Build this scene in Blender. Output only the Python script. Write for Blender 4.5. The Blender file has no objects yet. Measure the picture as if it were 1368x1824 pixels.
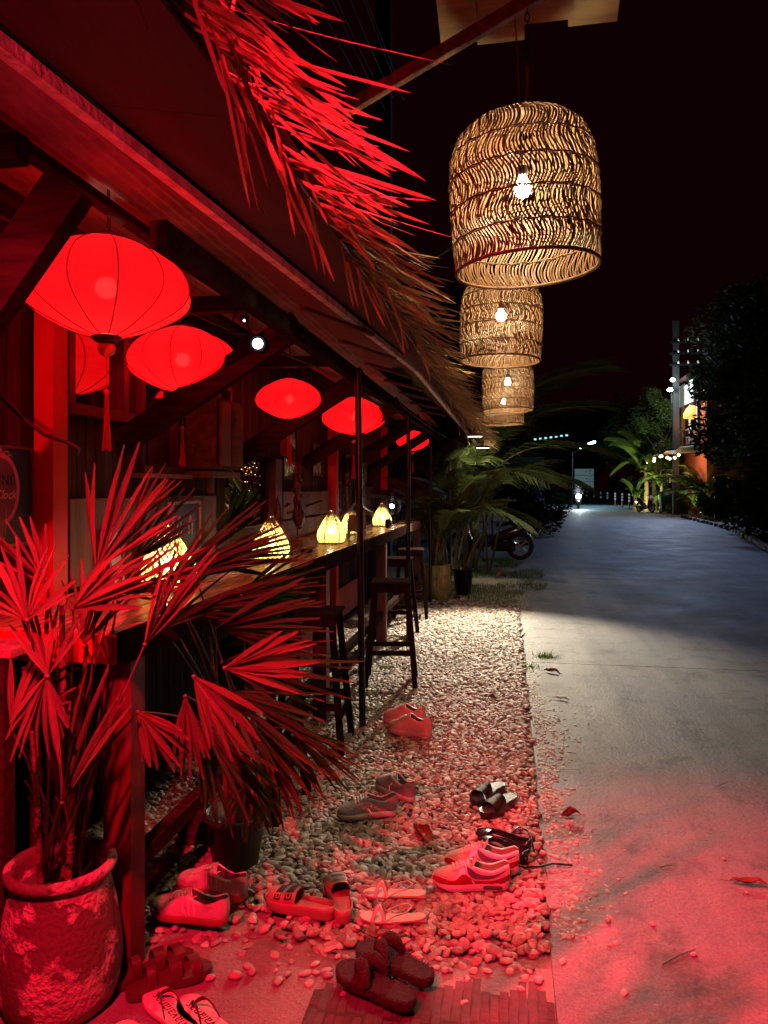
import bpy, bmesh, math, random
from mathutils import Vector, Matrix, noise
R = math.radians; PI = math.pi
S = bpy.context.scene; C = S.collection
rnd = random.Random(7)
V = Vector
# ---------------------------------------------------------------- camera
TH = math.atan(221/1317)                       # the road runs along +Y, the camera is turned a little to its left
CS, SN = math.cos(TH), math.sin(TH)
cd = bpy.data.cameras.new('camera'); cam = bpy.data.objects.new('camera', cd); C.objects.link(cam)
cam.location = (0, 0, 1.5); cam.rotation_euler = (R(90), 0, TH)
cd.sensor_fit = 'VERTICAL'; cd.sensor_height = 36; cd.lens = 36*1317/1824
cd.shift_y = -45/1824; cd.clip_start = .05; cd.clip_end = 900
S.camera = cam
# ---------------------------------------------------------------- night sky
W = bpy.data.worlds.new('World'); S.world = W; W.use_nodes = True
nt = W.node_tree; nt.nodes.clear()
wo = nt.nodes.new('ShaderNodeOutputWorld'); add = nt.nodes.new('ShaderNodeAddShader')
sk = nt.nodes.new('ShaderNodeTexSky'); sk.sky_type = 'NISHITA'; sk.sun_disc = False
sk.sun_elevation = R(-8); sk.sun_rotation = R(200)
b1 = nt.nodes.new('ShaderNodeBackground'); b1.inputs[1].default_value = .05
b2 = nt.nodes.new('ShaderNodeBackground'); b2.inputs[0].default_value = (.0100, .0006, .0017, 1); b2.inputs[1].default_value = .45
nt.links.new(sk.outputs[0], b1.inputs[0]); nt.links.new(b1.outputs[0], add.inputs[0])
nt.links.new(b2.outputs[0], add.inputs[1]); nt.links.new(add.outputs[0], wo.inputs[0])
S.view_settings.view_transform = 'Standard'; S.view_settings.look = 'None'
S.view_settings.exposure = 0; S.view_settings.gamma = 1; S.view_settings.use_curve_mapping = False
S.render.engine = 'CYCLES'
S.cycles.use_denoising = True; S.cycles.max_bounces = 6; S.cycles.diffuse_bounces = 3
S.cycles.glossy_bounces = 3; S.cycles.transmission_bounces = 4; S.cycles.transparent_max_bounces = 6
S.cycles.sample_clamp_indirect = 3; S.cycles.caustics_reflective = False; S.cycles.caustics_refractive = False

RED = (1, .010, .050)
def lamp(name, kind, loc, power, col, size=.05, target=None, angle=90, blend=.6):
    l = bpy.data.lights.new(name, kind); l.energy = power; l.color = col; l.shadow_soft_size = size
    o = bpy.data.objects.new(name, l); C.objects.link(o); o.location = loc
    if kind == 'SPOT':
        l.spot_size = R(angle); l.spot_blend = blend
    if target is not None:
        o.rotation_euler = (V(target)-V(loc)).to_track_quat('-Z', 'Y').to_euler()
    return o
# moonless night: one very weak sun stands for the town's sky glow
sun = bpy.data.lights.new('sun', 'SUN'); sun.energy = .004; sun.angle = R(20); sun.color = (1, .5, .5)
so = bpy.data.objects.new('sun', sun); C.objects.link(so); so.rotation_euler = (R(30), R(20), 0)
# the lamps of the place and added ones out of view (each sits in a fixture that is built below)
FLOOD = (-.80, .80, 2.04); UPF = (-.78, -1.5, 1.90); WFL = (-1.02, .30, 2.08)
lamp('red_flood_beam', 'SPOT', FLOOD, 560, RED, .025, (-.80, 2.3, 0), 84, 1.0)
RFL = (-.80, 2.0, 3.60)
lamp('red_road_beam', 'SPOT', RFL, 2500, RED, .022, (.66, 2.0, 0), 62, 1.0)
lamp('red_uplight_beam', 'SPOT', UPF, 600, RED, .02, (-.86, 4.0, 2.52), 25, .8)
lamp('added_wash_beam', 'SPOT', WFL, 150, RED, .03, (-1.55, 2.6, 1.35), 62, .9)  # unseen red fill added to brighten the column and near wall
EF1, EF2 = (-.42, 9.4, 2.10), (-.38, 11.4, 2.06)
lamp('eave_flood_beam', 'SPOT', EF1, 1450, (1, .86, .64), .04, (-.15, 7.3, 0), 80, .95)
lamp('eave_flood_beam', 'SPOT', EF2, 90, (1, .88, .6), .05, (.0, 13.4, .9), 140, .8)
lamp('street_light_beam', 'SPOT', (8.0, 40.6, 6.6), 2000, (.38, .54, 1.0), .15, (3.5, 22, 0), 130, .9)
lamp('street_tube_beam', 'SPOT', (6.0, 59.0, 4.7), 1500, (.35, .75, 1.0), .3, (5, 58, 0), 150, .9)
lamp('added_blue_beam', 'SPOT', (7.2, 16.5, 5.7), 300, (.33, .48, 1.0), .2, (3.2, 15.5, 0), 118, .9)  # lamp added out of view to turn the middle road blue
lamp('garden_uplight_beam', 'SPOT', (7.95, 45.2, .35), 900, (.85, 1, .35), .1, (8.6, 49, 3), 140, .8)
lamp('garden_uplight_beam', 'SPOT', (8.9, 38.6, .4), 160, (.55, 1, .25), .1, (9.9, 39, 2.2), 130, .8)
lamp('street_lamp_glow', 'POINT', (7.9, 40.2, 6.6), 520, (.75, .95, .9), .15)
lamp('gallery_lamp_glow', 'POINT', (9.25, 41.0, 4.9), 50, (1, .32, .08), .15)
lamp('spotlight_beam', 'SPOT', (-1.10, 3.10, 2.10), 9, (.75, .85, 1), .03, (-.7, 1.5, 1.6), 40, .6)
# ---------------------------------------------------------------- materials
def nodes_of(m):
    m.use_nodes = True; t = m.node_tree; t.nodes.clear(); return t
_mats = {}
def mat(name, col, rough=.6, metal=0, var=.25, scale=9, bump=.25, bscale=70, stretch=None, transl=0, emis=None, es=0, spec=.5, rand=0, dirt=None):
    if name in _mats: return _mats[name]
    m = bpy.data.materials.new(name); t = nodes_of(m); N = t.nodes.new; L = t.links.new
    out = N('ShaderNodeOutputMaterial'); p = N('ShaderNodeBsdfPrincipled')
    tc = N('ShaderNodeTexCoord'); mp = N('ShaderNodeMapping'); L(tc.outputs['Object'], mp.inputs[0])
    if stretch: mp.inputs['Scale'].default_value = stretch
    n1 = N('ShaderNodeTexNoise'); n1.inputs['Scale'].default_value = scale; n1.inputs['Detail'].default_value = 6; n1.inputs['Roughness'].default_value = .6
    L(mp.outputs[0], n1.inputs['Vector'])
    r1 = N('ShaderNodeValToRGB'); r1.color_ramp.elements[0].position = .32; r1.color_ramp.elements[1].position = .68
    lo = [max(0, c*(1-var)) for c in col]; hi = [min(1, c*(1+var)) for c in col]
    if dirt: lo = list(dirt)
    r1.color_ramp.elements[0].color = (*lo, 1); r1.color_ramp.elements[1].color = (*hi, 1)
    L(n1.outputs[0], r1.inputs[0]); colout = r1.outputs[0]
    if rand:
        oi = N('ShaderNodeObjectInfo'); hs = N('ShaderNodeHueSaturation'); ma = N('ShaderNodeMapRange')
        ma.inputs['To Min'].default_value = 1-rand; ma.inputs['To Max'].default_value = 1+rand
        L(oi.outputs['Random'], ma.inputs['Value']); L(ma.outputs[0], hs.inputs['Value']); L(colout, hs.inputs['Color']); colout = hs.outputs[0]
    L(colout, p.inputs['Base Color'])
    rr = N('ShaderNodeMapRange'); rr.inputs['To Min'].default_value = max(.03, rough-.12); rr.inputs['To Max'].default_value = min(1, rough+.12)
    L(n1.outputs[0], rr.inputs['Value']); L(rr.outputs[0], p.inputs['Roughness'])
    p.inputs['Metallic'].default_value = metal; p.inputs['Specular IOR Level'].default_value = spec
    if bump:
        n2 = N('ShaderNodeTexNoise'); n2.inputs['Scale'].default_value = bscale; n2.inputs['Detail'].default_value = 5
        L(mp.outputs[0], n2.inputs['Vector']); bp = N('ShaderNodeBump'); bp.inputs['Strength'].default_value = bump; bp.inputs['Distance'].default_value = .01
        L(n2.outputs[0], bp.inputs['Height']); L(bp.outputs[0], p.inputs['Normal'])
    if emis is not None:
        p.inputs['Emission Color'].default_value = (*emis, 1); p.inputs['Emission Strength'].default_value = es
    if transl:
        tr = N('ShaderNodeBsdfTranslucent'); L(colout, tr.inputs[0]); mx = N('ShaderNodeMixShader'); mx.inputs[0].default_value = transl
        L(p.outputs[0], mx.inputs[1]); L(tr.outputs[0], mx.inputs[2]); L(mx.outputs[0], out.inputs[0])
    else: L(p.outputs[0], out.inputs[0])
    _mats[name] = m; return m
def glow(name, col, es):
    if name in _mats: return _mats[name]
    m = bpy.data.materials.new(name); t = nodes_of(m); out = t.nodes.new('ShaderNodeOutputMaterial'); e = t.nodes.new('ShaderNodeEmission')
    e.inputs[0].default_value = (*col, 1); e.inputs[1].default_value = es; t.links.new(e.outputs[0], out.inputs[0]); _mats[name] = m; return m

def silk_mat():
    m = bpy.data.materials.new('red_lantern_silk'); t = nodes_of(m); N = t.nodes.new; L = t.links.new
    out = N('ShaderNodeOutputMaterial'); tc = N('ShaderNodeTexCoord'); mp = N('ShaderNodeMapping'); mp.inputs['Scale'].default_value = (4, 4, 40)
    n = N('ShaderNodeTexNoise'); n.inputs['Scale'].default_value = 2.2; n.inputs['Detail'].default_value = 5; L(tc.outputs['Object'], mp.inputs[0]); L(mp.outputs[0], n.inputs['Vector'])
    rg = N('ShaderNodeMapRange'); rg.inputs['From Min'].default_value = .3; rg.inputs['From Max'].default_value = .7; rg.inputs['To Min'].default_value = .8; rg.inputs['To Max'].default_value = 1.6
    L(n.outputs[0], rg.inputs['Value'])
    em = N('ShaderNodeEmission'); em.inputs[0].default_value = (1, .0008, .004, 1); L(rg.outputs[0], em.inputs[1])
    tr = N('ShaderNodeBsdfTranslucent'); tr.inputs[0].default_value = (.80, .028, .034, 1)
    df = N('ShaderNodeBsdfPrincipled'); df.inputs['Base Color'].default_value = (.5, .01, .015, 1); df.inputs['Roughness'].default_value = .5
    bp = N('ShaderNodeBump'); bp.inputs['Strength'].default_value = .5; bp.inputs['Distance'].default_value = .004; L(n.outputs[0], bp.inputs['Height']); L(bp.outputs[0], df.inputs['Normal']); L(bp.outputs[0], tr.inputs['Normal'])
    mx = N('ShaderNodeMixShader'); mx.inputs[0].default_value = .55; L(df.outputs[0], mx.inputs[1]); L(tr.outputs[0], mx.inputs[2])
    tp = N('ShaderNodeBsdfTransparent'); m2 = N('ShaderNodeMixShader'); m2.inputs[0].default_value = .0014; L(mx.outputs[0], m2.inputs[1]); L(tp.outputs[0], m2.inputs[2])
    a = N('ShaderNodeAddShader'); L(m2.outputs[0], a.inputs[0]); L(em.outputs[0], a.inputs[1]); L(a.outputs[0], out.inputs[0]); return m
def paper_mat():
    m = bpy.data.materials.new('yellow_lamp_paper'); t = nodes_of(m); N = t.nodes.new; L = t.links.new
    out = N('ShaderNodeOutputMaterial'); em = N('ShaderNodeEmission'); em.inputs[0].default_value = (1, .66, .14, 1); em.inputs[1].default_value = .5
    tr = N('ShaderNodeBsdfTranslucent'); tr.inputs[0].default_value = (.80, .62, .20, 1); tp = N('ShaderNodeBsdfTransparent'); mx = N('ShaderNodeMixShader'); mx.inputs[0].default_value = .10; L(tr.outputs[0], mx.inputs[1]); L(tp.outputs[0], mx.inputs[2]); tr = mx
    a = N('ShaderNodeAddShader'); L(tr.outputs[0], a.inputs[0]); L(em.outputs[0], a.inputs[1]); L(a.outputs[0], out.inputs[0]); return m
def glass_mat(name, tint, rough=.04):
    m = bpy.data.materials.new(name); t = nodes_of(m); out = t.nodes.new('ShaderNodeOutputMaterial'); p = t.nodes.new('ShaderNodeBsdfPrincipled')
    p.inputs['Base Color'].default_value = (*tint, 1); p.inputs['Roughness'].default_value = rough; p.inputs['Specular IOR Level'].default_value = 1; p.inputs['Coat Weight'].default_value = 1; p.inputs['Coat IOR'].default_value = 2.6; p.inputs['Coat Roughness'].default_value = rough
    nz = t.nodes.new('ShaderNodeTexNoise'); nz.inputs['Scale'].default_value = 5; bp = t.nodes.new('ShaderNodeBump'); bp.inputs['Strength'].default_value = .06
    t.links.new(nz.outputs[0], bp.inputs['Height']); t.links.new(bp.outputs[0], p.inputs['Normal']); t.links.new(bp.outputs[0], p.inputs['Coat Normal'])
    t.links.new(p.outputs[0], out.inputs[0]); return m

M_silk = silk_mat(); M_paper = paper_mat()
def road_mat(name, a, b, stain):
    m = bpy.data.materials.new(name); t = nodes_of(m); N = t.nodes.new; L = t.links.new; out = N('ShaderNodeOutputMaterial'); p = N('ShaderNodeBsdfPrincipled'); tc = N('ShaderNodeTexCoord')
    def noi(sc, st=(1, 1, 1), det=5, rg=.55):
        mp = N('ShaderNodeMapping'); mp.inputs['Scale'].default_value = st; L(tc.outputs['Object'], mp.inputs[0]); n = N('ShaderNodeTexNoise'); n.inputs['Scale'].default_value = sc; n.inputs['Detail'].default_value = det; n.inputs['Roughness'].default_value = rg; L(mp.outputs[0], n.inputs['Vector']); return n
    def ramp(src, p0, p1, c0, c1):
        r = N('ShaderNodeValToRGB'); r.color_ramp.elements[0].position = p0; r.color_ramp.elements[1].position = p1; r.color_ramp.elements[0].color = (*c0, 1); r.color_ramp.elements[1].color = (*c1, 1); L(src, r.inputs[0]); return r.outputs[0]
    def mul(x, y, f=1):
        k = N('ShaderNodeMix'); k.data_type = 'RGBA'; k.blend_type = 'MULTIPLY'; k.inputs[0].default_value = f; L(x, k.inputs[6]); L(y, k.inputs[7]); return k.outputs[2]
    base = ramp(noi(.9, (1, .6, 1), 8, .7).outputs[0], .35, .66, a, b)
    streak = ramp(noi(2.2, (1.6, .12, 1), 5).outputs[0], .30, .60, (.62, .62, .64), (1, 1, 1)); spots = ramp(noi(3.1, (1, 1, 1), 7, .75).outputs[0], .36, .47, stain, (1, 1, 1)); grit = ramp(noi(140, (1, 1, 1), 2).outputs[0], .38, .62, (.66, .66, .66), (1.0, 1.0, 1.0))
    pit = N('ShaderNodeTexVoronoi'); pit.inputs['Scale'].default_value = 46; L(tc.outputs['Object'], pit.inputs['Vector']); pits = ramp(pit.outputs['Distance'], .05, .13, (.5, .5, .5), (1, 1, 1))
    L(mul(mul(mul(mul(base, streak, .8), spots, .9), grit, .9), pits, .7), p.inputs['Base Color']); p.inputs['Roughness'].default_value = .68
    rr = N('ShaderNodeMapRange'); rr.inputs['To Min'].default_value = .5; rr.inputs['To Max'].default_value = .85; L(noi(1.4, det=6).outputs[0], rr.inputs['Value']); L(rr.outputs[0], p.inputs['Roughness'])
    cr_ = N('ShaderNodeTexVoronoi'); cr_.feature = 'DISTANCE_TO_EDGE'; cr_.inputs['Scale'].default_value = .42; wv = N('ShaderNodeVectorMath'); wv.operation = 'ADD'; nw = noi(1.7, det=6); sc = N('ShaderNodeVectorMath'); sc.operation = 'SCALE'; sc.inputs[3].default_value = .5; L(nw.outputs['Color'], sc.inputs[0]); L(tc.outputs['Object'], wv.inputs[0]); L(sc.outputs[0], wv.inputs[1]); L(wv.outputs[0], cr_.inputs['Vector'])
    crk = N('ShaderNodeMapRange'); crk.inputs['From Max'].default_value = .006; L(cr_.outputs['Distance'], crk.inputs['Value'])
    s1 = N('ShaderNodeMath'); s1.operation = 'MULTIPLY_ADD'; s1.inputs[1].default_value = .5; L(noi(55, det=4).outputs[0], s1.inputs[0]); L(noi(5, (1, .5, 1), 6).outputs[0], s1.inputs[2])
    s2 = N('ShaderNodeMath'); s2.operation = 'MULTIPLY_ADD'; s2.inputs[1].default_value = .22; L(crk.outputs[0], s2.inputs[0]); L(s1.outputs[0], s2.inputs[2])
    bp = N('ShaderNodeBump'); bp.inputs['Strength'].default_value = .55; bp.inputs['Distance'].default_value = .02; L(s2.outputs[0], bp.inputs['Height']); L(bp.outputs[0], p.inputs['Normal']); L(p.outputs[0], out.inputs[0]); return m
M_concrete = road_mat('road_concrete', (.15, .15, .155), (.25, .235, .225), (.45, .42, .40))
M_concrete2 = road_mat('apron_concrete', (.20, .15, .14), (.32, .24, .22), (.45, .38, .36))
M_groove = mat('grooved_concrete', (.26, .20, .185), .8, var=.3, scale=9, bump=1, bscale=40, rand=.18)
M_soil = mat('dark_soil', (.055, .042, .03), .95, var=.4, scale=6, bump=1, bscale=30)
M_sand = mat('dusty_sand', (.24, .21, .17), .95, var=.3, scale=7, bump=.9, bscale=60)
M_pebble = mat('river_pebble', (.33, .28, .24), .58, var=.3, scale=2.2, bump=.15, bscale=6, rand=.01)
_t = M_pebble.node_tree; _oi = [n for n in _t.nodes if n.type == 'OBJECT_INFO'][0]; _hs = [n for n in _t.nodes if n.type == 'HUE_SAT'][0]
_r = _t.nodes.new('ShaderNodeValToRGB'); _r.color_ramp.interpolation = 'LINEAR'
for _k, (_p, _c) in enumerate(((0, (.30, .30, .32)), (.10, (.55, .50, .46)), (.35, (.95, .90, .84)), (.6, (.75, .60, .50)), (.8, (1.15, 1.10, 1.05)), (1, (1.45, 1.42, 1.38)))):
    e_ = _r.color_ramp.elements[_k] if _k < 2 else _r.color_ramp.elements.new(_p)
    e_.position = _p; e_.color = (*_c, 1)
_t.links.new(_oi.outputs['Random'], _r.inputs[0]); _m = _t.nodes.new('ShaderNodeMix'); _m.data_type = 'RGBA'; _m.blend_type = 'MULTIPLY'; _m.inputs[0].default_value = 1
_t.links.new(_hs.outputs[0], _m.inputs[6]); _t.links.new(_r.outputs[0], _m.inputs[7]); _t.links.new(_m.outputs[2], [n for n in _t.nodes if n.type == 'BSDF_PRINCIPLED'][0].inputs['Base Color'])
M_pebble2 = mat('pale_pebble', (.34, .30, .26), .6, var=.2, scale=30, bump=.15, bscale=120, rand=.3)
M_plank = mat('dark_stained_plank', (.055, .028, .036), .6, var=.45, scale=5, bump=.5, bscale=30, stretch=(6, 6, .6), rand=.35, spec=.06)
M_plank2 = mat('grey_board', (.22, .19, .20), .65, var=.3, scale=4, bump=.4, bscale=30, stretch=(5, 5, .6), rand=.2, spec=.15)
M_brown = mat('brown_board', (.20, .105, .06), .6, var=.4, scale=4, bump=.5, bscale=24, stretch=(6, 1, 6), rand=.25, spec=.15)
M_timber = mat('black_painted_timber', (.035, .020, .018), .65, var=.4, scale=6, bump=.4, bscale=30, stretch=(1, 8, 8), spec=0)
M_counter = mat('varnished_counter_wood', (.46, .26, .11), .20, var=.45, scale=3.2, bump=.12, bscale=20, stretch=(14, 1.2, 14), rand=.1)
M_redpaint = mat('red_painted_column', (.62, .03, .02), .5, var=.15, scale=5, bump=.2)
M_fascia = mat('pale_worn_fascia', (.85, .68, .62), .7, var=.25, scale=16, bump=.7, bscale=50, dirt=(.45, .33, .3))
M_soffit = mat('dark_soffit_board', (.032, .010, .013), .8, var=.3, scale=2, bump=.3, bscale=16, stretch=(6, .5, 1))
M_tin = mat('corrugated_tin', (.26, .16, .15), .7, metal=.0, spec=.2, var=.4, scale=5, bump=.2)
M_straw = mat('dry_palm_thatch', (.21, .125, .055), .7, var=.4, scale=12, bump=.4, bscale=50, transl=.22, rand=.35)
M_leafr = mat('red_lit_palm_leaf', (.13, .09, .03), .42, var=.4, scale=9, bump=.5, bscale=50, stretch=(1, 9, 1), transl=.22, rand=.4, dirt=(.10, .05, .02))  # leaf copy with more red, painting in the red light on its fans
M_leafg = mat('fan_palm_leaf', (.045, .105, .018), .42, var=.35, scale=9, bump=.5, bscale=50, stretch=(1, 9, 1), transl=.28, rand=.4)
M_leafd = mat('worn_fan_palm_leaf', (.13, .07, .02), .5, var=.4, scale=12, bump=.5, bscale=50, stretch=(1, 9, 1), transl=.2, rand=.4)
M_areca = mat('areca_leaf', (.045, .065, .014), .5, var=.4, scale=8, bump=.2, transl=.25, rand=.3)
M_stem = mat('palm_cane', (.10, .085, .04), .6, var=.4, scale=14, bump=.5, bscale=60)
M_fibre = mat('brown_stem_fibre', (.12, .06, .03), .9, var=.5, scale=30, bump=1, bscale=90)
M_grass = mat('grass_blades', (.10, .18, .03), .6, var=.35, scale=20, bump=0, transl=.25)
M_rattan = mat('dark_rattan', (.13, .065, .03), .55, var=.4, scale=40, bump=.2)
M_rattan2 = mat('rattan_strand', (.125, .06, .026), .55, var=.3, scale=30, bump=.2)
M_black = mat('black_metal', (.018, .018, .022), .35, metal=.5, var=.3, bump=.1)
M_stool = mat('black_stool_wood', (.022, .012, .012), .6, var=.4, scale=7, bump=.25, stretch=(5, 5, .8), spec=0)
M_wire = mat('black_cable', (.012, .01, .012), .5, bump=0)
M_gold = mat('turned_orange_wood', (.85, .36, .08), .35, var=.15, bump=.1)
M_redrib = mat('dark_red_wire', (.10, .004, .006), .5, bump=0)
M_tassel = mat('red_silk_tassel', (.72, .02, .03), .5, var=.3, scale=60, bump=.6, bscale=120, stretch=(6, 6, .4), transl=.3)
M_glass_r = glass_mat('window_glass', (.03, .012, .016))
M_glass_b = glass_mat('night_blue_glass', (.010, .012, .035))
M_ply = mat('weathered_plywood', (.34, .25, .14), .7, var=.35, scale=2.5, bump=.4, bscale=20, stretch=(1, 6, 1))
M_bulb = glow('warm_bulb', (1, .78, .42), 720)
M_white = glow('cool_led', (.75, .88, 1), 9)

def leafify(m):      # brown tips and pale length-wise pleats, in the leaf's own coordinates (x runs 0..1 from base to tip)
    t = m.node_tree; N = t.nodes.new; L = t.links.new; p = [n for n in t.nodes if n.type == 'BSDF_PRINCIPLED'][0]; src = p.inputs['Base Color'].links[0].from_socket
    tc = N('ShaderNodeTexCoord'); sx = N('ShaderNodeSeparateXYZ'); L(tc.outputs['Object'], sx.inputs[0]); nz = N('ShaderNodeTexNoise'); nz.inputs['Scale'].default_value = 6; L(tc.outputs['Object'], nz.inputs['Vector'])
    ad = N('ShaderNodeMath'); ad.operation = 'MULTIPLY_ADD'; ad.inputs[1].default_value = .25; L(nz.outputs[0], ad.inputs[0]); L(sx.outputs[0], ad.inputs[2])
    r = N('ShaderNodeMapRange'); r.inputs['From Min'].default_value = 1.0; r.inputs['From Max'].default_value = 1.12; L(ad.outputs[0], r.inputs['Value'])
    mx = N('ShaderNodeMix'); mx.data_type = 'RGBA'; mx.inputs[7].default_value = (.16, .10, .04, 1); L(r.outputs[0], mx.inputs[0]); L(src, mx.inputs[6])
    wv = N('ShaderNodeTexWave'); wv.bands_direction = 'Y'; wv.inputs['Scale'].default_value = 3.2; wv.inputs['Distortion'].default_value = .6; L(tc.outputs['Object'], wv.inputs['Vector'])
    rr = N('ShaderNodeMapRange'); rr.inputs['To Min'].default_value = .55; rr.inputs['To Max'].default_value = 1.35; L(wv.outputs['Fac'], rr.inputs['Value'])
    ml = N('ShaderNodeVectorMath'); ml.operation = 'SCALE'; L(mx.outputs[2], ml.inputs[0]); L(rr.outputs[0], ml.inputs[3])
    for l in [l for l in t.links if l.from_socket == src and l.to_node != mx]: L(ml.outputs[0], l.to_socket)
leafify(M_leafg); leafify(M_leafr); leafify(M_leafd)
# ---------------------------------------------------------------- mesh helpers
class MB:
    def __init__(s): s.v = []; s.f = []; s.m = []; s.sm = []
    def add(s, vs, fs, m=0, smooth=False):
        b = len(s.v); s.v += [tuple(x) for x in vs]
        for f in fs: s.f.append([b+i for i in f]); s.m.append(m); s.sm.append(smooth)
        return s
    def box(s, c, d, m=0, mt=None, bev=0):
        x, y, z = [q/2 for q in d]
        if bev:
            b = min(bev, x*.9, y*.9, z*.9); vs = []; c = V(c)
            for sz in (-1, 1):
                for k, zz in enumerate((z, z-b) if sz > 0 else (z-b, z)):
                    i = b if (zz == z) else 0
                    vs += [(-x+i, -y+i, sz*zz), (x-i, -y+i, sz*zz), (x-i, y-i, sz*zz), (-x+i, y-i, sz*zz)]
            # order: bottom(-1): z-b ring, then z ring -> fix ordering bottom to top
            bot = vs[:8]; top = vs[8:]; rings = [bot[4:8], bot[0:4], top[4:8], top[0:4]]
            vs = [p for r in rings for p in r]; fs = [(3, 2, 1, 0), (12, 13, 14, 15)]
            for k in range(3):
                for j in range(4): fs.append((k*4+j, k*4+(j+1) % 4, k*4+4+(j+1) % 4, k*4+4+j))
        else:
            vs = [(-x, -y, -z), (x, -y, -z), (x, y, -z), (-x, y, -z), (-x, -y, z), (x, -y, z), (x, y, z), (-x, y, z)]
            fs = [(0, 3, 2, 1), (4, 5, 6, 7), (0, 1, 5, 4), (1, 2, 6, 5), (2, 3, 7, 6), (3, 0, 4, 7)]
        vs = [V(p) for p in vs]
        if mt is not None: vs = [mt @ p for p in vs]
        return s.add([p+V(c) for p in vs], fs, m)
    def bar(s, a, b, w, h, m=0, up=(0, 0, 1), bev=0):
        a, b = V(a), V(b); d = (b-a); L = d.length; d.normalize(); u = V(up)
        if abs(d.dot(u)) > .98: u = V((0, 1, 0))
        side = u.cross(d).normalized(); u = d.cross(side)
        mt = Matrix((d, side, u)).transposed()
        return s.box((a+b)/2, (L, w, h), m, mt, bev)
    def tube(s, pts, r, n=6, m=0, cap=True):
        pts = [V(p) for p in pts]; K = len(pts)
        rr = r if isinstance(r, (list, tuple)) else [r]*K
        vs = []; prev = None
        for i, p in enumerate(pts):
            d = (pts[min(i+1, K-1)]-pts[max(i-1, 0)]); d = d.normalized() if d.length > 1e-9 else V((0, 0, 1))
            if prev is None:
                q = V((0, 0, 1)) if abs(d.z) < .9 else V((1, 0, 0)); a = d.cross(q).normalized()
            else: a = (prev-d*prev.dot(d)).normalized()
            prev = a; b = d.cross(a)
            for k in range(n):
                t = 2*PI*k/n; vs.append(p+(a*math.cos(t)+b*math.sin(t))*rr[i])
        fs = []
        for i in range(K-1):
            for k in range(n): fs.append((i*n+k, i*n+(k+1) % n, (i+1)*n+(k+1) % n, (i+1)*n+k))
        s.add(vs, fs, m, True)
        if cap: s.add([vs[k] for k in range(n)], [list(range(n))[::-1]], m); s.add(vs[-n:], [list(range(n))], m)
        return s
    def lathe(s, prof, n=24, c=(0, 0, 0), m=0, mod=None, smooth=True, a0=0):
        c = V(c); vs = []
        for (r, z) in prof:
            for k in range(n):
                t = 2*PI*k/n+a0; q = r*(mod(t, z) if mod else 1); vs.append(c+V((q*math.cos(t), q*math.sin(t), z)))
        fs = []
        for i in range(len(prof)-1):
            for k in range(n): fs.append((i*n+k, i*n+(k+1) % n, (i+1)*n+(k+1) % n, (i+1)*n+k))
        return s.add(vs, fs, m, smooth)
    def disc(s, c, r, n=20, m=0, up=1):
        c = V(c); return s.add([c+V((r*math.cos(2*PI*k/n), r*math.sin(2*PI*k/n), 0)) for k in range(n)], [list(range(n))[::up]], m)
    def ball(s, c, r, m=0, n=10, sc=(1, 1, 1)):
        pr = [(r*math.sin(PI*i/n)*1.0+1e-5, -r*math.cos(PI*i/n)*sc[2]) for i in range(n+1)]
        return s.lathe(pr, n+2, c, m)
    def grid(s, fn, nu, nv, m=0, smooth=True):
        vs = [fn(i/nu, j/nv) for i in range(nu+1) for j in range(nv+1)]
        fs = [(i*(nv+1)+j, (i+1)*(nv+1)+j, (i+1)*(nv+1)+j+1, i*(nv+1)+j+1) for i in range(nu) for j in range(nv)]
        return s.add(vs, fs, m, smooth)
    def mesh(s, name, mats):
        me = bpy.data.meshes.new(name); me.from_pydata(s.v, [], s.f)
        for m in (mats if isinstance(mats, (list, tuple)) else [mats]): me.materials.append(m)
        me.polygons.foreach_set('material_index', s.m); me.polygons.foreach_set('use_smooth', s.sm); me.update(); return me
    def build(s, name, mats, parent=None, loc=(0, 0, 0), rot=(0, 0, 0)):
        return put(name, s.mesh(name, mats), parent, loc, rot)
def put(name, me, parent=None, loc=(0, 0, 0), rot=(0, 0, 0), sc=None):
    o = bpy.data.objects.new(name, me); C.objects.link(o); o.location = loc; o.rotation_euler = rot
    if sc: o.scale = sc
    if parent: o.parent = parent
    return o
def putm(name, me, parent, mt):
    o = bpy.data.objects.new(name, me); C.objects.link(o); o.matrix_local = mt
    if parent: o.parent = parent
    return o
def tag(o, label=None, cat=None, group=None, kind=None):
    if label: o['label'] = label
    if cat: o['category'] = cat
    if group: o['group'] = group
    if kind: o['kind'] = kind
    return o
def thing(name, label, cat, loc=(0, 0, 0), rz=0, group=None):
    o = bpy.data.objects.new(name, None); C.objects.link(o); o.location = loc; o.rotation_euler = (0, 0, rz); o.empty_display_size = .1
    return tag(o, label, cat, group)
def kids(o): return [c for c in bpy.data.objects if c.parent == o]
def clone(o, parent=None, ch=None):
    ch = ch if ch is not None else CH
    c = o.copy(); C.objects.link(c); c.parent = parent
    for k in ch.get(o.name, []): clone(k, c, ch)
    return c
CH = {}
def snapshot():
    CH.clear()
    for o in bpy.data.objects:
        if o.parent: CH.setdefault(o.parent.name, []).append(o)
def G(px, py, z=0):                      # where the sight line through a pixel of the photo meets the height z
    d = (1.5-z)*1317/(py-867); x = (px-684)/1317*d
    return V((x*CS-d*SN, x*SN+d*CS, z))
def P(px, py, d):
    x = (px-684)/1317*d; return V((x*CS-d*SN, x*SN+d*CS, 1.5+(867-py)/1317*d))
def shade_smooth(o):
    for p in o.data.polygons: p.use_smooth = True
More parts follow.
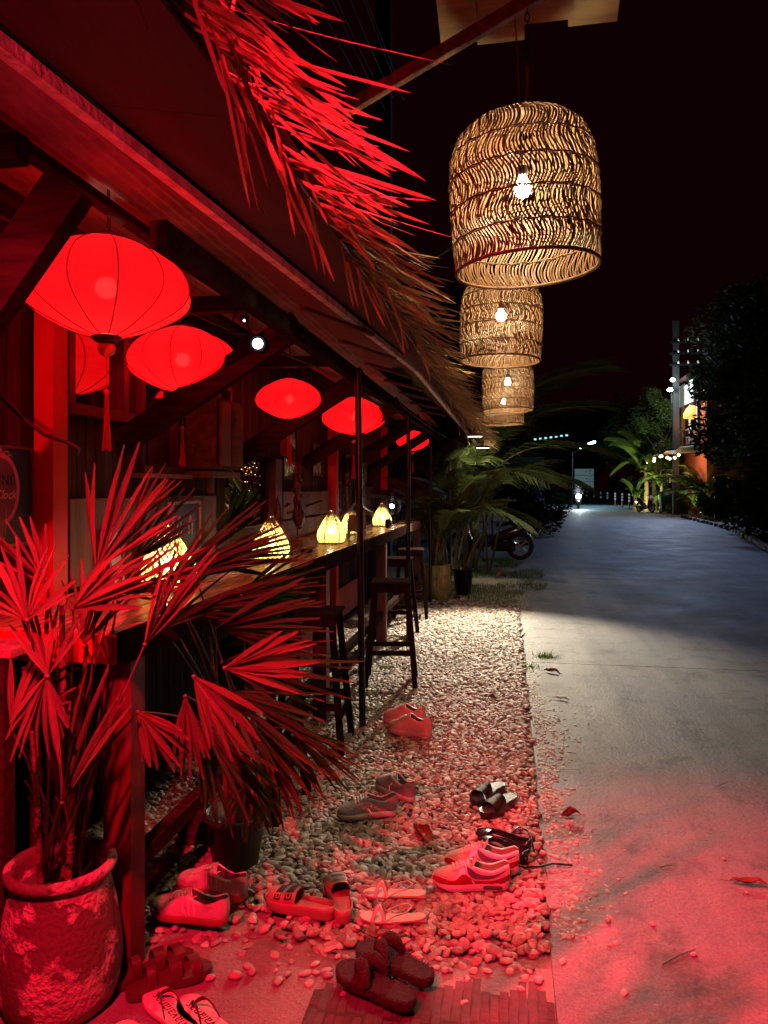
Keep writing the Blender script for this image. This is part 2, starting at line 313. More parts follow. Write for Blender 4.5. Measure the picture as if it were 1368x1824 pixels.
def text_mesh(body, size, m, name, parent, mt, extr=.0008, shear=0, ch=0):
    cu = bpy.data.curves.new(name, 'FONT'); cu.body = body; cu.size = size; cu.extrude = extr; cu.align_x = 'CENTER'; cu.shear = shear; cu.space_character = 1+ch; cu.resolution_u = 3
    tmp = bpy.data.objects.new(name, cu); C.objects.link(tmp)
    dg = bpy.context.evaluated_depsgraph_get(); me = bpy.data.meshes.new_from_object(tmp.evaluated_get(dg)); me.name = name
    bpy.data.objects.remove(tmp); bpy.data.curves.remove(cu); me.materials.clear(); me.materials.append(m)
    return putm(name, me, parent, mt)
# ---------------------------------------------------------------- ground, road, apron
g = MB(); g.add([(-200, -60, -.03), (200, -60, -.03), (200, 400, -.03), (-200, 400, -.03)], [(0, 1, 2, 3)])
tag(g.build('ground', M_soil), kind='structure')
g = MB(); g.add([(-1.95, 2.2, -.012), (.17, 2.2, -.012), (.17, 10.2, -.012), (-1.95, 10.2, -.012)], [(0, 1, 2, 3)])
tag(g.build('gravel_bed', M_sand), kind='structure')
# dusty verge between gravel and bend, with soft outline
g = MB(); pts = [(-2.2, 9.6), (.2, 9.2), (.75, 10.5), (1.0, 12.2), (.95, 14.5), (.6, 18), (.9, 26), (-2.2, 26)]
g.add([(x, y, -.002) for x, y in pts], [list(range(len(pts)))]); tag(g.build('verge', M_sand), kind='structure')
# road: a base sheet and separate cast slabs with joints
rl = [(.14, -3), (.14, 9.3), (.16, 14), (.5, 20), (1.2, 40), (2.0, 60), (2.0, 110)]
rr_ = [(5.2, -3), (5.25, 9.3), (5.4, 15), (7.6, 27), (8.4, 38), (8.2, 55), (9.5, 110)]
def edge(tab, y):
    for (x0, y0), (x1, y1) in zip(tab, tab[1:]):
        if y0 <= y <= y1: return x0+(x1-x0)*(y-y0)/(y1-y0)
    return tab[-1][0]
road = MB(); n = 24
vs = []
for i in range(n+1):
    y = -3+113*i/n; vs += [(edge(rl, y)+.005, y, -.016), (edge(rr_, y)-.005, y, -.016)]
road.add(vs, [(2*i, 2*i+1, 2*i+3, 2*i+2) for i in range(n)])
road_o = tag(road.build('road', M_concrete), kind='structure')
cuts = [-3, .4, 6.42, 12.4, 18.4, 24.4, 30.4, 36.4, 44, 52, 62, 110]
for a, b in zip(cuts, cuts[1:]):
    s = MB(); k = 12; vs = []
    for i in range(k+1):
        y = a+.006+(b-a-.012)*i/k; x0, x1 = edge(rl, y), edge(rr_, y)
        j = .008*math.sin(y*5)+.006*math.sin(y*13) if y < 12 else .15*math.sin(y*1.3)*min(1, (y-12)/6)
        for q in range(5): vs.append((x0+j+(x1-x0)*q/4, y, .004+.002*math.sin(y*1.1+q)))
    fs = [(i*5+q, i*5+q+1, i*5+5+q+1, i*5+5+q) for i in range(k) for q in range(4)]
    s.add(vs, fs); N0 = len(vs)
    s.add([(x, y, z-.03) for x, y, z in vs[:5]]+vs[:5], [(0, 1, 6, 5), (1, 2, 7, 6), (2, 3, 8, 7), (3, 4, 9, 8)])
    L0 = [vs[i*5] for i in range(k+1)]
    s.add(L0+[(x, y, z-.03) for x, y, z in L0], [(i, i+k+1, i+k+2, i+1) for i in range(k)])
    s.build('slab', M_concrete, road_o)
# apron in front of the gravel, left of the road
g = MB(); top = [(-2.4, 2.32), (-1.7, 2.36), (-1.2, 2.30), (-.9, 2.34), (-.6, 2.31), (-.3, 2.35), (-.05, 2.37), (.134, 2.34)]
vs = [(x, y+.02*math.sin(x*19), .0) for x, y in top]+[(x, 1.0, .0) for x, y in top]+[(x, -2, .0) for x, y in top]; n = len(top)
g.add(vs, [(n+i, n+i+1, i+1, i) for i in range(n-1)]+[(2*n+i, 2*n+i+1, n+i+1, n+i) for i in range(n-1)])
g.add([vs[i] for i in range(n)]+[(vs[i][0], vs[i][1], -.03) for i in range(n)], [(i, i+1, n+i+1, n+i) for i in range(n-1)])
apron = tag(g.build('pavement', M_concrete2), kind='structure')
g = MB(); pts = [(x, -.004+y) for x, y in []]
# broom grooves cast in the ramp: one raised rib after another
dq = MB(); dq.add([(-.57, 1.55, .0012), (.132, 1.55, .0012), (.132, 2.20, .0012), (-.3, 2.215, .0012), (-.57, 2.14, .0012)], [(0, 1, 2, 3, 4)]); dq.build('groove_dirt', mat('groove_dirt', (.06, .04, .035), .95, bump=.6), apron)
ribs = []
for v_ in range(5):
    m_ = MB(); q = random.Random(v_)
    def rib(u, v, q=q, s=v_):
        w = [-.5, -.42, -.2, .2, .42, .5][min(5, int(round(v*5)))]
        h = [0, .7, 1, 1, .7, 0][min(5, int(round(v*5)))]*(1 if 0 < u < 1 else 0)
        return (w+.06*math.sin(u*9+s*2), u-.5, h*(1+.25*math.sin(u*17+s)+.2*math.sin(u*41+s*3)))
    m_.grid(rib, 14, 5); ribs.append(m_.mesh('ridge', M_groove))
for k in range(25):
    x = -.555+k*.0272+rnd.uniform(-.0015, .0015); y1 = 2.235+.03*math.sin(k*.9)+rnd.uniform(-.02, .02)-(.07 if k < 5 else 0)-max(0, k-27)*.008
    y0 = y1-rnd.uniform(.38, .6); w = rnd.uniform(.0225, .0265)
    if x < -.28 and k % 3 == 0: y1 -= .06
    ym = 2.07+rnd.uniform(-.02, .02)
    put('ridge', ribs[k % 5], apron, (x, (y1+ym)/2+.004, .0005), (0, 0, rnd.uniform(-.03, .03)), (w, y1-ym, rnd.uniform(.0035, .0055)))
    put('ridge', ribs[(k+2) % 5], apron, (x+rnd.uniform(-.002, .002), (ym+y0)/2-.004, .0005), (0, 0, rnd.uniform(-.03, .03)), (w, max(.05, ym-y0), rnd.uniform(.0035, .0055)))

# ---------------------------------------------------------------- pebbles: geometry-node scatter of real stones
def scatter(name, pts, m, sub=3):
    me = bpy.data.meshes.new(name); me.vertices.add(len(pts))
    me.vertices.foreach_set('co', [c for p in pts for c in p[0]])
    a = me.attributes.new('rot', 'FLOAT_VECTOR', 'POINT'); a.data.foreach_set('vector', [c for p in pts for c in p[1]])
    a = me.attributes.new('scl', 'FLOAT_VECTOR', 'POINT'); a.data.foreach_set('vector', [c for p in pts for c in p[2]])
    o = bpy.data.objects.new(name, me); C.objects.link(o); me.materials.append(m)
    ng = bpy.data.node_groups.new(name+'_scatter', 'GeometryNodeTree')
    ng.interface.new_socket('Geometry', in_out='INPUT', socket_type='NodeSocketGeometry'); ng.interface.new_socket('Geometry', in_out='OUTPUT', socket_type='NodeSocketGeometry')
    N = ng.nodes.new; L = ng.links.new; gi = N('NodeGroupInput'); go = N('NodeGroupOutput'); jo = N('GeometryNodeJoinGeometry')
    ix = N('GeometryNodeInputIndex'); mo = N('FunctionNodeIntegerMath'); mo.operation = 'MODULO'; mo.inputs[1].default_value = 4; L(ix.outputs[0], mo.inputs[0])
    for k in range(4):
        ic = N('GeometryNodeMeshIcoSphere'); ic.inputs['Radius'].default_value = 1; ic.inputs['Subdivisions'].default_value = sub
        sp = N('GeometryNodeSetPosition'); nz = N('ShaderNodeTexNoise'); nz.noise_dimensions = '4D'; nz.inputs['W'].default_value = 3.7*k; nz.inputs['Scale'].default_value = .8; nz.inputs['Detail'].default_value = 0
        vm = N('ShaderNodeVectorMath'); vm.operation = 'SUBTRACT'; vm.inputs[1].default_value = (.5, .5, .5); v2 = N('ShaderNodeVectorMath'); v2.operation = 'SCALE'; v2.inputs[3].default_value = .75
        L(nz.outputs['Color'], vm.inputs[0]); L(vm.outputs[0], v2.inputs[0]); L(ic.outputs[0], sp.inputs['Geometry']); L(v2.outputs[0], sp.inputs['Offset'])
        ss = N('GeometryNodeSetShadeSmooth'); L(sp.outputs[0], ss.inputs[0]); sm = N('GeometryNodeSetMaterial'); sm.inputs['Material'].default_value = m; L(ss.outputs[0], sm.inputs[0])
        ip = N('GeometryNodeInstanceOnPoints'); cp = N('FunctionNodeCompare'); cp.data_type = 'INT'; cp.operation = 'EQUAL'
        L(mo.outputs[0], cp.inputs[2]); cp.inputs[3].default_value = k
        na = N('GeometryNodeInputNamedAttribute'); na.data_type = 'FLOAT_VECTOR'; na.inputs[0].default_value = 'rot'
        nb = N('GeometryNodeInputNamedAttribute'); nb.data_type = 'FLOAT_VECTOR'; nb.inputs[0].default_value = 'scl'
        L(gi.outputs[0], ip.inputs['Points']); L(sm.outputs[0], ip.inputs['Instance']); L(cp.outputs[0], ip.inputs['Selection'])
        L(na.outputs[0], ip.inputs['Rotation']); L(nb.outputs[0], ip.inputs['Scale']); L(ip.outputs[0], jo.inputs[0])
    L(jo.outputs[0], go.inputs[0]); md = o.modifiers.new('scatter', 'NODES'); md.node_group = ng
    return o
def fbm(x, y): return noise.noise(V((x, y, 0)))+.5*noise.noise(V((2.1*x, 2.1*y, 5)))
pts = []; q = random.Random(3)
y = 2.30
while y < 9.9:
    sp = .0205+.0013*(y-2.3); x = -1.78
    while x < .135:
        fr = 2.40+.05*fbm(x*3, 1)+(.10 if x < -.75 else 0)*(1+fbm(x*2, 8))
        ok = y > fr or (y > fr-.10 and q.random() < .22)
        if y > 9.0 and q.random() < (y-9.0)/.9: ok = False
        if y > 8.6 and x > -.3+ (9.6-y)*.5 and q.random() < .5: ok = False
        if x > .10 and q.random() < .35: ok = False
        if ok:
            s = sp*q.choice([.40, .48, .54, .58, .64, .80])*(1.15 if y < 3.2 else 1); el = q.uniform(1.05, 1.55); h = q.uniform(.5, .75)
            px_, py_ = x+q.uniform(-.4, .4)*sp, y+q.uniform(-.4, .4)*sp
            mound = .010+.010*fbm(px_*2.3, py_*2.3)-(.014 if y < fr+.05 else 0)
            pts.append(((px_, py_, max(.001, mound)+q.uniform(-.004, .008)), (q.uniform(-.5, .5), q.uniform(-.5, .5), q.uniform(0, 6.28)), (s*el, s, s*h)))
        x += sp
    y += sp
tag(scatter('gravel', pts, M_pebble), 'bed of rounded river pebbles running along the bar beside the road', 'gravel', kind='stuff')
pts = []
for i in range(2300):
    y = 2.5+8.0*q.random()**1.1; w = .16+.05*math.sin(y*3)+.09*fbm(y, 3)
    x = .15+abs(q.gauss(0, .6))*w*.8+.01
    if x > .62: continue
    s = q.uniform(.005, .0105); pts.append(((x, y, .004+q.uniform(-.5, .0)*s), (0, 0, q.uniform(0, 6.28)), (s*q.uniform(1.1, 1.6), s, s*.6)))
for i in range(90):   # strays on the apron
    x = q.uniform(-1.3, .2); y = 2.36-abs(q.gauss(0, .09))
    if x > .1: x = q.uniform(.15, .45); y = q.uniform(1.95, 2.9)
    s = q.uniform(.006, .016); pts.append(((x, y, q.uniform(.0, .5)*s), (0, 0, q.uniform(0, 6.28)), (s*q.uniform(1.1, 1.7), s, s*.55)))
tag(scatter('edge_pebbles', pts, M_pebble2), 'small pebbles set and strewn along the concrete edge of the road', 'pebbles', kind='stuff')
big = []
for k in range(4):
    m_ = MB(); m_.ball((0, 0, 0), 1, 0, 10)
    m_.v = [tuple(V(p)*(1+.28*noise.noise(V(p)*.9+V((k*5, 0, 0))))) for p in m_.v]; big.append(m_.mesh('loose_pebble', M_pebble2))
for (px, py, w) in [(420, 1738, .04), (448, 1730, .03), (375, 1742, .03), (512, 1735, .022), (562, 1733, .022), (585, 1737, .03), (1020, 1668, .02), (1083, 1640, .024), (1162, 1646, .02), (1290, 1530, .018), (1236, 1700, .02), (986, 1618, .02), (1330, 1590, .012), (905, 1700, .03), (870, 1707, .03), (300, 1712, .028)]:
    p = G(px, py, .008); t = put('loose_pebble', big[rnd.randrange(4)], None, p, (0, 0, rnd.uniform(0, 6)), (w*.55, w*.4, w*.3))
    tag(t, 'single loose pale pebble lying apart on the bare concrete', 'pebble', 'loose pebbles on the concrete')

# ---------------------------------------------------------------- grass
def tuft_field(name, pts, label):
    m = MB()
    for (x, y, h) in pts:
        a = rnd.uniform(0, 6.28); w = rnd.uniform(.002, .0045); lx, ly = h*rnd.uniform(-.6, .6), h*rnd.uniform(-.6, .6); dx, dy = w*math.cos(a), w*math.sin(a)
        m.add([(x-dx, y-dy, 0), (x+dx, y+dy, 0), (x+dx*.6+lx*.4, y+dy*.6+ly*.4, h*.6), (x-dx*.6+lx*.4, y-dy*.6+ly*.4, h*.6), (x+lx, y+ly, h)], [(0, 1, 2, 3), (3, 2, 4)])
    return tag(m.build(name, M_grass), label, 'grass', kind='stuff')
pts = []
while len(pts) < 9000:
    y = rnd.uniform(9.4, 16); x = rnd.uniform(-1.6, .8)
    edge_ = .05+.55*min(1, (y-9.3)/2)-(.45 if y > 13.5 else 0)
    if x < edge_+.2*fbm(x*2, y*2) and fbm(x*1.3+4, y*1.3) > -.12 and rnd.random() < (.35+.65*min(1, (y-9.4))): pts.append((x, y, rnd.uniform(.03, .085)))
tuft_field('grass', pts, 'short rough grass on the verge past the end of the gravel')
pts = [(*[c+rnd.gauss(0, .045) for c in G(972, 1172).xy], rnd.uniform(.02, .06)) for i in range(160)]+[(*[c+rnd.gauss(0, .05) for c in G(945, 1190).xy], rnd.uniform(.02, .04)) for i in range(90)]+[(*[c+rnd.gauss(0, .05) for c in G(930, 1290).xy], rnd.uniform(.015, .04)) for i in range(60)]
tuft_field('grass_tuft', pts, 'small green tufts where gravel meets concrete beside the dry leaf')
pts = [(*[c+rnd.gauss(0, .03) for c in G(690, 1192).xy], rnd.uniform(.02, .05)) for i in range(90)]
tuft_field('weed_tuft', pts, 'tiny green weed in the gravel under the nearest whole stool')

# ---------------------------------------------------------------- the bar building
WX = -1.80
bar = thing('bar_building', 'low dark plank bar front with red columns and a lean-to eave of palm thatch', 'building', (WX, 6, 0))
OF = V((WX, 6, 0))
def bb(mb, name, mats, parent=None, lab=None, kind=None):
    par = parent or bar
    mb.v = [tuple(V(p)-OF) for p in mb.v]; o = mb.build(name, mats, par)
    if lab: o['label'] = lab
    if kind: o['kind'] = kind
    return o
# openings (y0, y1, z0, z1): windows and the planted hole
HOLES = [(2.80, 3.20, 1.84, 2.21), (3.40, 3.75, 1.60, 2.02), (4.36, 4.54, 1.72, 2.12), (4.56, 5.42, 1.20, 1.69)]
w = MB(); Y0, Y1, ZT = -.3, 10.6, 2.95
ys = sorted({Y0, Y1, *[h[0] for h in HOLES], *[h[1] for h in HOLES]})
for a, b in zip(ys, ys[1:]):
    zz = [(0, ZT)]
    for h in HOLES:
        if h[0] <= a+1e-6 and h[1] >= b-1e-6: zz = [(0, h[2]), (h[3], ZT)]
    for z0, z1 in zz: w.box((WX-.045, (a+b)/2, (z0+z1)/2), (.05, b-a, z1-z0))
wall = bb(w, 'wall', M_plank)
pm = {}
def plank(y, wd, z0, z1, x=WX-.012, m=M_plank, par=None):
    key = (round(wd, 3), round(z1-z0, 2), m.name)
    if key not in pm:
        q = MB(); q.box((0, 0, 0), (.024, wd-.006, z1-z0), bev=.003); pm[key] = q.mesh('plank', m)
    put('plank', pm[key], par or wall, V((x+rnd.uniform(-.003, .003), y, (z0+z1)/2))-OF)
y = Y0
while y < Y1-.05:
    wd = .072; yc = y+wd/2; zz = [(.02, ZT)]
    for h in HOLES:
        if yc > h[0] and yc < h[1]: zz = [(.02, h[2]), (h[3], ZT)]
    for z0, z1 in zz: plank(yc, wd, z0, z1)
    # cover batten
    y += wd
# windows
def window(y0, y1, z0, z1, glass, fm, fw=.045, parent=None):
    f = MB(); x = WX+.012
    f.box((x, (y0+y1)/2, z1+fw/2-.004), (.05, y1-y0+2*fw, fw)); f.box((x+.008, (y0+y1)/2, z0-fw/2+.004), (.075, y1-y0+2*fw+.04, fw))
    f.box((x, y0-fw/2+.004, (z0+z1)/2), (.05, fw, z1-z0-.008)); f.box((x, y1+fw/2-.004, (z0+z1)/2), (.05, fw, z1-z0-.008))
    o = bb(f, 'window', fm)
    p = MB(); p.box((WX-.004, (y0+y1)/2, (z0+z1)/2), (.006, y1-y0, z1-z0)); bb(p, 'pane', glass, o); return o
M_wframe = mat('window_frame_paint', (.10, .022, .02), .4, var=.2)
M_sill = mat('pale_sill', (.30, .25, .22), .6, var=.3)
window(*HOLES[0], M_glass_r, M_wframe); wn = window(*HOLES[1], M_glass_b, M_wframe, .03); window(*HOLES[2], M_glass_r, M_wframe, .03)
s = MB(); s.box((WX+.05, 3.57, 1.555), (.09, .50, .022), bev=.004); bb(s, 'sill', M_sill, wn)
# frame posts of the planted opening
M_post = mat('brown_painted_post', (.16, .085, .06), .5, var=.3, stretch=(6, 6, .8))
f = MB(); f.box((WX+.02, 5.50, 1.40), (.07, .16, .62), bev=.004); bb(f, 'opening_post', M_post)
f = MB(); f.box((WX+.02, 4.99, 1.705), (.06, .90, .03)); bb(f, 'opening_lintel', M_timber)
# columns painted red
for yy, r in ((2.61, .047), (7.29, .052), (10.42, .05)):
    c = MB(); c.box((WX+.055, yy, 1.42), (r*1.7, r*2, 2.84), bev=.008); bb(c, 'column', M_redpaint)
c = MB(); c.box((WX+.03, 5.74, 2.3), (.06, .09, 1.1), bev=.006); bb(c, 'column', M_redpaint)
# red kick boards and posts under the counter
for (a, b, z0, z1) in ((6.0, 7.2, .02, .28), (7.5, 8.9, .10, .42), (4.6, 5.8, .02, .2)):
    k = MB(); k.box((WX+.03, (a+b)/2, (z0+z1)/2), (.03, b-a, z1-z0)); bb(k, 'kick_board', mat('orange_red_board', (.46, .07, .03), .6, var=.25))
# grey wood back boards over the counter
for (a, b, z0, z1, m_, n) in ((2.76, 4.29, 1.085, 1.45, M_plank2, 9), (5.66, 7.22, 1.24, 1.46, M_brown, 4), (4.32, 9.75, 1.085, 1.225, M_brown, 26), (8.55, 9.7, 1.24, 1.5, M_brown, 6)):
    for i in range(n):
        wd = (b-a)/n; q = MB(); q.box((WX+.028, a+wd*(i+.5), (z0+z1)/2), (.022+.004*(i % 2), wd-.005, z1-z0-.004*(i % 3)), bev=.003); bb(q, 'back_board', m_)
# braces, beam, poles
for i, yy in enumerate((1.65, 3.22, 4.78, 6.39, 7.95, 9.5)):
    b = MB(); b.bar((WX+.0, yy, 1.70 if i else 1.29), (-.93 if i else -1.05, yy, 2.235), .115, .055, up=(0, 1, 0)); o = bb(b, 'brace', M_timber)
    if i == 1:
        pass
    u = MB(); u.bar((WX+.04, yy, (1.70 if i else 1.26)-.0335), (-.93 if i else -1.05, yy, 2.235-.064), .006, .048, up=(0, 1, 0)); bb(u, 'brace_lit_edge', mat('pale_lit_edge', (.32, .25, .20), .8, var=.4, scale=20, bump=.5))  # pale strip paints in lamplight along the lower edge of the brace
    b = MB(); b.box((-1.49, yy, 2.335), (.62, .05, .07)); bb(b, 'rafter', M_timber)
b = MB(); b.box((-.947, 6.3, 2.195), (.05, 8.8, .075)); bb(b, 'beam', M_timber)
b = MB(); b.box((-1.72, 5.6, 2.40), (.07, 9.8, .10)); bb(b, 'wall_plate', M_timber)
for k, (xx, zz) in enumerate(((-1.25, 2.386), (-1.5, 2.386))):
    b = MB(); b.box((xx, 5.6, zz), (.045, 9.6, .03)); bb(b, 'purlin', M_timber)
for i in range(7):   # battens under the eave sheet, coloured to paint in red-lit rafter edges
    yy = 3.6+i*.85; b = MB(); b.bar((-1.02, yy, 2.40), (-.80, yy+.75, 2.41), .03, .02); bb(b, 'batten', mat('red_lit_batten', (.16, .07, .06), .8, spec=.1))
for (xx, yy, zt, lean) in ((-.886, 4.48, 2.215, -.03), (-.94, 7.0, 2.215, 0), (-.985, 9.47, 2.215, 0)):
    b = MB(); b.tube([(xx, yy, -.02), (xx+lean*.5, yy, 1.1), (xx+lean, yy, zt)], .021, 10); b.tube([(xx, yy, .0), (xx, yy, .02)], .04, 10); bb(b, 'post', M_black)
b = MB(); b.tube([(-.93, 12.0, -.02), (-.93, 12.0, 2.25)], .025, 8); bb(b, 'post', M_black)
# corrugated tin: waves run along the wall
m_ = MB(); nu, nv = 180, 8
def tin(u, v): x = -1.84+u*.78; return (x, .2+v*12.4, 2.455+.010*math.sin(x*2*PI/.045)+.07*(-1.05-x))
m_.grid(tin, nu, nv); m_.grid(lambda u, v: (lambda p: (p[0], p[1], p[2]+.004))(tin(u, v)), nu, nv); bb(m_, 'corrugated_sheet', M_tin)
# fascia with its knee, soffit boards, upper red panel
FI = [(-1.17, 0, 2.44), (-.73, 5.9, 2.44), (-.526, 13, 2.22)]
def fl(tab, y):
    for a, b in zip(tab, tab[1:]):
        if a[1] <= y <= b[1]:
            t = (y-a[1])/(b[1]-a[1]); return V(a).lerp(V(b), t)
    return V(tab[-1])
b = MB(); b.bar(FI[0], FI[1], .034, .034); bb(b, 'fascia', M_fascia)
b = MB(); b.bar(FI[1], FI[2], .034, .034); bb(b, 'fascia', M_fascia)
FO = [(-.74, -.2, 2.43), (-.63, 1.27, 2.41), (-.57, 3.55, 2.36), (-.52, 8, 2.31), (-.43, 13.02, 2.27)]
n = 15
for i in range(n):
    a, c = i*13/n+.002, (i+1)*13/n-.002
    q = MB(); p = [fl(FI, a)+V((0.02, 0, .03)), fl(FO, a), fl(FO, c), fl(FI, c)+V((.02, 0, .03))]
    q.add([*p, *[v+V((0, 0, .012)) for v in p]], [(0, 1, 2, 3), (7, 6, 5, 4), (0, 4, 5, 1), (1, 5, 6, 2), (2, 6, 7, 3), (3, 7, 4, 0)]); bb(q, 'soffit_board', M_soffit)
q = MB(); p = []
for i in range(13):
    yy = i*.49; a = V((-1.07, yy, 2.448)); c = fl(FI, yy)+V((-.02, 0, .02)); p += [a, c] if a.x < c.x else [c+V((-.001, 0, 0)), c]
q.add(p, [(2*i, 2*i+1, 2*i+3, 2*i+2) for i in range(12)]); q.add([v+V((0, 0, .01)) for v in p], [(2*i, 2*i+2, 2*i+3, 2*i+1) for i in range(12)]); bb(q, 'eave_panel', mat('red_brown_panel', (.13, .035, .033), .7, var=.3, scale=5, bump=.4))
q = MB(); n = 12
for i in range(n):
    a, c = i*13.2/n, (i+1)*13.2/n; A, B = fl(FO, min(a, 13)), fl(FO, min(c, 13))
    q.add([A+V((0, 0, .03)), B+V((0, 0, .03)), (-2.6, c, 3.7), (-2.6, a, 3.7)], [(0, 1, 2, 3)])
    q.add([A+V((0, 0, .10)), B+V((0, 0, .10)), (-2.6, c, 3.78), (-2.6, a, 3.78)], [(3, 2, 1, 0)])
bb(q, 'thatch_roof', mat('thatch_roof_mass', (.16, .10, .05), .95, var=.5, scale=20, bump=1, bscale=60))
# bent rod at the left
b = MB(); pp = [P(-60, 660, 2.2), P(0, 705, 2.2), P(40, 745, 2.2), P(80, 775, 2.2), P(125, 790, 2.2), P(142, 800, 2.2), P(138, 812, 2.2)]; b.tube(pp, [.006, .006, .006, .006, .006, .005, .003], 6); bb(b, 'bent_rod', M_wire)
# loose cables under the eave
for (a, c, sag) in (((-1.6, 1.2, 2.36), (-1.0, 4.9, 2.2), .05), ((-1.0, 4.9, 2.3), (-.6, 12.8, 2.2), .12), ((-1.5, 2.4, 2.35), (-1.12, 3.05, 2.16), .08)):
    b = MB(); b.tube([V(a).lerp(V(c), t/12)+V((0, 0, -sag*math.sin(PI*t/12))) for t in range(13)], .004, 5); bb(b, 'cable', M_wire)

# thatch fringe
blades = []
for v_ in range(5):
    m_ = MB(); q = random.Random(v_+20); dr = [.04, .16, .30, -.10, .10][v_]
    def bl(u, v, dr=dr, s=v_):
        w = .5*(.55+.9*u if u < .35 else (.865-.25*(u-.35)))*(1 if u < .86 else max(.0, (1-u)/.14)**.8)
        j = (v-.5)*2; return (u, j*w*.5*2*(1+.08*math.sin(u*30+s)), -abs(j)*.35*w-dr*u*u*8+.5*math.sin(u*5+s)*.5)
    m_.grid(bl, 12, 2); blades.append(m_.mesh('thatch_leaf', M_straw))
def blade_mt(p, d, roll, L, w, zs=None):
    d = d.normalized(); side = d.cross(V((0, 0, 1))); side = side.normalized() if side.length > 1e-3 else V((1, 0, 0)); nn = side.cross(d)
    c, s_ = math.cos(roll), math.sin(roll); s2 = side*c+nn*s_; n2 = nn*c-side*s_
    m = Matrix((d*L, s2*w, n2*(zs or w*1.3))).transposed().to_4x4(); m.translation = p; return m
cnt = 0; far = MB()
fr = random.Random(11)
spots = []
for i in range(1180):
    t = fr.random()**.95; yy = .35+t*12.6; spots.append(yy)
spots.sort()
n_ind = 285
sel = set(fr.sample([i for i, yy in enumerate(spots) if yy < 7.5], n_ind))
for i, yy in enumerate(spots):
    p = fl(FO, min(yy, 13))+V((fr.uniform(-.05, .06), 0, fr.uniform(.01, .10)))
    k = fr.random(); far_ = min(1, yy/13)
    near = max(0, 1-yy/6)
    if k < .03+.25*near*near: d = V((fr.uniform(.0, .35), fr.uniform(.2, .9), -fr.uniform(.45, 1.))); L = fr.uniform(.16, .40)
    else: d = V((fr.uniform(.35, 1.0), fr.uniform(.5, 1.3), fr.uniform(-.30, .14)-.35*far_)); L = fr.uniform(.20, .46)*(1+.25*near)
    wd = fr.uniform(.007, .014)*(1+.5*near); mt = blade_mt(p, d, fr.uniform(-1.2, 1.2), L, wd, wd*.9)
    if i in sel: putm('thatch_leaf', blades[fr.randrange(5)], bar, Matrix.Translation(-OF) @ mt)
    elif not (yy < 1.6 and fr.random() < .35):
        src = blades[fr.randrange(5)]; far.add([mt @ v.co for v in src.vertices], [list(f.vertices) for f in src.polygons], 0, True)
bb(far, 'thatch_fringe', M_straw, kind='stuff')
# a few long broken leaves seen close to the camera
for (a, b_, w_) in (((330, 130), (480, 405), .013), ((205, -20), (165, 95), .016), ((240, -20), (165+145, 180), .015), ((380, -20), (470, 150), .017), ((420, -20), (372, 190), .014), ((560, 330), (765, 365), .012), ((590, 230), (675, 270), .012), ((470, 60), (548, 130), .012)):
    A, B = P(*a, 1.75), P(*b_, 1.95)
    if a[1] > 100: A, B = P(*a, 2.0), P(*b_, 2.15)
    putm('thatch_leaf', blades[3], bar, Matrix.Translation(-OF) @ blade_mt(A, B-A, rnd.uniform(-.8, .8), (B-A).length, w_*1.6, w_))
# ---------------------------------------------------------------- bar counter
CT = 1.06
ctr = thing('bar_counter', 'long varnished wooden bar counter with dark front edge along the plank wall', 'counter', (-1.45, 6, 0))
OC = V((-1.45, 6, 0))
def cc(mb, name, mats, parent=None):
    mb.v = [tuple(V(p)-OC) for p in mb.v]; return mb.build(name, mats, parent or ctr)
for x0, x1 in ((-1.795, -1.545), (-1.540, -1.345), (-1.340, -1.163)):
    for a, b in ((2.08, 5.15), (5.156, 8.45), (8.456, 9.80)):
        q = MB(); q.box(((x0+x1)/2, (a+b)/2, CT-.02), (x1-x0, b-a, .04), bev=.004); cc(q, 'top_board', M_counter)
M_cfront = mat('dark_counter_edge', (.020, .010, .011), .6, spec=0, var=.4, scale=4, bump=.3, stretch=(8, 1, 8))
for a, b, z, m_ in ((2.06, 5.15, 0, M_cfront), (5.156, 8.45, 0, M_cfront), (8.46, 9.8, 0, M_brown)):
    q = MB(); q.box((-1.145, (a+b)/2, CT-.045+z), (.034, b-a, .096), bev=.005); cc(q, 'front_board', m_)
q = MB(); q.box((-1.47, 2.06, CT-.05), (.62, .03, .085), bev=.004); cc(q, 'end_board', M_redpaint)
for yy in (2.14, 4.6, 6.9, 9.68):
    q = MB(); q.box((-1.18, yy, (CT-.09)/2), (.09, .09, CT-.09), bev=.005); cc(q, 'leg', mat('dark_red_stained_post', (.10, .02, .018), .5, var=.3, stretch=(5, 5, .6)))
    q = MB(); q.box((-1.48, yy, CT-.08), (.5, .05, .07)); cc(q, 'bearer', M_timber)
q = MB(); q.box((-1.18, 5.9, .30), (.05, 7.4, .06), bev=.004); cc(q, 'foot_rail', M_timber)
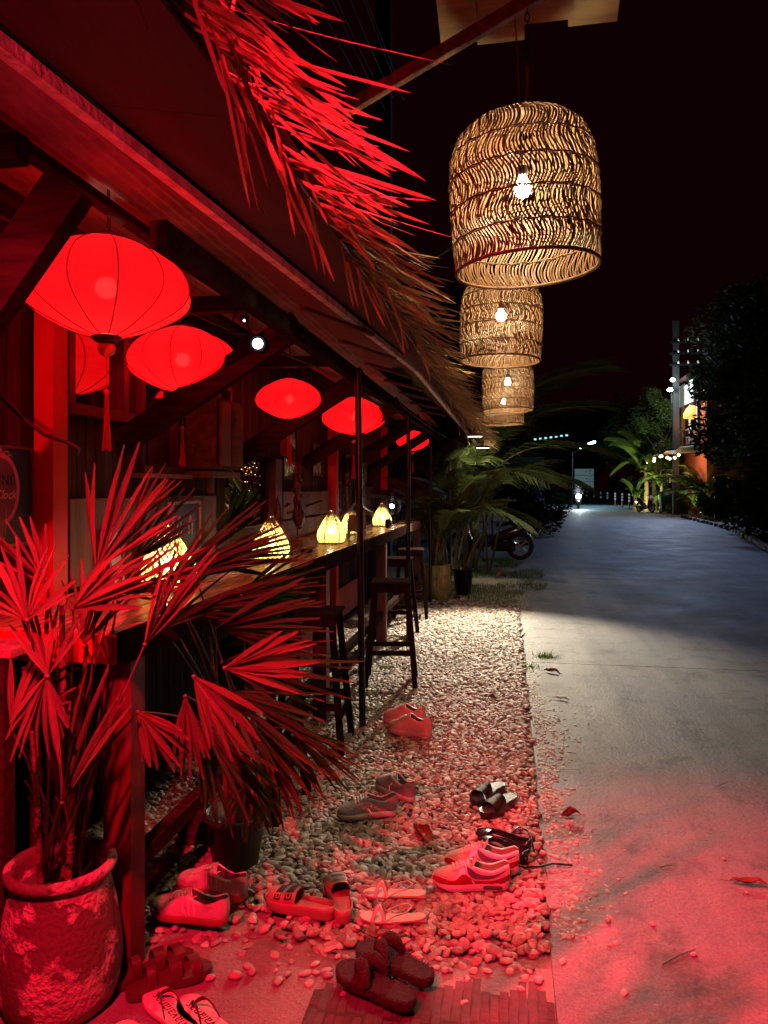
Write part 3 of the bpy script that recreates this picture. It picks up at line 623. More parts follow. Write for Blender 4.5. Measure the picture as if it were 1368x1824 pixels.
# ---------------------------------------------------------------- stools
def make_stool():
    t = thing('bar_stool', 'x', 'stool', (0, 0, 0), 0, 'black wooden bar stools along the counter')
    s = MB(); s.box((0, 0, .775), (.30, .30, .028), bev=.009); s.build('seat', M_stool, t)
    a = MB()
    for sx, sy in ((0, 1), (0, -1), (1, 0), (-1, 0)): a.box((sx*.118, sy*.118, .735), (.02 if sx else .22, .02 if sy else .22, .05))
    a.build('apron', M_stool, t)
    for sx in (-1, 1):
        for sy in (-1, 1):
            l = MB(); l.bar((sx*.185, sy*.185, 0), (sx*.118, sy*.118, .765), .036, .036, up=(0, 1, 0), bev=.003); l.build('leg', M_stool, t)
    for sx, sy, z in ((0, 1, .27), (0, -1, .27), (1, 0, .21), (-1, 0, .21)):
        r = .185-.067*z/.765
        b = MB(); b.box((sx*r, sy*r, z), (.022 if sx else 2*r, .022 if sy else 2*r, .036), bev=.003); b.build('stretcher', M_stool, t)
    return t
st = make_stool(); snapshot()
for i, (x, y, rz, lab) in enumerate(((-.875, 5.54, .12, 'black wooden bar stool standing clear on the lit gravel, beside the nearest thin black post'),
        (-1.10, 7.30, -.05, 'black bar stool directly behind the clear standing one, its seat half hidden'),
        (-1.10, 8.40, .1, 'farthest black bar stool, beside the ribbed pale pot'),
        (-1.10, 4.15, .06, 'black bar stool partly hidden behind the tips of the fan palm leaves'),
        (-1.16, 3.30, -.1, 'nearest black bar stool, almost wholly hidden behind the fan palm'))):
    o = st if i == 0 else clone(st); o.location = (x, y, .004); o.rotation_euler.z = rz; o['label'] = lab
# ---------------------------------------------------------------- silk lanterns
PR = [(.17, .59), (.24, .575), (.42, .51), (.60, .43), (.78, .32), (.90, .20), (.97, .08), (1.0, -.03), (.985, -.13), (.93, -.22), (.82, -.31), (.68, -.39), (.52, -.47), (.36, -.535), (.19, -.58)]
def prof(z):
    for (r0, z0), (r1, z1) in zip(PR, PR[1:]):
        if z1 <= z <= z0: return r0+(r1-r0)*(z0-z)/(z0-z1)
    return .18
def make_lantern():
    t = thing('silk_lantern', 'x', 'lantern', (0, 0, 0), 0, 'red silk lanterns hanging under the eave')
    RR = .27; NR = 12; m_ = MB(); fine = []
    for i in range(29):
        z = .59-1.17*i/28; fine.append((prof(z)*RR, z*RR))
    def sag(a, z): ph = (a*NR/(2*PI)) % 1; return 1-.035*(1-(2*ph-1)**2)*min(1, 1.4*abs(1))
    m_.lathe(fine, NR*8, mod=sag); sh = m_.build('silk_shade', M_silk, t)
    for k in range(NR):
        a = 2*PI*k/NR; b = MB(); b.tube([(r*1.012*math.cos(a), r*1.012*math.sin(a), z) for r, z in fine], .0024, 4); b.build('rib', M_redrib, t)
    tp = MB(); tp.lathe([(.046, .157), (.052, .16), (.052, .168), (.046, .172), (.040, .165)], 20); tp.build('top_ring', M_redrib, t)
    hk = MB(); hk.tube([(-.04, 0, .165), (0, 0, .20), (.04, 0, .165)], .0015, 5); hk.tube([(0, 0, .195), (.004, 0, .215), (0, .003, .42)], .002, 5); hk.tube([(0, 0, .165), (.012, 0, .2), (.002, .006, .42)], .0025, 5); hk.build('hanging_wire', M_wire, t)
    f = MB(); f.lathe([(.001, -.153), (.045, -.155), (.050, -.162), (.036, -.175), (.020, -.180), (.001, -.181)], 20, m=0)
    f.lathe([(.018, -.178), (.026, -.184), (.029, -.196), (.024, -.212), (.010, -.222), (.002, -.226)], 18, m=1); f.build('turned_finial', [M_redrib, M_gold], t)
    s = MB(); s.tube([(0, 0, -.225), (0, 0, -.33)], .0013, 4); s.ball((0, 0, -.338), .011, 0, 8); s.build('string', M_tassel, t)
    ts = MB(); q = random.Random(4)
    for k in range(46):
        a = q.uniform(0, 6.28); r0 = q.uniform(0, .008); r1 = r0+q.uniform(.004, .013); L = q.uniform(.17, .185)
        ts.tube([(r0*math.cos(a), r0*math.sin(a), -.345), (r0*1.4*math.cos(a), r0*1.4*math.sin(a), -.40), (r1*math.cos(a), r1*math.sin(a), -.345-L)], .0017, 3, cap=False)
    ts.build('tassel', M_tassel, t)
    bl = MB(); bl.ball((0, -.0, .0), .036, 0, 12); bl.build('bulb', glow('lantern_bulb', (1, .50, .40), 40), t)
    return t
ln = make_lantern(); snapshot()
LAN = [(190, 513, 2.42, .545, 'largest red silk lantern, nearest, hanging beside the red column with its long tassel'),
       (325, 641, 3.48, .515, 'second red silk lantern, crossed by the first dark diagonal brace'),
       (516, 711, 4.95, .452, 'third red silk lantern, above the planted opening in the wall'),
       (630, 742, 6.55, .565, 'fourth red silk lantern, wide, behind the top of the nearest thin post'),
       (735, 785, 10.1, .46, 'farthest and smallest red silk lantern, behind the braces at the end of the bar')]
for i, (px, py, d, dia, lab) in enumerate(LAN):
    o = ln if i == 0 else clone(ln); o.location = P(px, py, d); s = dia/.54; o.scale = (s, s, s); o.rotation_euler.z = rnd.uniform(0, .5) if i else .12; o['label'] = lab
# ---------------------------------------------------------------- rattan pendant lamps
def make_pendant():
    t = thing('rattan_lamp', 'x', 'pendant lamp', (0, 0, 0), 0, 'woven rattan bell lamps hanging over the roadside')
    # origin at the centre of the rim
    pf = [(.280, 0), (.284, .08), (.290, .18), (.292, .30), (.289, .41), (.277, .495), (.252, .56), (.205, .605), (.13, .635), (.07, .648)]
    def rad(z):
        for (r0, z0), (r1, z1) in zip(pf, pf[1:]):
            if z0 <= z <= z1: return r0+(r1-r0)*(z-z0)/(z1-z0)
        return pf[-1][0]
    # arc-length samples
    sm = []; 
    for (r0, z0), (r1, z1) in zip(pf, pf[1:]):
        for k in range(6): sm.append((r0+(r1-r0)*k/6, z0+(z1-z0)*k/6))
    sm.append(pf[-1])
    q = random.Random(9); m_ = MB(); NS = 132
    for k in range(NS):
        a0 = 2*PI*k/NS+q.uniform(-.006, .006); ph = .5*math.sin(a0*2)+q.uniform(-.05, .05); am = .085*q.uniform(.93, 1.07); wd = q.uniform(.0060, .0088)
        last = len(sm) if k % 2 == 0 else int(len(sm)*.86)
        vs = []; fs = []
        for j, (r, z) in enumerate(sm[:last]):
            a = a0+am*math.sin(z*2*PI/.245+ph+.25*math.sin(a0*3))+.004*math.sin(z*45+k*2)
            r2 = r+.003*math.sin(z*50+k*1.7); c, s = math.cos(a), math.sin(a); w = wd*min(1, r/.2+.25)
            for rr, tt in ((r2+.0007, -w/2), (r2+.0007, w/2), (r2-.0007, w/2), (r2-.0007, -w/2)):
                vs.append((rr*c-tt*s, rr*s+tt*c, z))
        for j in range(last-1):
            for e in range(4): fs.append((j*4+e, j*4+(e+1) % 4, j*4+4+(e+1) % 4, j*4+4+e))
        m_.add(vs, fs, 0, False)
    tag(m_.build('woven_strands', M_rattan2, t), kind='stuff')
    for zz in (.115, .245, .37, .48):
        h = MB(); N = 64
        h.tube([(rad(zz+.003*math.sin(k*.7))*1.016*math.cos(2*PI*k/N), rad(zz)*1.016*math.sin(2*PI*k/N), zz+.0035*math.sin(k*1.9)) for k in range(N+1)], .0038, 5, cap=False)
        h.tube([(rad(zz)*.985*math.cos(2*PI*k/N), rad(zz)*.985*math.sin(2*PI*k/N), zz+.0035*math.sin(k*1.9+2)) for k in range(N+1)], .003, 4, cap=False); h.build('hoop', M_rattan, t)
    for zz, rr, rt in ((0, .280, .0075), (.638, .105, .006)):
        h = MB(); h.tube([(rr*math.cos(2*PI*k/64), rr*math.sin(2*PI*k/64), zz) for k in range(65)], rt, 6, cap=False); h.build('rim', M_rattan, t)
    c = MB(); c.lathe([(.001, .655), (.085, .652), (.10, .640), (.08, .630), (.001, .632)], 20); c.build('cap', M_rattan, t)
    b = MB(); b.lathe([(.001, .445), (.020, .44), (.022, .41), (.018, .40)], 14); b.tube([(0, 0, .44), (0, 0, .64)], .004, 5); b.build('socket', M_black, t)
    b = MB(); b.lathe([(.012, .405), (.016, .39), (.030, .365), (.036, .345), (.030, .322), (.016, .311), (.001, .308)], 16); b.build('bulb', M_bulb, t)
    return t
pd = make_pendant(); snapshot()
PEN = [(939, 480, 2.95, 'nearest and largest woven rattan bell lamp hanging over the road edge', 0),
       (891, 643, 5.30, 'second rattan bell lamp, directly below and behind the largest one', 1.3),
       (905, 731, 8.45, 'third rattan bell lamp down the row, its rim above the palm fronds', 2.6),
       (898, 756, 10.7, 'farthest rattan bell lamp, mostly covered by the thatch tips', 4.0)]
for i, (px, py, d, lab, rz) in enumerate(PEN):
    o = pd if i == 0 else clone(pd); p = P(px, py, d); o.location = p; o.scale = (1, 1, .93); o.rotation_euler = (.015, -.05 if i == 0 else .02, rz); o['label'] = lab
    lamp('pendant_down_beam', 'SPOT', p+V((0, 0, .30)), 120 if i == 0 else 90, (1, .80, .55), .03, p, 64, .8)
    # bracket from the roof: arm, chain and plank shade
    hp = p+V((0, 0, 1.02)); root = V((-.80, p.y-.02, p.z+.62))
    hp = p+V((0, 0, 1.02))
    bk = thing('lamp_bracket', ['wooden roof bracket with plank shade and chain over the nearest rattan lamp', 'wooden roof bracket carrying the second rattan lamp', 'roof bracket carrying the third rattan lamp', 'roof bracket carrying the farthest rattan lamp'][i], 'bracket', root, 0, 'brackets that carry the rattan lamps')
    a = MB(); a.bar((0, 0, 0), hp-root+V((.10, 0, .10)), .035, .055, bev=.004); a.build('arm', M_brown if i == 0 else M_timber, bk)
    c = MB(); z = hp.z+.05
    for k in range(7):
        cz = z-.03-k*.034; pts_ = []
        for e in range(13):
            an = 2*PI*e/12; u, v = .009*math.cos(an), .020*math.sin(an); pts_.append((p.x+(u if k % 2 else 0), p.y+(0 if k % 2 else u), cz+v))
        c.tube([V(e)-root for e in pts_], .0026, 5, cap=False)
    c.build('chain', M_black, bk)
    c = MB(); c.tube([V((p.x, p.y, z-.26))-root, V((p.x+.004, p.y, z-.30))-root, V((p.x, p.y, p.z+.65))-root], .009, 6); c.tube([V((p.x-.05, p.y, z+.0))-root, V((p.x-.03, p.y-.01, p.z+.66))-root], .003, 5); c.build('hanging_rod', M_rattan, bk)
    if i == 0:
        for k, (x0, x1, dz, dy) in enumerate(((-.31, -.15, .00, .0), (-.152, .05, .006, .03), (.048, .24, .045, -.02), (.236, .44, .060, .05))):
            q = MB(); q.bar(((x0+x1)/2, 2.35, 3.88+dz), ((x0+x1)/2+.02, 3.24+dy, 3.44+dz), x1-x0, .014+.002*k); q.v = [tuple(V(e)-root) for e in q.v]; q.build('shade_plank', M_ply, bk)
    else:
        q = MB(); q.bar((hp.x-.05, hp.y-.3, hp.z+.30), (hp.x-.05, hp.y+.15, hp.z+.2), .5, .014); q.v = [tuple(V(e)-root) for e in q.v]; q.build('shade_plank', M_ply, bk)
# ---------------------------------------------------------------- bamboo table lamps on the counter
def make_table_lamp():
    t = thing('table_lamp', 'x', 'table lamp', (0, 0, 0), 0, 'glowing drop shaped bamboo lamps on the counter')
    pf = [(.098, .0), (.112, .02), (.119, .05), (.117, .08), (.106, .115), (.088, .15), (.066, .19), (.043, .225), (.022, .255), (.012, .27)]
    def rad(z):
        for (r0, z0), (r1, z1) in zip(pf, pf[1:]):
            if z0 <= z <= z1: return r0+(r1-r0)*(z-z0)/(z1-z0)
        return .012
    hexm = lambda a, z: 1-.06*(1-(2*((a*6/(2*PI)) % 1)-1)**2)
    s = MB(); s.lathe([(r*.965, z) for r, z in pf], 48, mod=hexm); s.build('paper_shade', M_paper, t)
    la = MB(); NK = 22
    for sg in (-1, 1):
        for k in range(NK):
            vs = []; fs = []; w = .0038
            for j in range(25):
                z = .004+.258*j/24; a = 2*PI*k/NK+sg*z*9.0; r = rad(z)*hexm(a % (2*PI), z)*.985+(.001 if sg > 0 else 0); da = w/max(r, .02)
                vs += [(r*math.cos(a-da), r*math.sin(a-da), z), (r*math.cos(a+da), r*math.sin(a+da), z)]
            la.add(vs, [(2*j, 2*j+1, 2*j+3, 2*j+2) for j in range(24)])
    tag(la.build('lattice', mat('bamboo_lattice', (.16, .11, .03), .6, var=.2, bump=0), t), kind='stuff')
    for k in range(6):
        a = 2*PI*k/6; b = MB(); b.tube([(r*1.0*math.cos(a), r*1.0*math.sin(a), z) for r, z in pf], .0035, 5); b.build('rib', M_rattan, t)
    b = MB(); b.tube([(.099*math.cos(2*PI*k/36), .099*math.sin(2*PI*k/36), .003) for k in range(37)], .005, 5, cap=False); b.build('base_ring', M_rattan, t)
    b = MB(); b.tube([(.012*math.cos(2*PI*k/12), 0, .285+.014*math.sin(2*PI*k/12)) for k in range(13)], .003, 5, cap=False); b.tube([(0, 0, .255), (0, 0, .275)], .012, 6); b.build('handle', M_rattan, t)
    b = MB(); b.ball((0, 0, .105), .024, 0, 10); b.build('bulb', glow('lamp_bulb', (1, .84, .55), 170), t)
    return t
tl = make_table_lamp(); snapshot()
for i, (x, y, s, rz, lab) in enumerate(((-1.41, 4.29, 1.0, .1, 'glowing bamboo lamp beside the small wooden plinths, nearest one clear of the palm'),
        (-1.36, 5.62, .97, .3, 'glowing drop shaped bamboo lamp between the twisted pod carving and the model house'),
        (-1.45, 6.75, .90, .6, 'glowing bamboo lamp half hidden behind the little wooden model house'),
        (-1.39, 8.15, .97, .5, 'farthest glowing bamboo lamp, next to the black lattice lantern'),
        (-1.44, 2.98, 1.05, .4, 'glowing bamboo lamp nearest the camera, seen through the red lit palm leaves'))):
    o = tl if i == 0 else clone(tl); o.location = (x, y, CT+.002); o.scale = (s, s, s*.97); o.rotation_euler.z = rz; o['label'] = lab
# black lattice lantern
t = thing('lattice_lantern', 'round black metal lattice lantern on a foot at the far end of the counter', 'lantern', (-1.42, 9.05, CT))
m_ = MB(); Rl = .115
for k in range(14):
    a = 2*PI*k/14; m_.tube([(Rl*math.sin(e*PI/14)*math.cos(a), Rl*math.sin(e*PI/14)*math.sin(a), .20-Rl*math.cos(e*PI/14)) for e in range(1, 14)], .004, 4)
for e in range(2, 13): m_.tube([(Rl*math.sin(e*PI/14)*math.cos(2*PI*k/24), Rl*math.sin(e*PI/14)*math.sin(2*PI*k/24), .20-Rl*math.cos(e*PI/14)) for k in range(25)], .003, 4, cap=False)
m_.build('lattice', M_black, t)
m_ = MB(); m_.lathe([(.001, 0), (.07, 0), (.07, .012), (.03, .03), (.025, .06), (.05, .085), (.05, .09), (.001, .095)], 20); m_.build('foot', M_black, t)
m_ = MB(); m_.lathe([(.03, .31), (.055, .33), (.04, .36), (.055, .40), (.045, .405), (.001, .41)], 16); m_.build('neck', M_black, t)
m_ = MB(); m_.ball((0, 0, .2), .028, 0, 10); m_.build('bulb', glow('lantern_white_bulb', (.95, .97, 1), 26), t)
# carved pieces
M_carve = mat('polished_dark_carving', (.085, .035, .018), .28, var=.5, scale=14, bump=.6, bscale=40)
def plinth(t, x0, y0, sx, sy, h):
    m_ = MB(); m_.box((x0, y0, h/2), (sx, sy, h), bev=.004); m_.build('plinth', M_brown, t)
t = thing('twisted_pod_carving', 'tall twisted dark pod carving on a wooden plinth against the wall', 'sculpture', (-1.57, 5.42, CT)); plinth(t, 0, -.05, .16, .22, .05)
m_ = MB(); m_.tube([(0, -.02, .05), (0, -.02, .16)], .005, 6)
for ph, oy in ((0, .0), (2.6, .05)):
    pp = []; rr = []
    for k in range(26):
        u = k/25; z = .12+.50*u; pp.append((.02*math.sin(ph+u*5), oy*(1-u)-.02+.03*math.sin(ph+u*7+1)*(1-.3*u), z)); rr.append((.040*(math.sin(PI*min(1, u*2.2+.12)) if u < .35 else .62+.22*math.sin(k*1.9)))*(1-.45*u) if u < .95 else .006)
    m_.tube(pp, rr, 8)
for k in range(18):
    a = k*.9; m_.ball((.03*math.cos(a), -.02+.036*math.sin(a), .36+.015*k), .015, 0, 6)
m_.build('pod', M_carve, t)
t = thing('leaf_carving', 'small dark leaf shaped carving on a thin pin and square plinth', 'sculpture', (-1.55, 4.86, CT)); plinth(t, 0, 0, .12, .12, .07)
m_ = MB(); m_.tube([(0, 0, .07), (0, 0, .15)], .004, 6)
m_.tube([(0, .01*math.sin(k), .14+.02*k) for k in range(13)], [.006, .022, .028, .032, .031, .028, .025, .023, .021, .018, .014, .009, .004], 8); m_.build('leaf', M_carve, t)
t = thing('leaf_carving', 'spiky upright carving standing behind the model house', 'sculpture', (-1.62, 7.35, CT)); plinth(t, 0, 0, .12, .12, .06)
m_ = MB(); m_.tube([(.006*math.sin(k*1.3), .012*math.sin(k), .06+.03*k) for k in range(18)], [.012+.010*abs(math.sin(k*1.1)) for k in range(17)]+[.003], 7); m_.build('leaf', M_carve, t)
# model house
M_model = mat('carved_teak', (.20, .10, .05), .5, var=.35, bump=.5)
t = thing('model_house', 'little wooden model of a stilt house with upswept roof on the counter', 'model', (-1.30, 6.32, CT), .15)
m_ = MB(); m_.box((0, 0, .13), (.13, .20, .13)); m_.box((0, 0, .06), (.16, .24, .008)); m_.build('body', M_model, t)
for sx in (-1, 1):
    for sy in (-1, 1): l = MB(); l.box((sx*.07, sy*.11, .08), (.012, .012, .16)); l.build('stilt', M_model, t)
m_ = MB()
for sg in (-1, 1):
    m_.grid(lambda u, v, sg=sg: (sg*(.135*(1-v)+.004), (u-.5)*(.34-.10*v), .185+.11*v**1.6+.03*(2*abs(u-.5))**3*(1-.2*v)), 10, 6); m_.grid(lambda u, v, sg=sg: (sg*(.135*(1-v)+.004), (u-.5)*(.34-.10*v), .193+.11*v**1.6+.03*(2*abs(u-.5))**3*(1-.2*v)), 10, 6)
m_.box((0, 0, .305), (.014, .26, .016)); m_.box((0, .125, .325), (.012, .014, .05)); m_.box((0, -.125, .325), (.012, .014, .05)); m_.build('roof', M_model, t)
m_ = MB()
for sx in (-1, 1): m_.bar((sx*.03+.0, .13, .14), (sx*.03, .30, .0), .008, .022)
for k in range(6): m_.box((0, .145+.025*k, .118-.021*k), (.055, .016, .005))
m_.build('stair', M_model, t)
m_ = MB()
for k in range(9): m_.ball((.14, -.15+.0375*k, .182), .008, 0, 5)
m_.build('eave_beads', mat('red_beads', (.3, .04, .03), .5, bump=0), t)
t = thing('black_cup', 'small black cup standing in front of the farthest bamboo lamp', 'cup', (-1.27, 7.85, CT)); m_ = MB(); m_.lathe([(.001, 0), (.034, 0), (.036, .09), (.032, .09), (.030, .01), (.001, .01)], 20); m_.build('cup_body', M_black, t)
t = thing('ashtray', 'low dark dish on the counter between the lamps', 'ashtray', (-1.33, 4.80, CT)); m_ = MB(); m_.lathe([(.001, 0), (.04, 0), (.05, .022), (.045, .022), (.036, .006), (.001, .006)], 18); m_.build('dish', M_black, t)
# ---------------------------------------------------------------- pictures and signs on the wall
M_pfr = mat('picture_frame_black', (.02, .015, .015), .4, bump=.1)
def photo_mat(name, c1, c2, sc):
    m = bpy.data.materials.new(name); t = nodes_of(m); N = t.nodes.new; L = t.links.new; out = N('ShaderNodeOutputMaterial'); p = N('ShaderNodeBsdfPrincipled'); tc = N('ShaderNodeTexCoord')
    n = N('ShaderNodeTexNoise'); n.inputs['Scale'].default_value = sc; n.inputs['Detail'].default_value = 3; n.inputs['Distortion'].default_value = 1.5; r = N('ShaderNodeValToRGB')
    r.color_ramp.elements[0].position = .42; r.color_ramp.elements[1].position = .56; r.color_ramp.elements[0].color = (*c1, 1); r.color_ramp.elements[1].color = (*c2, 1); L(tc.outputs['Object'], n.inputs['Vector']); L(n.outputs[0], r.inputs[0]); L(r.outputs[0], p.inputs['Base Color']); p.inputs['Roughness'].default_value = .2; L(p.outputs[0], out.inputs[0]); return m
def picture(y0, y1, z0, z1, pm_, lab, name='framed_picture', cat='picture', x=WX+.012, fw=.022, fm=None):
    t = thing(name, lab, cat, (x, (y0+y1)/2, z0)); h = z1-z0; w_ = y1-y0
    f = MB(); f.box((0, 0, fw/2), (.03, w_, fw)); f.box((0, 0, h-fw/2), (.03, w_, fw)); f.box((0, -w_/2+fw/2, h/2), (.03, fw, h-2*fw)); f.box((0, w_/2-fw/2, h/2), (.03, fw, h-2*fw)); f.build('frame', fm or M_pfr, t)
    p = MB(); p.box((0, 0, h/2), (.012, w_-2*fw-.002, h-2*fw-.002)); p.build('picture_panel', pm_, t); return t
mp1 = photo_mat('dark_photo_print', (.02, .015, .018), (.16, .12, .12), 9)
picture(5.72, 6.12, 1.56, 2.0, mp1, 'dark framed photograph on the wall behind the third lantern tassel')
picture(6.62, 6.98, 1.60, 1.90, photo_mat('pink_photo_print', (.10, .05, .05), (.35, .22, .22), 12), 'black framed pinkish photograph left of the second red column')
picture(8.0, 8.3, 1.52, 1.86, photo_mat('red_photo_print', (.12, .01, .015), (.35, .05, .05), 20), 'small framed red print high on the wall under the fourth lantern')
picture(7.45, 7.75, 1.24, 1.56, photo_mat('pale_figure_print', (.06, .05, .04), (.62, .58, .45), 7), 'tall black framed print with a dark figure on pale paper')
picture(8.75, 9.25, 1.27, 1.80, photo_mat('brown_poster_print', (.16, .07, .05), (.42, .30, .16), 6), 'brown and cream poster panel near the far end of the wall', fw=.01, fm=M_brown)
# menu board with pale arch shapes
t = picture(3.62, 3.98, 1.14, 1.42, mat('slate_grey_board', (.05, .065, .075), .5, bump=.1), 'slate coloured menu board with pale arch emblems leaning over the counter', 'menu_board', 'board', WX+.062, .014, mat('pale_edge', (.5, .5, .48), .5, bump=0))
for yy in (-.09, .05):
    m_ = MB(); pts_ = [(.0085, yy-.028, .10), (.0085, yy+.028, .10), (.0085, yy+.03, .16), (.0085, yy+.02, .19), (.0085, yy, .21), (.0085, yy-.02, .19), (.0085, yy-.03, .16)]; m_.add(pts_, [list(range(7))]); m_.add([(x+.001, yy+(y-yy)*.5, .10+(z-.10)*.7) for x, y, z in pts_], [list(range(7))], 1); m_.build('arch_emblem', [mat('pale_print', (.7, .72, .7), .6, bump=0), mat('slate_print', (.06, .08, .09), .5, bump=0)], t)
# wooden trays / frames standing on the counter at the left
for i, (yy, z, ww, hh, lab) in enumerate(((3.02, CT, .16, .26, 'small wooden frame with pale panel leaning on the grey boards beside the red column'), (3.30, CT, .13, .20, 'smaller wooden frame with pale panel next to the first leaning one'))):
    t = thing('leaning_frame', lab, 'frame', (WX+.11, yy, z)); t.rotation_euler = (0, -.16, .1)
    f = MB(); fw = .02; f.box((0, 0, fw/2), (.02, ww, fw)); f.box((0, 0, hh-fw/2), (.02, ww, fw)); f.box((0, -ww/2+fw/2, hh/2), (.02, fw, hh-2*fw)); f.box((0, ww/2-fw/2, hh/2), (.02, fw, hh-2*fw)); f.build('frame', M_wframe, t)
    p = MB(); p.box((0, 0, hh/2), (.008, ww-2*fw, hh-2*fw)); p.build('panel', mat('pale_print', (.7, .72, .7), .6, bump=0), t)
# red figure ornament with a black base
t = thing('red_ornament', 'slim red ornament on a round base beside the bamboo lamp nearest the camera', 'ornament', (-1.66, 3.36, CT)); m_ = MB(); m_.lathe([(.001, 0), (.03, 0), (.03, .02), (.008, .03), (.012, .08), (.022, .12), (.018, .18), (.008, .20), (.013, .225), (.010, .25), (.001, .27)], 14); m_.build('figure', M_tassel, t)
# wooden box cupboard on the wall
t = thing('wall_cupboard', 'brown wooden box cupboard with half open door hung on the plank wall', 'cupboard', (WX+.012, 4.10, 1.60))
m_ = MB()
m_.box((.09, 0, .01), (.18, .36, .02)); m_.box((.09, 0, .39), (.19, .38, .02)); m_.box((.09, -.17, .2), (.18, .02, .36)); m_.box((.09, .17, .2), (.18, .02, .36)); m_.box((.01, 0, .2), (.012, .32, .36)); m_.build('carcass', M_brown, t)
m_ = MB(); m_.box((.20, .075, .2), (.02, .17, .36), bev=.004); m_.box((.213, .075, .2), (.006, .11, .28), bev=.002); m_.build('door', M_brown, t)
m_ = MB(); m_.box((.2, -.10, .2), (.02, .13, .36), bev=.004); m_.build('door', M_post, t)
m_ = MB(); m_.box((.09, 0, -.03), (.16, .44, .035), bev=.003); m_.box((.07, .0, -.09), (.03, .04, .09)); m_.build('bracket_shelf', M_post, t)
# wine sign
t = thing('wine_sign', 'dark blue board with a pink oval reading Wine OClock and a wine glass', 'sign', (WX+.03, 2.335, 1.285))
mS = mat('navy_board', (.014, .010, .045), .5, bump=.1); mPk = mat('pink_paint', (.52, .07, .16), .6, bump=.1); mPl = mat('plum_paint', (.16, .012, .06), .6, bump=.1); mLn = mat('pale_pink_line', (.65, .22, .26), .6, bump=0)
m_ = MB(); m_.box((0, 0, .18), (.02, .36, .36), bev=.004); m_.build('board', mS, t)
m_ = MB()
for yy, zz, a, b in ((0, .004, .36, .01), (0, .356, .36, .01), (-.176, .18, .01, .345), (.176, .18, .01, .345)): m_.box((.012, yy, zz), (.012, a, b))
m_.build('frame', M_wframe, t)
def oval(rx, rz, x, n=40): return [(x, rx*math.cos(2*PI*k/n), .205+rz*math.sin(2*PI*k/n)) for k in range(n)]
m_ = MB(); m_.add(oval(.105, .130, .0125), [list(range(40))]); m_.build('oval', mPk, t)
m_ = MB(); m_.add(oval(.088, .113, .0135), [list(range(40))]); m_.build('oval_centre', mPl, t)
mtx = Matrix(((0, 0, 1), (1, 0, 0), (0, 1, 0))).to_4x4()
def at(x, y, z): m = mtx.copy(); m.translation = (x, y, z); return m
text_mesh('WINE', .052, mS, 'lettering', t, at(.0145, .005, .222), ch=.1); text_mesh("O'Clock", .046, mLn, 'lettering', t, at(.0145, .0, .172), shear=.35)
m_ = MB(); r_ = .0012
cup = [(.032, .15), (.034, .10), (.030, .06), (.018, .035), (.004, .022)]
for sg in (-1, 1): m_.tube([(.0155, sg*a-.005, b-.01) for a, b in cup]+[(.0155, sg*.002-.005, -.0+.03)], r_, 4)
m_.tube([(.0155, -.03, .022), (.0155, .02, .022)], r_, 4)
for sg in (-1, 1):
    for k in range(3): m_.tube([(.0155, sg*(.01+.02*k+.012*math.cos(e)), .345-.012*k+.008*math.sin(e)) for e in [i_*.6 for i_ in range(9)]], r_, 4)
m_.build('scrollwork', mLn, t)
m_ = MB(); m_.add([(.0150, -.034, .10), (.0150, .024, .10), (.0150, .018, .05), (.0150, .005, .03), (.0150, -.012, .03), (.0150, -.028, .05)], [list(range(6))]); m_.build('wine_fill', mat('wine_paint', (.2, .01, .03), .5, bump=0), t)
# low bench at the far left
t = thing('side_bench', 'weathered wooden side bench against the wall under the wine sign', 'bench', (-1.58, 2.12, 0))
for k in range(3):
    m_ = MB(); m_.box((-.12+.12*k, 0, 1.02-.0), (.112, .42, .03), bev=.004); m_.build('seat_board', mat('red_worn_board', (.35, .16, .14), .6, var=.35, bump=.5, stretch=(6, 1, 6)), t)
for sy in (-1, 1):
    m_ = MB(); m_.box((0, sy*.18, .5), (.30, .05, 1.0)); m_.build('leg', M_timber, t)
# spotlight under the eave
t = thing('spotlight', 'small black spotlight with a bright bluish lens clamped to the first brace', 'spotlight', P(459, 612, 3.28))
aim = (V((0, 0, 1.5))-t.location+V((.25, 0, -.2))).normalized(); mq = aim.to_track_quat('Z', 'Y').to_matrix().to_4x4()
m_ = MB(); m_.lathe([(.001, -.12), (.030, -.115), (.034, -.08), (.034, 0), (.037, .012), (.033, .014), (.030, -.004)], 20); m_.v = [tuple(mq @ V(p)) for p in m_.v]; m_.build('housing', M_black, t)
m_ = MB(); m_.disc((0, 0, .002), .0235, 20, 0, -1); m_.v = [tuple(mq @ V(p)) for p in m_.v]; m_.f = [f[::-1] for f in m_.f]; m_.build('lens', M_white, t)
m_ = MB(); m_.tube([tuple(mq @ V((0, 0, -.06))), (-.05, .0, .08), (-.06, 0, .18)], .006, 6); m_.tube([tuple(mq @ V((0, 0, -.11))), (-.12, -.02, .05), (-.10, 0, .17), (-.06, 0, .2)], .0035, 5); m_.build('bracket', M_black, t)
t = thing('small_spotlight', 'tiny second spotlight glinting above the first one under the eave', 'spotlight', P(436, 571, 3.5)); m_ = MB(); m_.lathe([(.001, -.02), (.018, -.015), (.02, .02), (.001, .024)], 12); m_.build('housing', M_black, t); m_ = MB(); m_.ball((.004, -.018, -.004), .006, 0, 6); m_.build('lens', M_white, t)
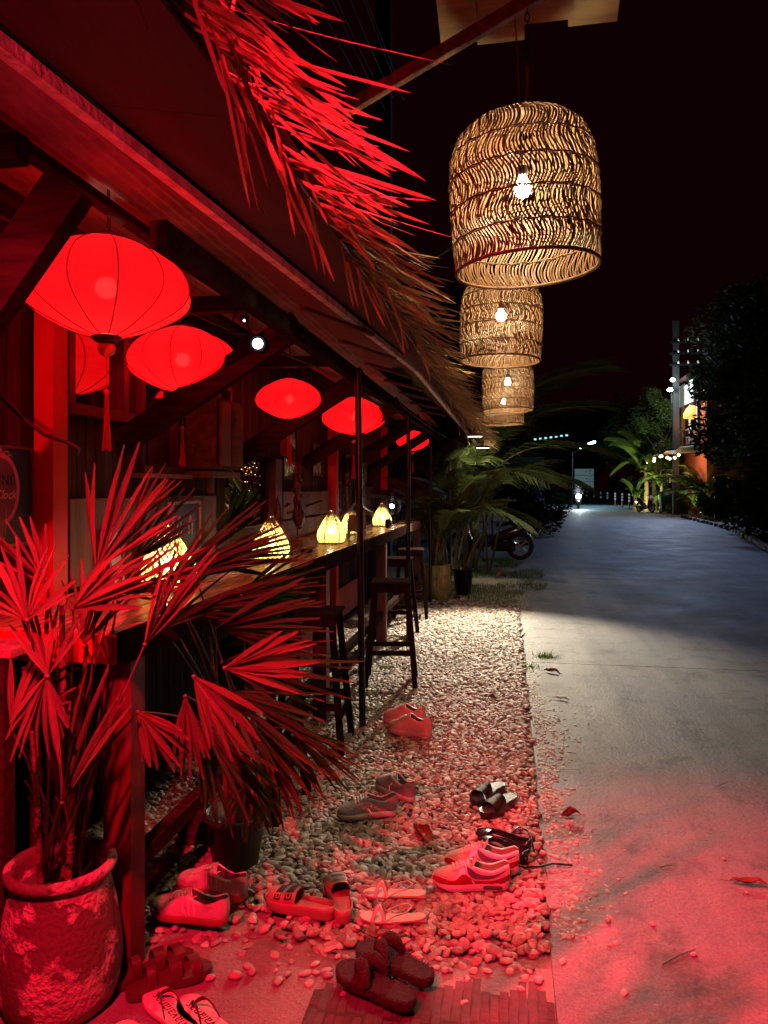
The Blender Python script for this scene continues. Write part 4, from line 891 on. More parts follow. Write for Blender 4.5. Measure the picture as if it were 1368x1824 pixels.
# eave floods
for i, (p, lab) in enumerate(((V(EF1)+V((0, 0, .02)), 'flat white floodlight under the far eave, upper of the two'), (V(EF2)+V((0, 0, .02)), 'flat white floodlight under the far eave, lower and farther'))):
    t = thing('eave_floodlight', lab, 'floodlight', p, 0, 'floodlights at the far end of the eave'); m_ = MB(); m_.box((0, 0, .03), (.22, .12, .03), bev=.006); m_.box((0, .05, .08), (.03, .02, .10)); m_.build('housing', M_black, t)
    m_ = MB(); m_.box((0, 0, .0125), (.19, .095, .003)); m_.build('lens', glow('flood_lens', (1, .93, .8), 5), t)
# red floods
for p, tg, lab in ((V(FLOOD), V((-.80, 2.3, 0)), 'red floodlight fixed under the near end of the eave, aimed at the ground'), (V(UPF), V((-.86, 4.0, 2.52)), 'red floodlight behind the viewer aimed along the thatch'), (V(RFL), V((.62, 2.1, 0)), 'red floodlight on a stalk above the thatch aimed at the road'), (V(WFL), V((-1.55, 2.6, 1.35)), 'added red floodlight out of view under the near eave, brightening the wall')):
    t = thing('red_floodlight', lab, 'floodlight', p, 0, 'red floodlights'); mq = (tg-p).to_track_quat('Z', 'Y').to_matrix().to_4x4()
    m_ = MB(); m_.box((0, 0, -.06), (.18, .13, .05), bev=.008)
    for a, b, c_, d_ in ((0, .07, .19, .01), (0, -.07, .19, .01), (.095, 0, .01, .15), (-.095, 0, .01, .15)): m_.box((a, b, -.035), (c_, d_, .03))
    m_.v = [tuple(mq @ V(q)) for q in m_.v]; m_.build('housing', M_black, t)
    if p.z > 3: m_ = MB(); m_.tube([(0, 0, -.1), (-.1, 0, -1.0)], .015, 6); m_.build('stalk', M_black, t)
    m_ = MB(); m_.box((0, 0, -.032), (.17, .12, .003)); m_.v = [tuple(mq @ V(q)) for q in m_.v]; m_.build('lens', glow('red_lens', (1, .02, .05), 6), t)
# ---------------------------------------------------------------- terracotta pot and fan palms
PC = V((-1.285, 1.97, 0))
t = thing('clay_pot', 'big weathered clay pot with rolled rim and flaking plaster at the left edge', 'pot', PC)
m_ = MB()
prf = [(.001, 0), (.145, 0), (.165, .015), (.182, .06), (.190, .12), (.186, .19), (.172, .27), (.158, .33), (.150, .37), (.150, .378), (.166, .384), (.172, .396), (.168, .410), (.152, .414), (.140, .405), (.136, .37), (.13, .34), (.001, .335)]
m_.lathe([(r*.90, z) for r, z in prf], 96); 
def pot_mat():
    m = bpy.data.materials.new('flaking_clay'); t_ = nodes_of(m); N = t_.nodes.new; L = t_.links.new; out = N('ShaderNodeOutputMaterial'); p = N('ShaderNodeBsdfPrincipled'); tc = N('ShaderNodeTexCoord')
    n = N('ShaderNodeTexNoise'); n.inputs['Scale'].default_value = 6.5; n.inputs['Detail'].default_value = 8; n.inputs['Roughness'].default_value = .62; L(tc.outputs['Object'], n.inputs['Vector'])
    r = N('ShaderNodeValToRGB'); r.color_ramp.elements[0].position = .49; r.color_ramp.elements[1].position = .54; L(n.outputs[0], r.inputs[0])
    mx = N('ShaderNodeMix'); mx.data_type = 'RGBA'; mx.inputs[6].default_value = (.10, .05, .04, 1); mx.inputs[7].default_value = (.40, .30, .25, 1); L(r.outputs[0], mx.inputs[0]); L(mx.outputs[2], p.inputs['Base Color']); p.inputs['Roughness'].default_value = .8
    n2 = N('ShaderNodeTexNoise'); n2.inputs['Scale'].default_value = 70; n2.inputs['Detail'].default_value = 4; L(tc.outputs['Object'], n2.inputs['Vector']); ml = N('ShaderNodeMath'); ml.operation = 'MULTIPLY'; L(r.outputs[0], ml.inputs[0]); L(n2.outputs[0], ml.inputs[1])
    ad = N('ShaderNodeMath'); ad.operation = 'MULTIPLY_ADD'; ad.inputs[1].default_value = 2; L(ml.outputs[0], ad.inputs[0]); L(n2.outputs[0], ad.inputs[2])
    b = N('ShaderNodeBump'); b.inputs['Strength'].default_value = 1; b.inputs['Distance'].default_value = .006; L(ad.outputs[0], b.inputs['Height']); L(b.outputs[0], p.inputs['Normal']); L(p.outputs[0], out.inputs[0]); return m
M_pot = pot_mat(); m_.build('pot_body', M_pot, t)
m_ = MB(); m_.disc((0, 0, .345), .118, 24); m_.build('potting_soil', M_soil, t)

leaflets = []
for v_ in range(6):
    m_ = MB(); dr = [.03, .20, .42, .6, -.16, .8][v_]; bt = [1, .95, 1, .9, 1, .96][v_]
    def lf(u, v, dr=dr, s=v_, bt=bt):
        prof_ = min(1, .22+1.9*u)*(1 if u < .62 else 1-.72*((u-.62)/.38)**1.3)
        j = (v-.5)*2; fold = [1, .45, 0, .45, 1][int(round(v*4))]; tip = .02*math.sin(v*22+s) if u >= .99 else 0
        return (u*bt+tip, j*prof_*.5, .030*fold*prof_-dr*.55*u*u)
    m_.grid(lf, 12, 4); leaflets.append(m_)
lmesh = {}
def lm(i, m):
    k = (i, m.name)
    if k not in lmesh: lmesh[k] = leaflets[i].mesh('leaflet', m)
    return lmesh[k]
def fan(plant, base, hub, ang, spread, L, n, tilt=0, m=None, w=.024, droops=(0, 1, 2, 4), away=0.0, q=None, zsag=1.0):
    """a fan leaf: stalk from base to hub, n pleated leaflets around the direction ang (degrees in the view plane)"""
    m = m or M_leafg; q = q or rnd; O = plant.location
    right = V((CS, SN, 0)); up = V((0, 0, 1)); fw = V((-SN, CS, 0))
    mid = (V(base)+V(hub))/2+V((q.uniform(-.03, .03), q.uniform(-.03, .03), .04)); pts_ = []
    for k in range(9):
        a = k/8; pts_.append((V(base)*(1-a)**2+mid*2*a*(1-a)+V(hub)*a*a)-O)
    s = MB(); s.tube(pts_, [.0045-.002*k/8 for k in range(9)], 6); s.ball(V(hub)-O, .006, 0, 6); lo = s.build('palm_leaf', M_stem, plant)
    for k in range(n):
        f = (k/(n-1)-.5) if n > 1 else 0; a = R(ang+spread*f+q.uniform(-3, 3)); d = right*math.cos(a)+up*math.sin(a)+fw*(away+tilt*f+q.uniform(-.10, .10)); d.normalize()
        nn = (fw*-1+right*q.uniform(-.4, .4)+up*q.uniform(-.1, .5)); nn = (nn-d*nn.dot(d)).normalized(); sd = nn.cross(d)
        LL = L*(1-.28*(2*abs(f))**2)*q.uniform(.88, 1.08); ww = min(w*.9, .021)*q.uniform(.55, 1.0); i = q.choice(droops)
        # droop pulls towards the ground
        nz = nn if nn.z > 0 else nn
        g_ = (up-d*up.dot(d)); g_ = g_.normalized() if g_.length > .05 else nn
        nm = (nn*.65+g_*.35*zsag); nm = (nm-d*nm.dot(d)).normalized(); sd = nm.cross(d)
        mt = Matrix((d*LL, sd*ww, nm*LL)).transposed().to_4x4()
        mt.translation = V(hub)-O; o = putm('leaflet', lm(i, m), lo, mt)
    return lo
q = random.Random(21)
A = thing('fan_palm', 'tall red lit fan palm growing in the big clay pot at the left edge', 'palm', PC+V((0, 0, .35)))
bz = PC+V((0, 0, .36))
s = MB(); 
for k, (dx, dy, tx, tz, r) in enumerate(((-.05, .0, -.07, .62, .011), (.0, .02, -.01, .80, .013), (.04, -.03, .06, .7, .010), (.02, .05, .10, .5, .009), (-.03, -.05, -.03, .45, .010))):
    s = MB(); s.tube([V((dx, dy, -.02)), V((dx+tx*.3, dy, tz*.4)), V((dx+tx, dy, tz))], [r, r*.9, r*.6], 8)
    for e in range(8):
        z = .04+tz*.1*e; x_ = dx+tx*z/tz; s.tube([(x_, dy, z), (x_+q.uniform(-.025, .025), dy-.015, z+.05)], [r*.5, .001], 4)
    s.build('stem', M_fibre, A)
D = 1.0
for (hx, hy, d, ang, sp, L, n, kw) in (
    (172, 1012, 2.05, 62, 66, .34, 8, dict(droops=(0, 0, 4), w=.026)),
    (84, 1040, 1.85, 128, 70, .20, 5, dict(droops=(0, 4), w=.016)),
    (48, 1105, 1.75, 95, 130, .19, 8, dict(w=.018, droops=(0, 1))),
    (82, 1205, 1.80, -98, 62, .22, 6, dict(w=.030, droops=(0, 1), tilt=.3)),
    (85, 1205, 1.80, 88, 70, .21, 6, dict(w=.018, droops=(0, 1, 4))),
    (110, 1430, 1.90, 72, 38, .38, 8, dict(w=.020, droops=(0,))),
    (258, 1148, 1.98, 58, 34, .33, 4, dict(w=.032, droops=(0, 4))),
    (205, 1060, 2.10, 20, 50, .30, 6, dict(w=.020, droops=(0, 1))),
    (130, 1085, 1.95, 35, 60, .26, 6, dict(w=.022, droops=(1, 2))),
    (20, 1300, 1.85, 60, 60, .25, 5, dict(w=.022, droops=(1, 2))),
    (235, 930, 2.3, 50, 40, .22, 3, dict(w=.014, droops=(0, 4))),
    (150, 1150, 2.05, 75, 60, .26, 6, dict(w=.017, droops=(0, 1))),
    ): fan(A, bz+V((q.uniform(-.05, .05), q.uniform(-.04, .04), .02)), P(hx, hy, d), ang, sp, L, n+3, q=q, m=M_leafr, **kw)
BC = G(420, 1545); BC.z = 0
t = thing('nursery_pot', 'black plastic nursery pot standing on the pebbles beneath the second fan palm', 'pot', BC); m_ = MB(); m_.lathe([(.001, 0), (.085, 0), (.115, .20), (.125, .20), (.125, .225), (.115, .225), (.105, .19), (.001, .185)], 28); m_.build('pot_body', mat('black_plastic', (.02, .018, .018), .4, bump=.1), t)
B = thing('fan_palm', 'spreading green and red fan palm in front of the counter, in the black nursery pot', 'palm', BC+V((0, 0, .2)))
bz = BC+V((0, 0, .2))
for k, (dx, dy, tx, tz, r) in enumerate(((-.03, .0, -.08, .70, .011), (.03, .02, .06, .62, .012), (.0, -.03, .0, .5, .010), (.05, 0, .15, .45, .009))):
    s = MB(); s.tube([V((dx, dy, -.02)), V((dx+tx*.3, dy, tz*.4)), V((dx+tx, dy, tz))], [r, r*.9, r*.6], 8)
    for e in range(7):
        z = .04+tz*.11*e; x_ = dx+tx*z/tz; s.tube([(x_, dy, z), (x_+q.uniform(-.02, .02), dy-.01, z+.05)], [r*.5, .001], 4)
    s.build('stem', M_fibre, B)
for (hx, hy, d, ang, sp, L, n, kw) in (
    (300, 1035, 2.45, 30, 46, .42, 7, dict(w=.024, droops=(0, 4))),
    (345, 1010, 2.60, 12, 34, .40, 6, dict(w=.022, droops=(0, 1))),
    (330, 1090, 2.55, 2, 44, .46, 8, dict(w=.022, droops=(0, 1), m=M_leafg)),
    (385, 1120, 2.50, 8, 60, .40, 8, dict(w=.026, droops=(0, 1))),
    (395, 1180, 2.45, -8, 64, .44, 9, dict(w=.027, droops=(0, 1, 2, 4))),
    (400, 1230, 2.40, -35, 60, .43, 9, dict(w=.028, droops=(0, 1, 2, 4))),
    (470, 1300, 2.55, -68, 56, .36, 9, dict(w=.022, droops=(0, 1), m=M_leafd)),
    (520, 1300, 2.75, -42, 60, .32, 7, dict(w=.018, droops=(0, 1), m=M_leafd)),
    (345, 1205, 1.95, -52, 50, .27, 4, dict(m=M_leafr, w=.032, droops=(0, 1))),
    (400, 1190, 1.90, 4, 60, .24, 4, dict(m=M_leafr, w=.032, droops=(0, 4))),
    (246, 1268, 1.95, -52, 60, .20, 5, dict(w=.030, droops=(0, 1), m=M_leafd)),
    (330, 1240, 2.2, -88, 36, .26, 5, dict(w=.018, droops=(0,), m=M_leafd)),
    (360, 1290, 2.3, -62, 60, .38, 8, dict(w=.026, droops=(0, 1, 2, 4))),
    (235, 1000, 2.4, 52, 60, .30, 6, dict(w=.020, droops=(0, 4))),
    (430, 1060, 2.7, 20, 50, .32, 7, dict(w=.018, droops=(0, 1))),
    (290, 1120, 2.5, 60, 80, .30, 7, dict(w=.016, droops=(0, 1))),
    (450, 1380, 2.7, -90, 70, .26, 7, dict(w=.018, droops=(0, 1), m=M_leafd)),
    ): fan(B, bz+V((q.uniform(-.05, .05), q.uniform(-.04, .04), .3)), P(hx, hy, d), ang, sp, L, n+5, q=q, **kw)
# ---------------------------------------------------------------- areca palms
def frond_mesh(L, n, droop, ll, name='frond', w=.02, seed=0):
    m_ = MB(); q = random.Random(seed); pts_ = []
    for k in range(15):
        u = k/14; pts_.append(V((L*u*(1-.18*droop*u), 0, L*(.0+.10*u-.55*droop*u*u))))
    m_.tube(pts_, [.010*(1-.85*k/14) for k in range(15)], 5, 1)
    for k in range(n):
        u = .16+.84*k/n; i = min(13, int(u*14)); p = pts_[i].lerp(pts_[i+1], u*14-i); d = (pts_[i+1]-pts_[i]).normalized()
        l = ll*math.sin(PI*min(1, .25+.75*(1-u)+.0))**.6*q.uniform(.8, 1.1)*(1 if u < .9 else .7)
        for sg in (-1, 1):
            dd = (d*.75+V((0, sg*1, 0))*(.85-.3*u)+V((0, 0, .22-.1*q.random()))).normalized(); t1 = p+dd*l*.5; t2 = p+dd*l-V((0, 0, l*(.28+.25*q.random()))); sd = dd.cross(V((0, 0, 1))).normalized()*w*.5; lift = V((0, 0, w*.3))
            m_.add([p-sd*.3, p+sd*.3, t1+sd+lift, t1-lift*0, t1-sd+lift, t2], [(0, 1, 2, 3), (0, 3, 4), (3, 2, 5), (4, 3, 5)])
    return m_.mesh(name, [M_areca, M_stem])
fr_m = [frond_mesh(1, 34, .5, .34, seed=1), frond_mesh(1, 34, .9, .36, seed=2), frond_mesh(1, 30, 1.25, .34, seed=3)]
def areca(name, lab, loc, fr_list, canes, cat='palm', group=None):
    t = thing(name, lab, cat, loc, 0, group); q = random.Random(int(abs(loc[0]*77)+loc[1]*13))
    for (dx, dy, h, lean) in canes:
        s = MB(); s.tube([(dx, dy, 0), (dx+lean*.4, dy, h*.5), (dx+lean, dy, h)], [.022, .018, .012], 7); s.build('cane', M_stem, t)
    for (az, el, L, dx, dz, v_) in fr_list:
        mt = Matrix.Translation((dx, q.uniform(-.1, .1), dz)) @ Matrix.Rotation(R(az), 4, 'Z') @ Matrix.Rotation(-R(el), 4, 'Y') @ Matrix.Scale(L, 4); putm('frond', fr_m[v_], t, mt)
    return t
q = random.Random(5)
def rf(n, h, spread=.15, L=(1.2, 1.9), el=(35, 80), az=(0, 360)): return [(q.uniform(*az), q.uniform(*el), q.uniform(*L), q.uniform(-spread, spread), h*q.uniform(.55, 1.05), q.randrange(3)) for _ in range(n)]
areca('areca_palm', 'bushy dark areca palm clump behind the end of the bar counter', (-1.05, 12.6, 0), rf(20, 1.3), [(q.uniform(-.25, .25), q.uniform(-.2, .2), q.uniform(.8, 1.5), q.uniform(-.25, .25)) for _ in range(9)])
areca('areca_palm', 'tall areca palm whose long fronds arch out over the verge beside the parked motorbike', (-.55, 13.4, 0),
      rf(12, 1.7, L=(1.6, 2.2))+[(-5, 62, 2.4, .1, 1.9, 2), (-20, 48, 2.3, .15, 1.6, 2), (5, 38, 1.9, .15, 1.4, 2), (-12, 72, 2.6, .1, 2.1, 2), (-50, 45, 1.8, .1, 1.3, 2), (-75, 50, 1.6, .1, 1.2, 2), (20, 66, 2.4, 0, 1.9, 1)],
      [(q.uniform(-.25, .25), q.uniform(-.2, .2), q.uniform(1, 1.9), q.uniform(-.3, .4)) for _ in range(10)])
areca('areca_palm', 'farther areca palm behind the parked motorbike', (-.6, 17.5, 0), rf(22, 1.9, L=(1.6, 2.3)), [(q.uniform(-.25, .25), q.uniform(-.2, .2), q.uniform(1, 1.9), q.uniform(-.3, .3)) for _ in range(7)])
areca('areca_palm', 'dark areca palm at the rear left behind the bar', (-2.2, 15.5, 0), rf(20, 2.2, L=(1.6, 2.3)), [(q.uniform(-.25, .25), q.uniform(-.2, .2), q.uniform(1.2, 2.2), q.uniform(-.3, .3)) for _ in range(7)])
# pale ribbed planter with its palm
PP = V((-.93, 9.80, 0))
t = thing('ribbed_planter', 'tall pale planter with wavy ribs standing past the last stool', 'planter', PP); m_ = MB(); n = 84
pr2 = [(.001, 0), (.125, 0), (.14, .02), (.158, .12), (.168, .25), (.170, .36), (.172, .455), (.178, .46), (.176, .47), (.16, .47), (.155, .42), (.001, .42)]
fine = []
for (r0, z0), (r1, z1) in zip(pr2, pr2[1:]):
    kk = max(1, int(abs(z1-z0)/.03)); fine += [(r0+(r1-r0)*e/kk, z0+(z1-z0)*e/kk) for e in range(kk)]
fine.append(pr2[-1]); m_.lathe(fine, 120, mod=lambda a, z: 1+(.045*math.sin(24*(a+.30*math.sin(z*9)+z*1.0)) if .02 < z < .44 else 0)); m_.build('planter_body', mat('sand_glazed_clay', (.38, .30, .14), .6, var=.2, bump=.3, dirt=(.2, .14, .06)), t)
areca('potted_areca', 'slender green areca palm growing in the pale ribbed planter', tuple(PP+V((0, 0, .40))), rf(15, .35, .08, (.75, 1.15), (62, 86))+[(180, 60, 1.2, 0, .4, 1), (200, 66, 1.2, 0, .4, 2)], [(q.uniform(-.1, .1), q.uniform(-.1, .1), q.uniform(.4, .7), q.uniform(-.1, .1)) for _ in range(10)])
t = thing('black_planter', 'dark narrow planter on the verge right of the ribbed one', 'planter', (-.62, 10.35, 0)); m_ = MB(); m_.lathe([(.001, 0), (.11, 0), (.14, .33), (.15, .33), (.15, .36), (.13, .36), (.12, .3), (.001, .3)], 20); m_.build('planter_body', M_black, t)
areca('potted_areca', 'thin leaning palm growing in the dark narrow planter', (-.62, 10.35, .3), rf(7, .5, .08, (.9, 1.2), (55, 80)), [(0, 0, .7, .35), (.03, 0, .5, .2), (-.04, 0, .5, -.1)])
# plants behind the wall opening: strappy clumps
def strap_clump(name, lab, loc, n, L, cat='plant', m=None):
    t = thing(name, lab, cat, loc); q = random.Random(int(loc[1]*31)); 
    for k in range(n):
        a = q.uniform(0, 6.28); l = L*q.uniform(.6, 1.1); el = q.uniform(.5, 1.4); d = V((math.cos(a)*math.cos(el), math.sin(a)*math.cos(el), math.sin(el))); mt = blade_mt(V((0, 0, 0)), d, q.uniform(-.5, .5), l, .05, .06); putm('leaf', plant_leaf, t, mt)
    return t
m_ = MB(); m_.grid(lambda u, v: (u, (v-.5)*(.3+1.2*u if u < .5 else .9*(1-((u-.5)/.5)**2)+.02), abs(v-.5)*.5-1.6*u*u), 10, 2); plant_leaf = m_.mesh('leaf', mat('strap_leaf', (.06, .085, .02), .4, var=.4, transl=.2, rand=.4))
tt = thing('garden_planter', 'low trough full of strappy plants seen through the wall opening', 'planter', (-2.25, 6.0, 0)); m_ = MB(); m_.box((0, 0, .55), (.5, 2.2, 1.1), bev=.01); m_.build('trough', M_brown, tt)
strap_clump('strap_plant', 'strappy green plant in the wall opening, left side', (-2.15, 5.45, 1.1), 46, .5)
strap_clump('strap_plant', 'strappy green plant in the wall opening, right side', (-2.2, 6.3, 1.1), 46, .6)
strap_clump('strap_plant', 'strappy green plant in the middle of the wall opening with fairy lights above', (-2.1, 5.85, 1.1), 40, .45)
m_ = MB(); q = random.Random(2)
for k in range(140): m_.ball((q.uniform(-2.9, -2.45), q.uniform(6.2, 8.8), q.uniform(1.35, 2.1)), .0045, 0, 4)
tag(m_.build('fairy_lights', glow('amber_fairy_light', (1, .35, .08), 5)), 'scatter of tiny amber fairy lights behind the plants in the wall opening', 'lights', kind='stuff')
m_ = MB()
for k in range(1500):
    p = V((q.uniform(-3.1, -2.5), q.uniform(6.0, 9.5), q.uniform(.9, 2.3))); d = V((q.uniform(-1, 1), q.uniform(-1, 1), q.uniform(-.8, .8))).normalized()*.09; sd = V((0, .012, .006)); m_.add([p, p+d*.5+sd, p+d, p+d*.5-sd], [(0, 1, 2, 3)])
tag(m_.build('shrub_backdrop', M_straw), 'dry tangled shrubbery behind the wall opening', 'shrub', kind='stuff')
# ---------------------------------------------------------------- footwear
def hw(t, L):      # half width of a sole, t from heel 0 to toe 1
    tab = [(0, .004), (.02, .018), (.06, .027), (.12, .032), (.22, .0335), (.36, .033), (.50, .036), (.62, .043), (.74, .0475), (.84, .045), (.92, .036), (.97, .022), (1, .004)]
    for (a, b), (c, d) in zip(tab, tab[1:]):
        if a <= t <= c: return (b+(d-b)*(t-a)/(c-a))*L/.28
    return .004
TS = [0, .01, .025, .05, .09, .14, .2, .27, .34, .41, .48, .55, .62, .69, .76, .82, .87, .91, .945, .97, .99, 1]
def cy(t): return .006*math.sin(PI*t)
def sole(m_, L, layers, m=0, wk=1):
    """layers: list of (z function of t, width factor)"""
    ring = [(t, 1) for t in TS]+[(t, -1) for t in TS[::-1][1:-1]]; n = len(ring); vs = []
    for zf, k in layers:
        for t, sg in ring: vs.append((t*L*(1 if k >= 1 else 1)-(t-.5)*L*(1-k)*.3, sg*hw(t, L)*k*wk+cy(t), zf(t)))
    fs = [(i*n+j, i*n+(j+1) % n, (i+1)*n+(j+1) % n, (i+1)*n+j) for i in range(len(layers)-1) for j in range(n)]
    m_.add(vs, fs, m, True)
    # caps as strips
    for base, rev in ((0, True), ((len(layers)-1)*n, False)):
        f = []; K = len(TS)
        for i in range(K-1):
            a, b = base+i, base+i+1; c = base+(n-i-1 if i+1 < K-1 else K-1); d = base+(n-i if i > 0 else 0)
            q = [a, b, c, d]; q = [x for k_, x in enumerate(q) if x not in q[:k_]]
            if len(q) > 2: f.append(q[::-1] if not rev else q)
        vv = vs; m_.add([vv[i] for i in range(len(vv))], f, m, False)
def shoe_grid(L, z0, hc, H, t0=.45, t1=.60, wk=.96, toe=1.0):
    """outer surface of a low shoe; returns fn(t, s) for the side walls (s 0 sole .. 1 collar/top) and the mesh grid"""
    def col(t):   # collar height
        tab = [(0, 1.04), (.05, 1.08), (.12, .92), (.22, .74), (.32, .80), (.42, .98), (.50, 1.1), (.6, 1.1)]
        for (a, b), (c, d) in zip(tab, tab[1:]):
            if a <= t <= c: return hc*(b+(d-b)*(t-a)/(c-a))
        return hc*1.1
    def top(t):
        tab = [(.3, 1.15), (.45, 1.12), (.55, 1.0), (.65, .80), (.75, .62), (.85, .50), (.93, .40), (.98, .26), (1, .05)]
        for (a, b), (c, d) in zip(tab, tab[1:]):
            if a <= t <= c: return H*(b+(d-b)*(t-a)/(c-a))
        return H*1.15
    def pt(t, j, M=16):
        w = hw(max(.012, min(.99, t)), L)*wk; a = max(0, min(1, (t-t0)/(t1-t0))); a = a*a*(3-2*a)
        ph = PI*j/M; A = (w*math.copysign(abs(math.cos(ph))**.75, math.cos(ph)), top(t)*math.sin(ph)**.8 if 0 < j < M else 0)
        jj = min(j, M-j); sg = 1 if j <= M/2 else -1; hcv = col(t)
        if jj <= 5: s = jj/5; B = (sg*w*(1-.14*s*s), hcv*s)
        elif jj == 6: B = (sg*w*.66, hcv*.96)
        elif jj == 7: B = (sg*w*.58, .012)
        else: B = (0, .010)
        y, z = A[0]*a+B[0]*(1-a), A[1]*a+B[1]*(1-a); x = t*L
        if t < .1: x += .006*(z/hc)*(1-t/.1)*0+.004*math.sin(PI*min(1, z/hc))*-1*(1-t/.1)
        return (x, y+cy(t), z0+z)
    return pt
def shoe_upper(m_, L, z0, hc, H, mo=0, mi=1, **k):
    pt = shoe_grid(L, z0, hc, H, **k); M = 16; ts = [.005, .015, .035, .06, .09, .13, .18, .23, .28, .33, .38, .42, .46, .50, .54, .58, .62, .67, .72, .77, .82, .87, .91, .945, .97, .985, .995]
    vs = [pt(t, j) for t in ts for j in range(M+1)]
    for i in range(len(ts)-1):
        for j in range(M):
            inner = ts[i] < .47 and 6 <= j <= 9
            m_.f.append([len(m_.v)+x for x in (i*(M+1)+j, i*(M+1)+j+1, (i+1)*(M+1)+j+1, (i+1)*(M+1)+j)]); m_.m.append(mi if inner else mo); m_.sm.append(True)
    # closing walls at heel and toe
    b = len(m_.v); m_.v += vs
    hk = [pt(ts[0], j) for j in range(6)]+[pt(ts[0], j) for j in range(11, 17)]
    m_.add(hk, [[i, i+1, 10-i, 11-i] for i in range(5)], mo, True)
    tk = [pt(ts[-1], j) for j in range(M+1)]; m_.add(tk, [list(range(M+1))], mo)
    return pt
def patch(m_, pt, rows, off=.0022, m=0, side=1, sub=6):
    """rows: (t, s_lo, s_hi) on the side wall, s=0..1 over j 0..8"""
    M = 16
    def surf(t, s):
        j = s*8; j0 = int(math.floor(j)); f = j-j0; a, b = V(pt(t, j0 if side > 0 else M-j0)), V(pt(t, (j0+1) if side > 0 else M-j0-1)); p = a.lerp(b, f)
        cen = V((t*0+p.x, cy(t), p.z-.012)); n_ = (p-cen); n_.x = .35*(1 if t > .9 else 0)*n_.length; n_.normalize(); return p+n_*off
    vs = []; K = 4
    for (t, lo, hi) in rows:
        for k in range(K+1): vs.append(surf(t, lo+(hi-lo)*k/K))
    m_.add(vs, [(i*(K+1)+k, i*(K+1)+k+1, (i+1)*(K+1)+k+1, (i+1)*(K+1)+k) for i in range(len(rows)-1) for k in range(K)], m, True)
    return surf
def lerp_tab(tab, t):
    for (a, b), (c, d) in zip(tab, tab[1:]):
        if a <= t <= c: return b+(d-b)*(t-a)/(c-a)
    return tab[-1][1]
def laces(m_, pt, r=.0022, m=0, t0=.50, t1=.72, n=6, bow=True):
    for k in range(n):
        t = t0+(t1-t0)*k/(n-1); sp = .0
        pts_ = [V(pt(t+.012*(1 if i % 2 else -1), 5+i*.75 if False else 5+i))+V((0, 0, .003)) for i in range(0, 7)]
        m_.tube(pts_, r*1.3, 5, m)
        pts_ = [V(pt(t+.03*(i/6-.5), 5+i))+V((0, 0, .0045)) for i in range(7)]; m_.tube(pts_, r, 5, m)
    if bow:
        o = V(pt(t0-.01, 8))+V((0, 0, .006))
        for sg in (-1, 1):
            m_.tube([o, o+V((-.012, sg*.012, .016)), o+V((-.018, sg*.028, .012)), o+V((-.010, sg*.034, .0)), o+V((0, sg*.018, .002)), o], r, 5, m)
            m_.tube([o, o+V((.008, sg*.018, .006)), o+V((.002, sg*.034, -.008)), o+V((-.012, sg*.042, -.026))], r, 5, m)
def pair(name, lab, cat, p, rz, build, gap=.10, shift=(0, 0), rz2=0, group=None, z=.020, labs=None, mirror=True, tilt=(0, 0)):
    """two shoes, each a thing of its own"""
    out = []
    for i in (0, 1):
        x, y = p[i]; t = thing(name, labs[i], cat, (x, y, z), rz[i], group); build(t)
        t.rotation_euler = (tilt[i] if isinstance(tilt, tuple) else 0, 0, rz[i])
        if i == 1 and mirror: t.scale = (1, -1, 1)
        out.append(t)
    return out
# pointing helpers: place by heel and toe pixels on the ground
def place(heel, toe, z=.01):
    a, b = G(*heel, z), G(*toe, z); d = (b-a).normalized(); c = (a+b)/2-d*.135; return (c.x, c.y), math.atan2(d.y, d.x), (b-a).length
mWh = mat('white_leather', (.78, .73, .71), .45, var=.1, bump=.15); mWh2 = mat('white_midsole', (.70, .66, .66), .5, var=.06, bump=.05); mRd = mat('red_suede', (.26, .006, .01), .7, var=.15, bump=.4, bscale=160)
mSw = mat('grey_swoosh', (.13, .12, .15), .4, bump=.05); mBe = mat('beige_mesh_fabric', (.52, .36, .28), .85, var=.15, bump=.8, bscale=220); mIn = mat('dark_shoe_lining', (.05, .03, .03), .9, bump=.2); mLc = mat('shoe_lace', (.55, .42, .38), .8, bump=.2)
mIn2 = mat('brown_shoe_lining', (.20, .12, .09), .9, bump=.2)
